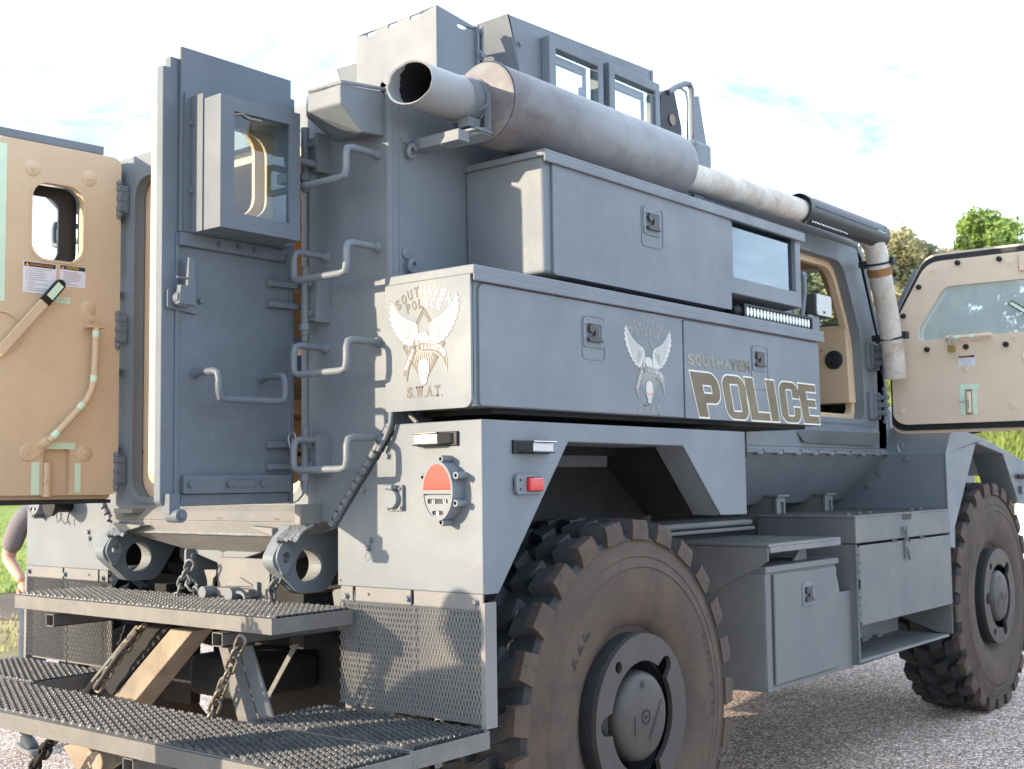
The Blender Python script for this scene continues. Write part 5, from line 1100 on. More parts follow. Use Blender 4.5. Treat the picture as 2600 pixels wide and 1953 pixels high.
# ------------------------------------------------------------------ rear mudguards
FW = 1.37
archp = [(.022, 1.146), (.073, 1.146), (.457, 1.634), (1.216, 1.630), (1.499, 1.350), (1.722, 1.347), (1.722, 1.697), (.0, 1.700), (.0, 1.146)]
for s in (1, -1):
    g = MB(); a_, b_ = sorted((s * (FW - .008), s * FW)); g.plate('x', archp, [], a_, b_)
    rw = [(s * .70, 1.146), (s * (FW - .0), 1.146), (s * FW, 1.700), (s * .985, 1.698), (s * .97, 1.66), (s * .70, 1.36)]
    g.plate('y', rw, [], -.004, .006)
    g.box(*sorted((s * .975, s * (FW - .009))), .006, 1.722, 1.688, 1.696)
    fen = g.build('rear_mudguard', GREY, T, bevel=.004)
    for A, B in (((.073, 1.146), (.457, 1.634)), ((.457, 1.634), (1.216, 1.630)), ((1.216, 1.630), (1.499, 1.350))):
        g = MB(); e = -1 if s < 0 else 1; w = .13 if A[0] > 1 else .30
        g.hexa([(s * (FW - .009), A[0], A[1]), (s * (FW - .009), B[0], B[1]), (s * (FW - w), B[0] , B[1]), (s * (FW - w), A[0], A[1])], [(s * (FW - .009), A[0], A[1] + .008), (s * (FW - .009), B[0], B[1] + .008), (s * (FW - w), B[0], B[1] + .008), (s * (FW - w), A[0], A[1] + .008)]); g.build('arch_flange', GREY, fen)
    for p in ((.95, 1.592), (.832, 1.477), (.863, 1.306), (.854, 1.279)): 
        if s < 0 and p[1] > 1.4: continue
        g = MB(); g.bolt((s * p[0], -.004, p[1]), (0, -1, 0), .0095, .008); g.build('bolt', GREY, fen, smooth=30)
    g = MB(); g.lathe([(.010, 0), (.0125, .0015), (.015, 0)], (s * .85, -.004, 1.25), (0, -1, 0), 20); g.build('hole_rim', GREY, fen, smooth=60)
    g = MB(); g.cyl((s * .716, -.0045, 1.165), (s * .716, -.0055, 1.165), .004, 8); g.build('drill_hole', BLACK, fen)
    # flap: solid strip with slots, screen below
    g = MB(); X0_, X1_ = s * .716, s * 1.366
    sl = [s * .782, s * 1.059, s * 1.350]; segs = [(.716, .775), (.789, 1.052), (1.066, 1.366)]
    for a, b in segs: g.box(*sorted((s * a, s * b)), -.004, .004, 1.095, 1.146)
    fl = g.build('flap_strip', GREY2, T, bevel=.0015)
    g = MB(); 
    for a, b in segs: g.box(*sorted((s * a, s * b)), .018, .024, .735, 1.095)
    g.box(*sorted((s * 1.358, s * 1.376)), -.006, .05, .73, 1.12); g.build('flap_backing', GREY2, fl)
    for x, z in ((.746, 1.113), (1.041, 1.118), (1.338, 1.121)): g = MB(); g.bolt((s * x, -.004, z), (0, -1, 0), .009, .010); g.build('bolt', GREY, fl, smooth=30)
    g = MB(); g.cyl((s * .855, -.0045, 1.123), (s * .855, -.0052, 1.123), .0055, 10); g.build('drill_hole', BLACK, fl)
    g = MB(); v = []; f = []; px = .0142; pz = .0372; nx = int(.645 / (px / 2)); nz = int(.365 / (pz / 2))
    for k in range(nx + 1):
        x = .718 + k * px / 2; o_ = 0 if k % 2 else 1; base = len(v)
        for j in range(nz + 1):
            zz = 1.100 - j * pz / 2; dx = (px / 4 + .0002) * (1 if (j + o_) % 2 else -1); yb = -.0035 + .003 * (1 if (j + o_) % 2 else -1)
            for du, dy in ((-.0019, -.0012), (.0019, .0022)): v.append((s * (x + dx + du), yb + dy, zz))
        for j in range(nz): a = base + 2 * j; f.append((a, a + 1, a + 3, a + 2))
    g.add(v, f); o = g.build('mesh_screen', GREY2, fl, kind='stuff'); md = o.modifiers.new('thick', 'SOLIDIFY'); md.thickness = .0022
# ------------------------------------------------------------------ lamps on the mudguards
def strobe(fn, name='strobe_lamp'):
    """fn(u, w, d): across, up, outwards; u 0..1 from the black end to the lens end"""
    def q(a, b, c): return fn(a, b, c)
    g = MB(); g.hexa([q(0, 0, 0), q(1, 0, 0), q(1, 1, 0), q(0, 1, 0)], [q(.0, .03, .010), q(1, .03, .010), q(1, .97, .010), q(0, .97, .010)]); g.hexa([q(.07, .12, .010), q(.36, .06, .010), q(.36, .94, .010), q(.07, .88, .010)], [q(.12, .22, .018), q(.36, .10, .036), q(.36, .90, .036), q(.12, .78, .018)])
    g.hexa([q(.36, .86, .010), q(.97, .86, .010), q(.97, .96, .010), q(.36, .96, .010)], [q(.36, .86, .040), q(.97, .86, .040), q(.97, .92, .040), q(.36, .92, .040)]); g.hexa([q(.36, .04, .010), q(.97, .04, .010), q(.97, .14, .010), q(.36, .14, .010)], [q(.36, .08, .040), q(.97, .08, .040), q(.97, .14, .040), q(.36, .14, .040)])
    o = g.build(name, BPLAS, T, bevel=.002)
    g = MB(); g.hexa([q(.36, .14, .008), q(.97, .14, .008), q(.97, .86, .008), q(.36, .86, .008)], [q(.37, .16, .033), q(.95, .16, .033), q(.95, .84, .033), q(.37, .84, .033)]); g.build('lamp_lens', CLEARL, o, bevel=.003)
    g = MB(); g.hexa([q(.35, .86, .034), q(.99, .86, .034), q(.99, .98, .034), q(.35, .98, .034)], [q(.35, .88, .042), q(.99, .88, .042), q(.99, .94, .042), q(.35, .94, .042)]); g.build('lamp_trim', CHROME, o, bevel=.001); return o
strobe(lambda u, w, d: (1.272 - .178 * u, -.004 - d, 1.618 + .048 * w)); strobe(lambda u, w, d: (FW + d, .146 + .192 * u, 1.590 + .046 * w)); strobe(lambda u, w, d: (1.355 + d, 5.45 + .20 * u, 1.466 + .035 * w))
g = MB(); g.plate('x', rr(.150, .300, 1.458, 1.524, .016), [rr(.204, .286, 1.466, 1.514, .006)], FW, FW + .014); g.plate('x', rr(.150, .300, 1.458, 1.524, .016), [], FW, FW + .004); mk = g.build('marker_lamp', GREY, T, bevel=.003)
for y in (.172, .293):
    for z in (1.475, 1.505): g = MB(); g.cyl((FW + .0145, y, z), (FW + .0155, y, z), .0045, 8); g.build('screw_hole', BLACK, mk)
g = MB(); g.box(FW + .004, FW + .028, .206, .284, 1.468, 1.512); g.build('red_lens', REDL, mk, bevel=.006, seg=3)
# marker on the front mudguard
g = MB(); g.plate('x', rr(5.52, 5.62, 1.37, 1.42, .012), [], 1.35, 1.365); g.build('marker_lamp', GREY, T, bevel=.003)
for s in (1, -1):
    cx, cz = s * 1.226, 1.470; y0 = -.06
    def oval(k, n=40): return [(cx + .067 * k * cos(2 * pi * i / n), (cz + .003) + (.096 if sin(2 * pi * i / n) > 0 else .096) * k * sin(2 * pi * i / n)) for i in range(n)]
    g = MB(); g.plate('y', oval(1.0), [oval(.90)], y0, -.004); g.plate('y', oval(.97), [], y0 + .012, -.004)
    g.plate('y', [(cx - .060, cz - .006), (cx + .060, cz - .006), (cx + .060, cz + .006), (cx - .060, cz + .006)], [], y0, y0 + .012); lo = oval(.91)
    lower = [p for p in lo if p[1] < cz - .002]; g.plate('y', lower, [rr(cx - .044, cx + .044, cz - .038, cz - .022, .006), rr(cx - .024, cx + .024, cz - .074, cz - .060, .005)], y0 + .003, y0 + .012)
    for a, b in ((.075 * s, .052), (.072 * s, -.036), (.010 * s, .106), (.010 * s, -.098), (-.07 * s, .048), (-.062 * s, -.036)): g.lathe([(.006, 0), (.006, .0), (.0115, .0), (.0115, .05)], (cx + a, y0 + .006, cz + b), (0, 1, 0), 12)
    tl = g.build('tail_lamp', GREY, T, smooth=35)
    up_ = [p for p in lo if p[1] > cz + .002]; g = MB(); g.plate('y', up_, [], y0 + .001, y0 + .010); g.build('red_lens', REDL, tl, bevel=.002)
    g = MB(); g.box(cx - .045, cx + .045, y0 + .008, y0 + .0115, cz - .040, cz - .020); g.box(cx - .026, cx + .026, y0 + .008, y0 + .0115, cz - .076, cz - .058); g.build('lamp_slit', BLACK, tl)
    g = MB()
    for u in (-.026, -.018, .022, .030): g.box(cx + u, cx + u + .004, y0 + .004, y0 + .008, cz - .038, cz - .024)
    g.box(cx - .006, cx + .004, y0 + .004, y0 + .008, cz - .074, cz - .062); g.build('lamp_glint', CLEARL, tl)
# covered socket
g = MB(); g.plate('y', rr(.955, 1.028, 1.408, 1.494, .006), [], -.016, -.004); sk_ = g.build('trailer_socket', GREY, T, bevel=.003)
g = MB(); g.lathe([(0, .018), (.030, .018), (.034, .012), (.034, 0)], (.984, -.014, 1.447), (0, -1, 0), 28); g.build('socket_cap', GREY, sk_, smooth=40)
g = MB(); g.cyl((.965, -.028, 1.486), (1.01, -.028, 1.486), .008, 10); g.cyl((.985, -.035, 1.486), (1.004, -.035, 1.486), .010, 10)
for p in ((1.017, 1.482), (1.020, 1.418), (.962, 1.416)): g.bolt((p[0], -.016, p[1]), (0, -1, 0), .005, .004)
split_build(g, 'socket_hinge', GREY, sk_, smooth=40)
# reversing horn and bracket on the left mudguard, with its loose wires
g = MB(); g.cyl((-1.02, -.004, 1.425), (-1.02, -.10, 1.425), .036, 20); g.cyl((-.99, -.10, 1.425), (-.99, -.12, 1.425), .05, 20); g.build('horn', BPLAS, T, smooth=40)
g = MB(); g.tube([(-1.10, -.01, 1.41), (-1.095, -.02, 1.37), (-1.07, -.03, 1.345), (-1.05, -.03, 1.35), (-1.035, -.03, 1.385)], .003, 5); g.tube([(-.975, -.03, 1.39), (-.99, -.03, 1.36), (-.985, -.02, 1.335)], .003, 5); g.build('loose_wire', GREY2, T)
# dark space above the mudguard with a bit of corrugated conduit
g = MB(); P_, rf_ = rings([(1.02, .03, 1.73), (1.045, .02, 1.715), (1.075, .01, 1.70)], .006, amp=.0015, step=.004); g.tube(P_, .006, 8, rf=rf_); g.build('conduit', GREY2, T)
g = MB(); g.tube([(.99, -.025, 1.74), (.985, -.028, 1.70), (.965, -.03, 1.655), (.93, -.032, 1.61)], .008, 8); g.build('edge_rope', GREY, T, smooth=60)
# ------------------------------------------------------------------ under the tail: lugs, receiver, steps, chains
for s in (1, -1):
    xo = s * .525; xi = s * .475 if s > 0 else -.575
    x0, x1 = (.475, .53) if s > 0 else (-.575, -.52)
    out_ = rpoly([(-.155, 1.245), (-.13, 1.285), (-.075, 1.355), (.00, 1.36), (.20, 1.35), (.20, 1.25), (.12, 1.135), (.09, 1.112), (-.02, 1.112), (-.04, 1.118), (-.15, 1.215)], [.02, .02, .004, .01, .01, .02, .01, .02, .01, .01, .03], 4)
    g = MB(); g.plate('x', out_, [circ(-.100, 1.243, .0195, 16), [(p[0], p[1]) for p in [(.015 + .062 * cos(2 * pi * i / 28), 1.208 + .062 * sin(2 * pi * i / 28)) for i in range(28)]]], x0, x1); lug = g.build('tow_lug', GREY, T, bevel=.004)
    g = MB(); g.plate('x', rpoly([(-.150, 1.240), (-.125, 1.290), (-.100, 1.300), (-.060, 1.245), (-.095, 1.185), (-.115, 1.180)], .03, 5), [circ(-.100, 1.243, .0195, 16)], x1, x1 + .012); g.build('lug_doubler', GREY, lug, bevel=.003)
    g = MB(); g.lathe([(.064, -.07), (.070, -.07), (.070, .0), (.062, .0), (.062, -.07)], (x1 - .002, .015, 1.208), (1, 0, 0), 32); g.build('lug_ring', GREY2, lug, smooth=40)
    g = MB()
    k = -1 if s > 0 else 1
    g.hexa([(x0, -.11, 1.345), (x0, -.02, 1.345), (x0 + k * .125, -.06, 1.352), (x0 + k * .125, -.115, 1.352)], [(x0, -.11, 1.318), (x0, -.02, 1.318), (x0 + k * .12, -.06, 1.345), (x0 + k * .12, -.113, 1.345)]) if s > 0 else g.hexa([(x1, -.11, 1.352), (x1, -.02, 1.352), (x1 + .20, -.06, 1.345), (x1 + .20, -.115, 1.345)], [(x1, -.10, 1.305), (x1, -.02, 1.305), (x1 + .19, -.06, 1.338), (x1 + .19, -.113, 1.338)])
    g.build('lug_gusset', GREY2, lug, bevel=.003)
    g = MB()
    for i in range(5): g.tube([(x1 - .01 + i * .018, -.13 + i * .006, 1.30 + .004 * (i % 2)), (x1 + .012 + i * .018, -.09, 1.34), (x1 + .02 + i * .018, -.05, 1.357)], .009, 6)
    g.build('lug_weld', WELD, lug, smooth=60)
g = MB(); g.hexa([(-.50, .20, 1.33), (-.36, .20, 1.30), (-.30, .45, 1.22), (-.48, .45, 1.22)], [(-.50, .20, 1.20), (-.40, .20, 1.12), (-.36, .45, 1.02), (-.48, .45, 1.0)]); g.build('frame_gusset', GREY, T, bevel=.003)
# receiver plate
g = MB(); g.box(.028, .335, -.005, .02, .95, 1.225); g.build('receiver_plate', GREY2, T, bevel=.003)
g = MB(); g.hexa([(.075, -.006, 1.117), (.260, -.006, 1.122), (.17, -.006, 1.155), (.165, -.006, 1.155)], [(.075, -.014, 1.117), (.260, -.014, 1.122), (.17, -.014, 1.152), (.165, -.014, 1.152)]); g.box(.045, .27, -.05, -.005, 1.085, 1.115); g.build('receiver_lip', GREY2, T, bevel=.003)
g = MB(); g.cyl((.06, -.05, 1.10), (.06, -.10, 1.10), .022, 14); g.cyl((.215, -.05, 1.10), (.215, -.10, 1.10), .024, 14); g.box(.262, .282, -.02, .0, 1.09, 1.14); g.tube([(.02 + .03 * cos(a), -.08, 1.085 + .02 * sin(a)) for a in [pi * i / 8 for i in range(9)]], .006, 8); g.tube([(.255 + .035 * cos(a), -.08, 1.085 + .022 * sin(a)) for a in [pi * i / 8 for i in range(9)]], .007, 8); g.build('receiver_boss', GREY, T, smooth=50)
g = MB(); g.plate('x', rpoly([(.0, 1.25), (.0, 1.17), (.03, 1.12), (.08, 1.10), (.14, 1.10), (.14, 1.25)], .01), [], -.19, -.178); g.cyl((-.178, .03, 1.222), (-.165, .03, 1.222), .014, 8); g.build('chain_bracket', GREY, T, bevel=.002)
g = MB(); g.plate('y', rpoly([(-.075, 1.172), (.0, 1.174), (.0, 1.155), (-.02, 1.14), (-.03, 1.06), (-.055, 1.06), (-.055, 1.13)], .006), [], .01, .022); g.build('small_bracket', GREY2, T, bevel=.002)
for x in (.60, .665): g = MB(); g.hexa([(x, .06, 1.12), (x + .05, .06, 1.13), (x + .05, .07, 1.13), (x, .07, 1.12)], [(x + .03, .06, .98), (x + .075, .06, .98), (x + .075, .07, .98), (x + .03, .07, .98)]); g.build('flap_bracket', GREY2, T, bevel=.002)
# ---- gratings
def grating(name, x0, x1, y0, y1, z, parent):
    """rows of serrated zigzag strands with diamond gaps"""
    g = MB(); py = .0245; n = int(round((y1 - y0) / (py / 1))) ; py = (y1 - y0) / n; step = .0052; v = []; f = []
    per = .052; K = int((x1 - x0) / step)
    for j in range(2 * n):
        yc = y0 + (j + .5) * py / 2; ph = 0 if j % 2 else per / 2; b = len(v)
        for i in range(K + 1):
            x = x0 + i * step; t = ((x + ph) % per) / per; tri = abs(2 * t - 1)        # 0..1
            y = yc + (tri - .5) * py * .46; tooth = .0042 if (i % 2 == 0 and tri < .62) else 0.0
            dip = -.010 * max(0, tri - .45)
            v += [(x, y - .0035, z - .014 + dip), (x, y - .0020, z - .004 + tooth + dip), (x, y + .0032, z - .006 + tooth * .6 + dip), (x, y + .0045, z - .014 + dip)]
        for i in range(K):
            a = b + 4 * i
            for q in range(3): f.append((a + q, a + q + 1, a + q + 5, a + q + 4))
    g.add(v, f); return g.build(name, STEP, parent, kind='stuff')
def channel(g, x0, x1, y0, y1, z, h=.052, sides='xXyY'):
    t = .004
    if 'y' in sides: g.box(x0, x1, y0, y0 + t, z - h, z + .002); g.box(x0, x1, y0, y0 + .018, z - .002, z + .002)
    if 'Y' in sides: g.box(x0, x1, y1 - t, y1, z - h, z); g.box(x0, x1, y1 - .012, y1, z - .003, z + .001)
    if 'x' in sides: g.box(x0, x0 + t, y0 + t, y1 - t, z - h, z - .001)
    if 'X' in sides: g.box(x1 - t, x1, y0 + t, y1 - t, z - h, z - .001)
US = 1.073
g = MB(); channel(g, -.775, .805, -.385, -.03, US); g.box(-.77, .80, -.38, -.035, US - .050, US - .046) if False else None
us = g.build('upper_step', STEPF, T, bevel=.0015); grating('grating', -.768, .798, -.366, -.043, US + .012, us)
LS = .728
g = MB(); channel(g, -1.40, 1.415, -.745, -.372, LS, .055); ls = g.build('lower_step', STEPF, T, bevel=.0015); grating('grating', -1.395, 1.410, -.725, -.385, LS + .012, ls)
for a, b in ((.652, 1.392), (-1.44, -.70)):
    g = MB(); channel(g, a, b, -.366, -.006, LS, .055); o = g.build('side_step', STEPF, T, bevel=.0015); grating('grating', a + .006, b - .006, -.345, -.018, LS + .012, o)
for x in (-.582, .466):
    g = MB()
    for (a, b) in ((x, x + .0035), (x + .0525, x + .056)): g.box(a, b, -.36, .35, .960, 1.005)
    g.box(x, x + .056, -.36, .35, .9595, .963); g.box(x, x + .056, -.36, .35, 1.003, 1.0065)
    g.build('step_tube', STEPF, T)
g = MB()
for x in (.52,):
    g.box(x, x + .0035, -.735, .3, LS - .118, LS - .062); g.box(x + .0525, x + .056, -.735, .3, LS - .118, LS - .062); g.box(x, x + .056, -.735, .3, LS - .1185, LS - .115); g.box(x, x + .056, -.735, .3, LS - .065, LS - .0615)
g.build('step_tube', STEPF, T)
# braces
g = MB(); g.hexa([(.480, -.345, .958), (.530, -.345, .958), (.530, -.30, .958), (.480, -.30, .958)], [(.595, -.345, .70), (.648, -.345, .70), (.648, -.30, .70), (.595, -.30, .70)]); g.hexa([(.528, -.30, .958), (.560, -.27, .958), (.560, -.26, .958), (.528, -.29, .958)], [(.648, -.30, .70), (.69, -.27, .70), (.69, -.26, .70), (.648, -.29, .70)])
split_build(g, 'step_brace', STEPF, T, bevel=.003)
g = MB(); g.hexa([(.60, -.12, .95), (.625, -.12, .95), (.625, -.114, .95), (.60, -.114, .95)], [(.38, -.12, .66), (.40, -.12, .66), (.40, -.114, .66), (.38, -.114, .66)]); g.build('step_stay', STEPF, T)
g = MB(); g.hexa([(-.12, -.11, .955), (.02, -.11, .955), (.03, -.02, .955), (-.11, -.02, .955)], [(-.50, -.11, .66), (-.42, -.11, .60), (-.40, -.02, .60), (-.49, -.02, .66)]); g.build('tow_beam', TAN2, T, bevel=.004)
g = MB(); g.hexa([(-.335, -.12, .955), (-.318, -.12, .955), (-.318, -.10, .955), (-.335, -.10, .955)], [(-.72, -.12, .655), (-.70, -.12, .655), (-.70, -.10, .655), (-.72, -.10, .655)]); g.build('step_stay', STEPF, T)
g = MB(); g.hexa([(-.30, -.09, .955), (-.15, -.09, .955), (-.15, -.07, .955), (-.30, -.07, .955)], [(-.66, -.09, .66), (-.54, -.09, .66), (-.54, -.07, .66), (-.66, -.07, .66)]); g.build('brace_web', DARK, T)
# chains: every link its own piece, sharing one mesh
LINK = {}
def link_mesh(L_, Wd, r, m_):
    k = (L_, Wd, r)
    if k in LINK: return LINK[k]
    h_ = L_ / 2 - Wd / 2; P = []
    for i in range(9): a = -pi / 2 + pi * i / 8; P.append((h_ + Wd / 2 * cos(a) * 1.0, Wd / 2 * sin(a), 0))
    for i in range(9): a = pi / 2 + pi * i / 8; P.append((-h_ + Wd / 2 * cos(a), Wd / 2 * sin(a), 0))
    g = MB(); n = 8; v = []; N = len(P)
    for i in range(N):
        p = Vector(P[i]); t = (Vector(P[(i + 1) % N]) - Vector(P[i - 1])).normalized(); q = Vector((-t.y, t.x, 0))
        for j in range(n): a = 2 * pi * j / n; v.append(p + (q * cos(a) + Vector((0, 0, 1)) * sin(a)) * r)
    f = [(i * n + j, i * n + (j + 1) % n, ((i + 1) % N) * n + (j + 1) % n, ((i + 1) % N) * n + j) for i in range(N) for j in range(n)]
    me = bpy.data.meshes.new('link'); me.from_pydata(v, [], f); me.materials.append(m_); me.polygons.foreach_set('use_smooth', [True] * len(me.polygons)); me.update(); LINK[k] = me; return me
def chain(P, L_=.050, Wd=.030, r=.0052, mt=CHAIN, tw0=0):
    root = bpy.data.objects.new('chain', None); COL.objects.link(root); root.parent = T; c0 = Vector(P[0]); root.location = c0 - WLOC[T.name]; root.empty_display_size = .05; WLOC[root.name] = c0
    me = link_mesh(L_, Wd, r, mt); pitch = L_ - 2.6 * r; P = [Vector(p) for p in P]; seg = 0; pos = 0.0; total = sum((P[i + 1] - P[i]).length for i in range(len(P) - 1)); k = 0
    def at(s):
        for i in range(len(P) - 1):
            d = (P[i + 1] - P[i]).length
            if s <= d or i == len(P) - 2: return P[i].lerp(P[i + 1], s / d), (P[i + 1] - P[i]).normalized()
            s -= d
    while pos <= total:
        p, t = at(pos); o = bpy.data.objects.new('link', me); COL.objects.link(o); o.parent = root; o.location = p - c0
        e = t.orthogonal().normalized(); e = (Matrix.Rotation(tw0 + (pi / 2) * (k % 2) + .25 * sin(k * 1.7), 3, t) @ e); q = t.cross(e)
        o.rotation_mode = 'QUATERNION'; o.rotation_quaternion = Matrix(((t.x, e.x, q.x), (t.y, e.y, q.y), (t.z, e.z, q.z))).to_quaternion()
        pos += pitch; k += 1
    return root
CH2 = mat('chain_grey', (.16, .17, .18), .5, metal=.3, var=.3, vscale=30)
chain([(.66, -.395, .985), (.585, -.395, .865), (.50, -.395, .72)], .058, .034, .006, CHAIN, .5)
chain([(.495, -.10, 1.175), (.455, -.10, 1.115), (.44, -.08, 1.04)], .052, .032, .0055, CH2, .4)
chain([(-.02, -.10, 1.195), (-.08, -.10, 1.105), (-.12, -.09, 1.02)], .052, .032, .0055, CH2, .2)
chain([(-.035, -.10, 1.15), (.01, -.09, 1.10), (.02, -.07, 1.03)], .052, .032, .0055, CH2, .9)
chain([(-.235, -.16, .955), (-.36, -.16, .855), (-.53, -.16, .70)], .058, .034, .006, CH2, .6)
chain([(-.27, -.50, .60), (-.42, -.50, .45), (-.5, -.5, .36)], .066, .040, .008, DARK, .3)
g = MB(); P_, rf_ = rings([(-.225, -.185, .945), (-.35, -.185, .85), (-.515, -.185, .70)], .008, amp=.002, step=.005); g.tube(P_, .008, 10, rf=rf_); g.build('conduit', DARKB, T)
# hitch pieces under the lower step
g = MB(); g.hexa([(-.47, -.35, .51), (-.33, -.35, .55), (-.20, -.35, .47), (-.33, -.35, .40)], [(-.47, -.25, .51), (-.33, -.25, .55), (-.20, -.25, .47), (-.33, -.25, .40)]); g.box(-.20, .55, -.40, -.34, .425, .455); g.cyl((-.22, -.36, .485), (-.22, -.30, .485), .04, 14); g.build('tow_hitch', TAN2, T, bevel=.006)
# dark machinery behind: axle, frame rails, springs, hoses
for s in (-1, 1):
    g = MB(); g.box(s * .42 - .04, s * .42 + .04, .05, 5.8, .90, 1.10); g.build('frame_rail', DARK, T, bevel=.004)
    g = MB(); g.tube([(s * .55, .25, .90), (s * .55, .60, .78), (s * .55, .91, .74), (s * .55, 1.25, .78), (s * .55, 1.6, .90)], .045, 8); g.build('leaf_spring', DARK, T)
    g = MB(); g.tube([(s * .55, 4.3, .92), (s * .55, 4.7, .82), (s * .55, 5.03, .78), (s * .55, 5.4, .82), (s * .55, 5.8, .92)], .045, 8); g.build('leaf_spring', DARK, T)
for y, z in ((.908, .627), (5.03, .735)):
    g = MB(); g.cyl((-1.0, y, z), (1.0, y, z), .085, 20); g.lathe([(.05, -.2), (.17, -.12), (.21, 0), (.17, .12), (.05, .2)], (.12, y, z), (0, 1, 0), 20); g.build('axle', DARK, T, smooth=50)
g = MB(); g.box(-.9, .9, .42, .46, .88, 1.34); g.build('splash_plate', DARK, T)
g = MB(); g.box(-.95, -.62, .35, .40, .55, 1.10); g.build('brake_chamber', DARK, T)
g = MB(); g.box(-.66, .66, .50, .53, .40, .95); g.build('underbody_sun_block', DARK, T)  # added plate, stops low sun from passing under the truck onto the ground
g = MB(); g.box(-.45, .45, 1.5, 2.6, .50, 1.15); g.build('transfer_case', DARK, T, bevel=.05)
g = MB(); g.box(-1.34, -.75, 1.99, 4.15, .56, 1.25); g.build('side_locker', GREY, T, bevel=.01)
for s in (-1, 1):      # inner wheelhouse
    g = MB(); g.box(*sorted((s * .86, s * .90)), .05, 1.70, 1.15, 1.66); g.box(*sorted((s * .90, s * 1.35)), .05, 1.70, 1.66, 1.68); g.hexa([(s * .90, 1.22, 1.66), (s * 1.25, 1.22, 1.66), (s * 1.25, 1.66, 1.34), (s * .90, 1.66, 1.34)], [(s * .90, 1.24, 1.66), (s * 1.25, 1.24, 1.66), (s * 1.25, 1.68, 1.34), (s * .90, 1.68, 1.34)]); g.build('wheelhouse', DARK, T)
for (P, r) in (([(.10, -.02, .93), (.16, -.02, .86), (.165, -.02, .80), (.20, -.04, .755), (.27, -.06, .74), (.33, -.06, .76)], .012), ([(.165, .0, .90), (.20, .0, .86), (.25, -.03, .835), (.32, -.05, .83)], .006), ([(.0, .0, .92), (.09, .0, .915), (.165, .0, .90)], .005), ([(.20, -.02, .825), (.28, -.04, .815)], .009), ([(.16, -.01, .90), (.155, -.01, .84), (.16, -.01, .80)], .012)):
    g = MB(); g.tube(P, r, 8); g.build('air_hose', DARKB, T, smooth=60)
for i in range(3):
    g = MB(); g.tube([(.17 + .09 * (1 - cos(a)) * .9, -.03 - .012 * i, .775 - .055 * sin(a) - .008 * i) for a in [pi * j / 10 for j in range(11)]], .008, 8); g.build('air_hose', DARKB, T, smooth=60)
g = MB(); g.box(-.30, .05, .1, .5, .66, .82); g.build('gear_housing', DARK, T, bevel=.03)
g = MB(); g.box(.70, .80, .03, .30, .69, .79); g.build('skirt_piece', GREY2, T, bevel=.003)
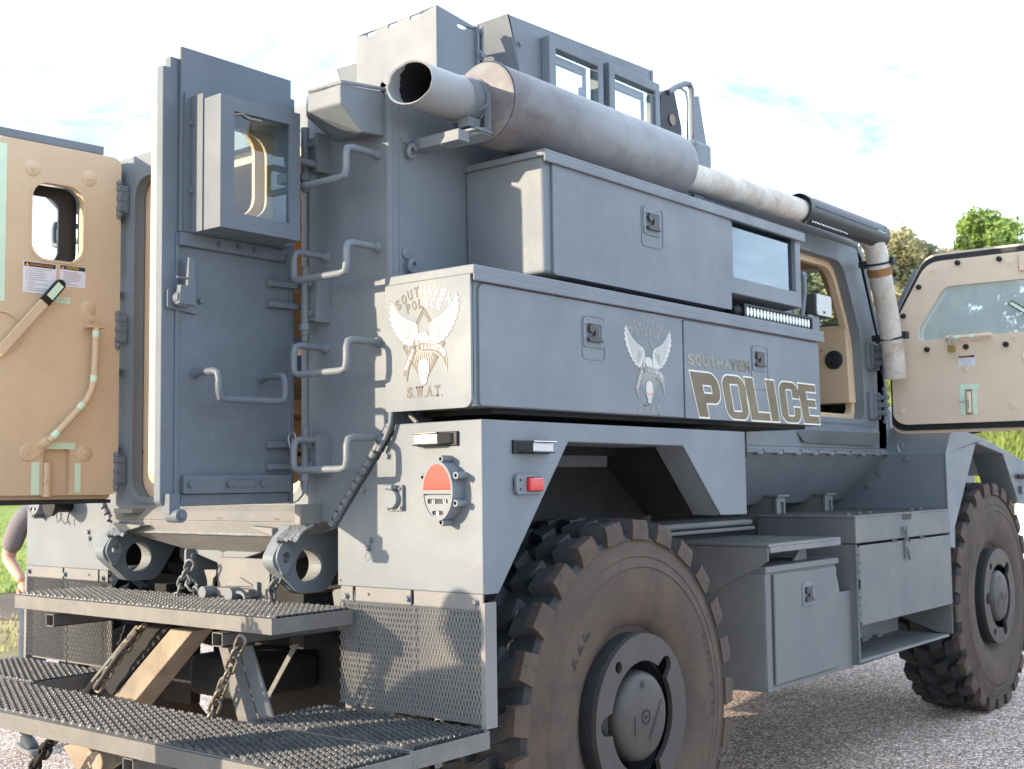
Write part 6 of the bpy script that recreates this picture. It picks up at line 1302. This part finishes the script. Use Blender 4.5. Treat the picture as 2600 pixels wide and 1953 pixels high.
# ------------------------------------------------------------------ wheels
def wheel(x, y, z, R, s, full=True, rot=0.0):
    """s = +1 shows its outer face towards +x"""
    k = R / .73; xc = x - s * .20
    root = bpy.data.objects.new('wheel', None); COL.objects.link(root); root.parent = T; c = Vector((xc, y, z)); root.location = c - WLOC[T.name]; WLOC[root.name] = c
    prof = [(.300, -.17), (.34, -.185), (.42, -.205), (.52, -.215), (.60, -.205), (.650, -.195), (.668, -.178), (.682, -.10), (.684, 0), (.682, .10), (.668, .178), (.652, .192), (.648, .197), (.643, .192),
            (.60, .203), (.588, .206), (.583, .203), (.555, .209), (.549, .213), (.543, .209), (.50, .214), (.43, .205), (.37, .190), (.335, .172), (.326, .160), (.300, .150)]
    g = MB(); g.lathe([(a * k, s * b) for a, b in prof], c, (1, 0, 0), 100); n = 25
    # two materials: tread and sidewall
    nf = len(g.f); per = 100
    for i in range(nf):
        ring = i // per; g.m[i] = 1 if (ring <= 4 or ring >= 11) else 0
    def pt(r, a, u): return (c.x + u, c.y + r * k * sin(a), c.z + r * k * cos(a))
    def blk(a0, a1, u0, u1, sk0, sk1, r0, r1, edge=0.0):
        # u0 inner edge, u1 outer edge (from the wheel's middle plane), skew in angle
        A = [(a0 + sk0, u0), (a1 + sk0, u0), (a1 + sk1, u1), (a0 + sk1, u1)]
        b = [pt(r0, a, u) for a, u in A]; t = [pt(r1 if i < 2 else r1 - edge, a + (.010 if i in (0, 3) else -.010), u + (.006 if i < 2 else -.004) * (1 if u1 > u0 else -1)) for i, (a, u) in enumerate(A)]
        v0 = len(g.v); g.add(b + t, [(0, 1, 5, 4), (1, 2, 6, 5), (3, 0, 4, 7)], 0); g.add(b + t, [(4, 5, 6, 7)], 0); g.add(b + t, [(2, 3, 7, 6)], 0)
    for side in (1, -1):
        for i in range(n):
            a = rot + 2 * pi * i / n + (0 if side > 0 else pi / n); w = 2 * pi / n
            q = side
            blk(a - w * .31, a + w * .25, q * .100, q * .197, -.055, .0, .655, .730, .008)
            blk(a + w * .02, a + w * .56, q * .008, q * .094, -.115, -.060, .66, .729)
            if side * s > 0:      # shoulder face of the lug, running down onto the sidewall
                for (r_a, r_b, u_a, u_b) in ((.652, .700, .2035, .2025), (.700, .724, .2025, .196)):
                    A = [pt(r_a, a - w * (.36 if r_a < .69 else .31), q * u_a), pt(r_a, a + w * (.31 if r_a < .69 else .26), q * u_a), pt(r_b, a + w * (.26 if r_b < .71 else .235), q * u_b), pt(r_b, a - w * (.31 if r_b < .71 else .29), q * u_b)]
                    Bk = [(p[0] - q * .04, p[1], p[2]) for p in A]
                    g.add(A + Bk, [(0, 1, 2, 3), (0, 4, 5, 1), (1, 5, 6, 2), (2, 6, 7, 3), (3, 7, 4, 0)], 1)
                if i % 2 == 0: g.add([pt(.648, a - w * .04, q * .2042), pt(.648, a, q * .2042), pt(.716, a, q * .201), pt(.716, a - w * .04, q * .201)], [(0, 1, 2, 3)], 0)
            # stone ejector web between shoulders
    ty = g.build('tyre', [TREAD, SIDE], root, smooth=32)
    if not full: 
        return root
    X_ = lambda u: c.x + s * u
    g = MB()      # raised letters on the sidewall
    def ring_word(word, a_mid, r, hgt, adv, flip=False):
        for i, ch in enumerate(word):
            a = rad(a_mid) + (i - (len(word) - 1) / 2) * adv * (-1 if flip else 1)
            if ch == ' ': continue
            put_text(g, ch, lambda p, q, a=a: (X_(.2085 + (.004 if r < .56 else 0)), c.y + (r + (q - .5) * hgt * (-1 if flip else 1)) * k * sin(a + (p - .5) * adv * .75 * (-1 if flip else 1)), c.z + (r + (q - .5) * hgt * (-1 if flip else 1)) * k * cos(a + (p - .5) * adv * .75 * (-1 if flip else 1))), 0, .03)
    ring_word('XZL', -52, .475, .050, .125); ring_word('16.00 R 20', 80, .52, .034, .065)
    if y > 3: ring_word('MICHELIN', -38, .495, .05, .125)
    else: ring_word('MICHELIN', 190, .495, .05, .125)
    g.build('sidewall_lettering', BLACK, root, kind='stuff')
    g = MB(); g.lathe([(.30 * k, s * .10), (.325 * k, s * .158), (.332 * k, s * .162), (.325 * k, s * .150), (.27 * k, s * .09), (.25 * k, -s * .02), (.0, -s * .02)], c, (1, 0, 0), 64); rim = g.build('rim', WHEEL, root, smooth=45)
    # outer guard ring with keyhole notches
    No = 72; ro, ri = .302 * k, .203 * k; outer = circ(c.y, c.z, ro, No); inner = []
    notch = [rad(d) for d in (46 - 58, 180 - 58, 290 - 58)]
    for i in range(144):
        a = 2 * pi * i / 144; rr_ = ri
        for nn in notch:
            d = (a - nn + pi) % (2 * pi) - pi
            if abs(d) < .17: rr_ = ri + .055 * k * math.sqrt(max(0, 1 - (d / .17) ** 2)) + .012
        inner.append((c.y + rr_ * cos(a + rad(58)), c.z + rr_ * sin(a + rad(58))))
    holes_ = [inner] + [circ(c.y + .25 * k * cos(rad(d)), c.z + .25 * k * sin(rad(d)), .022 * k, 18) for d in (128, 240)]
    g = MB(); xs = sorted((X_(.205), X_(.226))); g.plate('x', outer, holes_, *xs); g.build('guard_ring', WHEEL2, root, bevel=.009, seg=3)
    g = MB(); g.lathe([(.300 * k, s * .10), (.303 * k, s * .12), (.303 * k, s * .206), (.295 * k, s * .208)], c, (1, 0, 0), 64); g.lathe([(.215 * k, s * .19), (.20 * k, s * .205)], c, (1, 0, 0), 64); g.build('ring_wall', WHEEL, root, smooth=40)
    g = MB(); g.lathe([(.165 * k, s * .05), (.166 * k, s * .19), (.160 * k, s * .216), (.145 * k, s * .231), (.13 * k, s * .236), (.0, s * .238)], c, (1, 0, 0), 56)
    cap_ = g.build('hub_cap', WHEEL2, root, smooth=50)
    g = MB(); 
    for rr_ in (.028, .024): g.lathe([(rr_ * k, s * .2382), (rr_ * k, s * .2392), ((rr_ - .002) * k, s * .2392)], c, (1, 0, 0), 24)
    g.lathe([(0, s * .2392), (.008 * k, s * .2392), (.009 * k, s * .2382)], c, (1, 0, 0), 12)
    lo = (c.y - .02 * k, c.z + .12 * k); g.lathe([(.014 * k, 0), (.014 * k, s * .001), (.011 * k, s * .001)], (X_(.2382), *lo), (1, 0, 0), 16); g.lathe([(0, s * .001), (.004 * k, s * .001)], (X_(.2382), *lo), (1, 0, 0), 10)
    e1 = Vector((0, .55, .83)); e2 = Vector((0, .83, -.55))       # along the word, across the word
    put_text(g, 'nesfpiau', lambda p, q: Vector((X_(.2388), c.y + .062 * k, c.z - .02 * k)) + (e1 * (p - .5) * .16 + e2 * (.5 - q) * .026 * -1) * k, 0, .0)
    g.box(*sorted((X_(.2384), X_(.2389))), c.y - .075 * k, c.y - .071 * k, c.z - .06 * k, c.z + .01 * k)
    g.build('cap_marking', BPLAS, root, kind='stuff')
    for i in range(10):
        a = 2 * pi * i / 10 + .3; g = MB(); p = (X_(.06), c.y + .225 * k * cos(a), c.z + .225 * k * sin(a)); g.cyl(p, (X_(.11), p[1], p[2]), .016, 6); g.build('wheel_nut', WHEEL, root)
    return root
wheel(1.333, .908, .627, .73, 1, rot=.07); wheel(1.32, 5.03, .735, .715, 1, rot=.12)
wheel(-1.333, .908, .627, .73, -1, full=False); wheel(-1.32, 5.03, .735, .715, -1, full=False)
# ------------------------------------------------------------------ lockers between the wheels
# low locker, its diamond-plate step above
AX_ = 1.30
m = MB(); m.hexa([(.95, 1.99, .548), (AX_, 1.99, .556), (AX_, 2.90, .556), (.95, 2.90, .548)], [(.95, 1.99, 1.10), (AX_, 1.99, 1.075), (AX_, 2.72, 1.075), (.95, 2.72, 1.10)]); al = m.build('low_locker', GREY2, T, bevel=.003)
m = MB(); m.box(AX_, AX_ + .004, 1.99, 2.90, .556, .575); m.box(AX_, AX_ + .003, 1.992, 2.02, .575, 1.075); m.plate('x', [(2.72, .575), (2.90, .575), (2.90, .935), (2.72, .935)], [], AX_, AX_ + .003); m.build('locker_face', GREYL, al)
m = MB(); m.plate('x', [(2.05, .580), (2.70, .583), (2.705, 1.063), (2.055, 1.068)], [], AX_ + .004, AX_ + .016); m.build('locker_door', GREYL, al, bevel=.004)
m = MB(); m.box(1.0, AX_ + .012, 1.985, 2.745, 1.075, 1.104); m.build('locker_lid', GREYL, al, bevel=.005)
latch(al, AX_ + .016, 2.345, 2.432, .925, .992, (2.325, 2.452, .898, 1.010))
def tread_plate(x0, x1, y0, y1, z, parent, pitch=.028):
    g = MB(); n = 0
    ny = int((y1 - y0) / pitch); nx = int((x1 - x0) / pitch)
    for i in range(nx):
        for j in range(ny):
            cx, cy = x0 + (i + .5) * pitch, y0 + (j + .5) * pitch; s_ = 1 if (i + j) % 2 else -1; l = pitch * .42; w_ = .0035
            dx, dy = l * .70, l * .70 * s_; px, py = -dy / l * w_, dx / l * w_
            g.add([(cx - dx, cy - dy, z), (cx + px, cy + py, z + .002), (cx + dx, cy + dy, z), (cx - px, cy - py, z + .002)], [(0, 1, 2, 3)])
    return g.build('tread_bars', GREY2, parent, kind='stuff')
m = MB(); m.box(.30, AX_ + .03, 1.985, 2.735, 1.192, 1.205); m.box(.35, .90, 2.735, 3.35, 1.180, 1.192); m.box(AX_ + .01, AX_ + .03, 2.0, 2.735, 1.166, 1.192)
st = m.build('deck_plate', GREY2, T, bevel=.003); tread_plate(.32, AX_ + .02, 1.99, 2.73, 1.2055, st)
m = MB(); m.plate('y', [(AX_ + .028, 1.191), (AX_ + .028, 1.132), (AX_ - .012, 1.108), (1.02, .970), (.60, .76), (.30, .76), (.30, 1.191)], [], 1.978, 1.986); m.build('deck_support', GREY2, T, bevel=.002)
m = MB(); m.tube([(1.10, 2.2, 1.11), (1.12, 2.35, 1.14), (1.15, 2.45, 1.15)], .008, 6); m.plate('x', rpoly([(2.42, 1.105), (2.56, 1.105), (2.56, 1.15), (2.50, 1.165)], .01), [], 1.22, 1.23); m.build('deck_bracket', GREY2, T)
# tall locker with lid, two latches, piano hinge
BX = 1.34
m = MB(); m.box(.66, BX, 2.89, 4.20, 1.165, 1.295); m.box(.65, BX + .003, 2.885, 4.205, 1.292, 1.303); bl = m.build('locker_top', GREYL, T, bevel=.004)
tread_plate(.67, BX - .01, 2.90, 4.19, 1.3035, bl)
m = MB(); m.box(.72, BX - .001, 2.895, 4.20, .57, 1.158); tb = m.build('tall_locker', GREYL, T, bevel=.003) if False else None
m = MB(); m.plate('y', [(.80, .70), (1.25, .565), (BX, .565), (BX, 1.160), (.72, 1.160), (.66, 1.12)], [], 2.895, 2.903); m.box(BX - .012, BX, 2.89, 2.90, .565, 1.16); m.plate('y', [(.80, .75), (1.25, .590), (BX, .585), (BX, 1.160), (.72, 1.160)], [], 4.19, 4.198); m.box(.80, .81, 2.9, 4.19, .7, 1.16); tl_ = m.build('tall_locker', GREYL, T, bevel=.002)
m = MB(); m.box(BX - .006, BX + .004, 2.925, 4.198, .757, 1.153); m.build('locker_door', GREYL, tl_, bevel=.003)
m = MB()
for i in range(4): 
    for z0, z1 in ((.985, 1.15), (.775, .94)): zz = z0 + (z1 - z0) * i / 4; m.cyl((BX - .004, 2.908, zz + .002), (BX - .004, 2.908, zz + (z1 - z0) / 4 - .002), .013, 10)
m.build('piano_hinge', GREYL, tl_, smooth=40)
m = MB(); m.hexa([(BX - .01, 2.90, .57), (BX, 2.90, .565), (BX, 4.13, .588), (BX - .01, 4.13, .588)], [(BX - .30, 2.90, .572), (BX - .30, 2.90, .580), (BX - .30, 4.13, .595), (BX - .30, 4.13, .588)]); m.box(BX - .30, BX, 2.9, 4.13, .578, .590); sp = m.build('locker_step', GREY2, tl_, bevel=.002)
m = MB(); 
for i in range(40): m.box(BX - .25, BX - .01, 2.92 + i * .030, 2.930 + i * .030, .590, .5925)
m.build('tread_bars', GREY2, tl_, kind='stuff')
m = MB(); m.box(BX - .31, BX - .30, 2.9, 4.13, .59, .755); m.build('recess_back', GREY2, tl_)
m = MB()
for y in (3.15, 3.35, 3.55, 3.75): m.box(BX - .30, BX - .27, y, y + .07, .592, .604)
m.build('weld_tab', WELD, tl_)
m = MB(); m.plate('x', rpoly([(3.50, 1.262), (3.62, 1.262), (3.632, 1.305), (3.492, 1.305)], .008), [], BX + .0005, BX + .002); m.build('lid_notch', BLACK, bl)
for y0, y1 in ((3.335, 3.40), (3.72, 3.79)): m = MB(); m.box(BX + .001, BX + .0055, y0, y1, 1.150, 1.168); m.build('lid_slot', BLACK, tl_)
m = MB(); m.tube([(BX + .01, 3.475, 1.225), (BX + .016, 3.50, 1.19), (BX + .016, 3.515, 1.165), (BX + .012, 3.49, 1.16)], .006, 6); m.tube([(BX + .01, 3.53, 1.225), (BX + .016, 3.515, 1.195), (BX + .016, 3.505, 1.15)], .006, 6)
m.box(BX + .004, BX + .016, 3.49, 3.535, 1.06, 1.15); m.tube([(BX + .016, 3.51, 1.12), (BX + .022, 3.52, 1.08), (BX + .02, 3.535, 1.05)], .007, 6); m.bolt((BX + .01, 3.55, 1.15), (1, 0, 0), .007); m.build('toggle_latch', GREYL, tl_, smooth=40)
for y in (2.98, 3.13, 3.28, 3.9, 4.05): m = MB(); m.bolt((1.26 - (y - 2.98) * .03, y, 1.303), (0, 0, 1), .012, .010); m.build('bolt', GREYL, bl, smooth=30)
for z in (.80, .975, 1.10): m = MB(); m.bolt((BX - .02, 4.198, z), (0, 1, 0), .014, .014); m.build('bolt', GREYL, tl_, smooth=30)
m = MB()
for (x0, x1, y0, y1, z0, z1) in ((.50, .80, 1.72, 2.9, 1.20, 1.30), (.4, .62, 1.5, 4.1, 1.05, 1.18)): m.box(x0, x1, y0, y1, z0, z1)
m.build('body_rail', DARK, T)
m = MB(); m.tube([(.80, 1.6, 1.27), (.80, 2.8, 1.27)], .016, 8); m.tube([(.82, 1.6, 1.24), (.82, 2.8, 1.24)], .010, 8); m.build('air_line', GREY2, T, smooth=50)
# ------------------------------------------------------------------ front mudguard
FX = 1.34
fo = [(4.316, 1.787), (4.19, 1.626), (4.192, 1.32), (4.201, 1.197), (4.211, 1.081), (4.288, 1.072), (4.295, 1.193), (4.718, 1.695), (5.227, 1.629), (5.515, 1.303), (5.95, 1.28), (6.05, 1.49), (5.663, 1.587), (4.888, 1.721)]
for s in (1, -1):
    m = MB(); m.plate('x', fo, [], *sorted((s * (FX - .01), s * FX))); ff = m.build('front_mudguard', GREY, T, bevel=.004)
    m = MB(); m.plate('y', [(s * .985, 1.78), (s * (FX - .012), 1.785), (s * (FX - .002), 1.79), (s * (FX - .002), 1.62), (s * .93, 1.615)], [], 4.23, 4.24) if False else None
    m.hexa([(s * .90, 4.285, 1.787), (s * (FX - .006), 4.31, 1.787), (s * (FX - .006), 4.20, 1.626), (s * .90, 4.19, 1.618)], [(s * .90, 4.295, 1.787), (s * (FX - .006), 4.32, 1.787), (s * (FX - .006), 4.21, 1.626), (s * .90, 4.20, 1.618)])
    m.hexa([(s * .60, 4.19, 1.618), (s * (FX - .006), 4.20, 1.626), (s * (FX - .006), 4.20, 1.30), (s * .60, 4.19, 1.30)], [(s * .60, 4.20, 1.618), (s * (FX - .006), 4.21, 1.626), (s * (FX - .006), 4.21, 1.30), (s * .60, 4.20, 1.30)]); m.build('mudguard_rear_panel', GREY, ff)
    m = MB(); m.hexa([(s * .80, 4.316, 1.79), (s * (FX - .004), 4.316, 1.79), (s * (FX - .004), 4.888, 1.723), (s * .80, 4.888, 1.80)], [(s * .80, 4.316, 1.78), (s * (FX - .004), 4.316, 1.78), (s * (FX - .004), 4.888, 1.713), (s * .80, 4.888, 1.79)])
    m.hexa([(s * .80, 4.888, 1.80), (s * (FX - .004), 4.888, 1.723), (s * (FX - .004), 6.05, 1.492), (s * .80, 6.05, 1.50)], [(s * .80, 4.888, 1.79), (s * (FX - .004), 4.888, 1.713), (s * (FX - .004), 6.05, 1.482), (s * .80, 6.05, 1.49)]); m.build('mudguard_top', GREY, ff)
    for A, B in (((4.295, 1.193), (4.718, 1.695)), ((4.718, 1.695), (5.227, 1.629)), ((5.227, 1.629), (5.515, 1.303))):
        m = MB(); m.hexa([(s * (FX - .011), *A), (s * (FX - .011), *B), (s * (FX - .20), *B), (s * (FX - .20), *A)], [(s * (FX - .011), A[0], A[1] + .006), (s * (FX - .011), B[0], B[1] + .006), (s * (FX - .20), B[0], B[1] + .006), (s * (FX - .20), A[0], A[1] + .006)]); m.build('arch_flange', GREY, ff)
    m = MB(); m.box(*sorted((s * .80, s * .84)), 4.25, 5.9, 1.1, 1.70); m.build('wheelhouse', DARK, T)
m = MB(); m.box(.842, .85, 5.62, 5.78, 1.46, 1.56); m.cyl((.845, 5.70, 1.51), (.90, 5.70, 1.51), .06, 16); m.build('air_filter', YPLT, T)
m = MB(); m.box(-.80, .80, 4.30, 6.3, 1.25, 1.95); m.build('hood', GREY, T, bevel=.04)
for x, z in ((1.105, 1.60), (.94, 1.52), (.865, 1.44)): m = MB(); m.bolt((x - .0, 4.19, z), (0, -1, 0), .012, .012); m.build('bolt', GREY, T, smooth=30)
m = MB(); m.tube([(1.055, 4.18, 1.77), (1.06, 4.18, 1.68)], .002, 4); m.tube([(1.06, 4.175, 1.672), (1.058, 4.175, 1.685), (1.072, 4.175, 1.70), (1.09, 4.175, 1.695), (1.095, 4.175, 1.675), (1.09, 4.175, 1.66)], .0022, 5); m.cyl((1.060, 4.172, 1.672), (1.070, 4.172, 1.640), .005, 8); m.build('lock_pin', GALV, T, smooth=50)
m = MB(); m.lathe([(0, -.05), (.05, -.045), (.075, -.02), (.08, .03), (.0, .03)], (1.24, 5.0, 1.82), (0, .5, -1), 24); m.build('round_mirror', BPLAS, T, smooth=50)
# ------------------------------------------------------------------ cab door, open square to the flank; tan inside towards the camera
DY = 4.15
WDT = [(1.045, 2.19), (1.045, 1.90), (1.105, 1.80), (1.95, 1.795), (1.95, 2.745), (1.30, 2.755)]
cor = rpoly([(1.055, 2.20), (1.055, 1.84), (1.11, 1.80), (2.00, 1.797), (2.00, 2.748), (1.29, 2.752), (1.055, 2.36)], [.03, .05, .05, .01, .02, .08, .05], 5)
cwin = rpoly([(1.222, 2.29), (1.90, 2.298), (1.90, 2.592), (1.385, 2.598), (1.225, 2.365)], [.05, .05, .04, .05, .03], 5)
m = MB(); m.plate('y', [(a + (.0), b) for a, b in cor], [cwin], DY - .012, DY + .012); cd = m.build('cab_door', TANF, T, bevel=.006, seg=3)
big = rpoly([(1.035, 2.21), (1.035, 1.80), (1.09, 1.765), (2.02, 1.762), (2.02, 2.785), (1.275, 2.790), (1.035, 2.37)], [.03, .05, .05, .01, .02, .08, .05], 5)
m = MB(); m.plate('y', big, [cwin], DY + .013, DY + .030); m.build('door_seal', BLACK, cd, bevel=.004)
big2 = rpoly([(1.028, 2.21), (1.028, 1.78), (1.08, 1.748), (2.04, 1.745), (2.04, 2.80), (1.27, 2.805), (1.028, 2.38)], [.03, .05, .05, .01, .02, .08, .05], 5)
m = MB(); m.plate('y', big2, [cwin], DY + .031, DY + .075); m.build('door_slab', TANF, cd, bevel=.008, seg=3)
m = MB(); m.plate('y', [(.985, 2.40), (1.01, 2.385), (1.215, 2.72), (1.19, 2.735)], [], DY + .06, DY + .10); m.build('door_skin', GREY, cd, bevel=.003)
m = MB(); m.sheet('y', [(a, b) for a, b in rpoly([(1.21, 2.27), (1.94, 2.28), (1.94, 2.61), (1.375, 2.615), (1.20, 2.36)], .05, 5)], DY + .004); m.build('window_glass', GLASSM, cd)
for x, z in ((1.474, 2.727), (1.709, 2.72), (1.240, 2.61), (1.140, 2.447), (1.275, 2.236), (1.502, 2.235), (1.725, 2.231)):
    m = MB(); m.lathe([(0, .028), (.008, .027), (.014, .020), (.0155, .008), (.0155, 0)], (x, DY - .012, z), (0, -1, 0), 16); m.build('rubber_knob', BPLAS, cd, smooth=50)
for x, z in ((1.325, 2.699), (1.766, 2.691), (1.095, 2.28), (1.105, 1.883), (1.497, 2.105), (1.772, 2.269), (1.748, 1.885)):
    m = MB(); m.lathe([(0, .008), (.006, .007), (.008, .003), (.021, .003), (.023, 0)], (x, DY - .012, z), (0, -1, 0), 20); m.build('fixing_disc', TANF, cd, smooth=50)
m = MB(); m.box(1.455, 1.548, DY - .0135, DY - .012, 2.122, 2.185); m.box(1.456, 1.547, DY - .0145, DY - .0130, 2.172, 2.184, 1); put_text(m, 'WARNING', lambda a, b: (1.475 + a * .045, DY - .0150, 2.1745 + b * .0075), 2, 0); m.add([(1.460, DY - .015, 2.1735), (1.470, DY - .015, 2.1735), (1.465, DY - .015, 2.183)], [(0, 1, 2)], 2)
for i in range(5): m.box(1.466, 1.466 + (.070, .062, .068, .05, .072)[i], DY - .0143, DY - .0136, 2.161 - i * .0085, 2.1632 - i * .0085, 3)
m.build('warning_sticker', [WHITE, SBLK, SORG, SGRY], cd)
m = MB()
for a in ((1.455, 1.485, 1.845, 1.989), (1.525, 1.550, 1.845, 1.989), (1.455, 1.562, 1.990, 2.020)): m.box(a[0], a[1], DY - .0138, DY - .0115, a[2], a[3])
m.build('luminous_tape', MINT, cd)
m = MB(); m.box(1.486, 1.524, DY - .013, DY - .0122, 1.845, 1.989); m.build('latch_recess', TAN2, cd)
m = MB(); m.cyl((1.505, DY - .018, 1.855), (1.505, DY - .018, 1.975), .014, 12); m.build('latch_bolt', TANF, cd, smooth=40)
m = MB(); m.tube([(1.512, DY - .035, 1.88), (1.512, DY - .035, 1.925), (1.50, DY - .04, 1.928), (1.47, DY - .045, 1.922)], .004, 6); m.cyl((1.48, DY - .04, 1.922), (1.455, DY - .045, 1.920), .006, 8); m.build('latch_handle', GALV, cd, smooth=40)
m = MB(); m.tube([(1.40, DY - .012, 2.297), (1.405, DY - .045, 2.290), (1.43, DY - .055, 2.286), (1.60, DY - .055, 2.290), (1.63, DY - .045, 2.293), (1.64, DY - .012, 2.297)], .011, 10); m.plate('y', rr(1.375, 1.655, 2.268, 2.310, .02), [], DY - .016, DY - .012); m.build('grab_bar', TANF, cd, smooth=50)
for x0, x1 in ((1.455, 1.485), (1.535, 1.565)): m = MB(); m.cyl((x0, DY - .055, 2.287), (x1, DY - .055, 2.289), .0118, 12); m.build('bar_tape', MINT, cd, smooth=40)
m = MB(); m.hexa([(1.755, DY - .04, 2.452), (1.775, DY - .04, 2.475), (1.90, DY - .04, 2.385), (1.88, DY - .04, 2.36)], [(1.755, DY - .055, 2.452), (1.775, DY - .055, 2.475), (1.90, DY - .055, 2.385), (1.88, DY - .055, 2.36)]); m.build('door_handle', BPLAS, cd, bevel=.006)
m = MB(); m.add([(1.766, DY - .0562, 2.452), (1.777, DY - .0562, 2.466), (1.87, DY - .0562, 2.398), (1.860, DY - .0562, 2.383)], [(0, 1, 2, 3)]); m.build('luminous_tape', MINT, cd)
m = MB(); m.lathe([(.070, 0), (.074, .006), (.08, 0)], (1.885, DY - .012, 2.17), (0, -1, 0), 28); m.box(1.81, 1.813, DY - .02, DY - .012, 2.63, 2.735); m.box(1.82, 1.95, DY - .03, DY - .012, 2.64, 2.735); m.build('door_fitting', TANF, cd)
# padlock hanging from the cab door's grab bar
pl_ = thing('padlock', (1.435, DY - .058, 2.22), 'brass padlock hanging from the grab bar of the open tan cab door', 'padlock')
m = MB(); m.plate('y', rr(1.415, 1.455, 2.205, 2.245, .006), [], DY - .072, DY - .052); m.build('lock_body', BRASS, pl_, bevel=.003)
m = MB(); m.tube([(1.422, DY - .062, 2.24)] + [(1.434 - .012 * cos(a), DY - .062, 2.282 + .014 * sin(a)) for a in [pi * i / 8 for i in range(9)]] + [(1.446, DY - .062, 2.24)], .0038, 8); m.build('shackle', GALV, pl_, smooth=50)
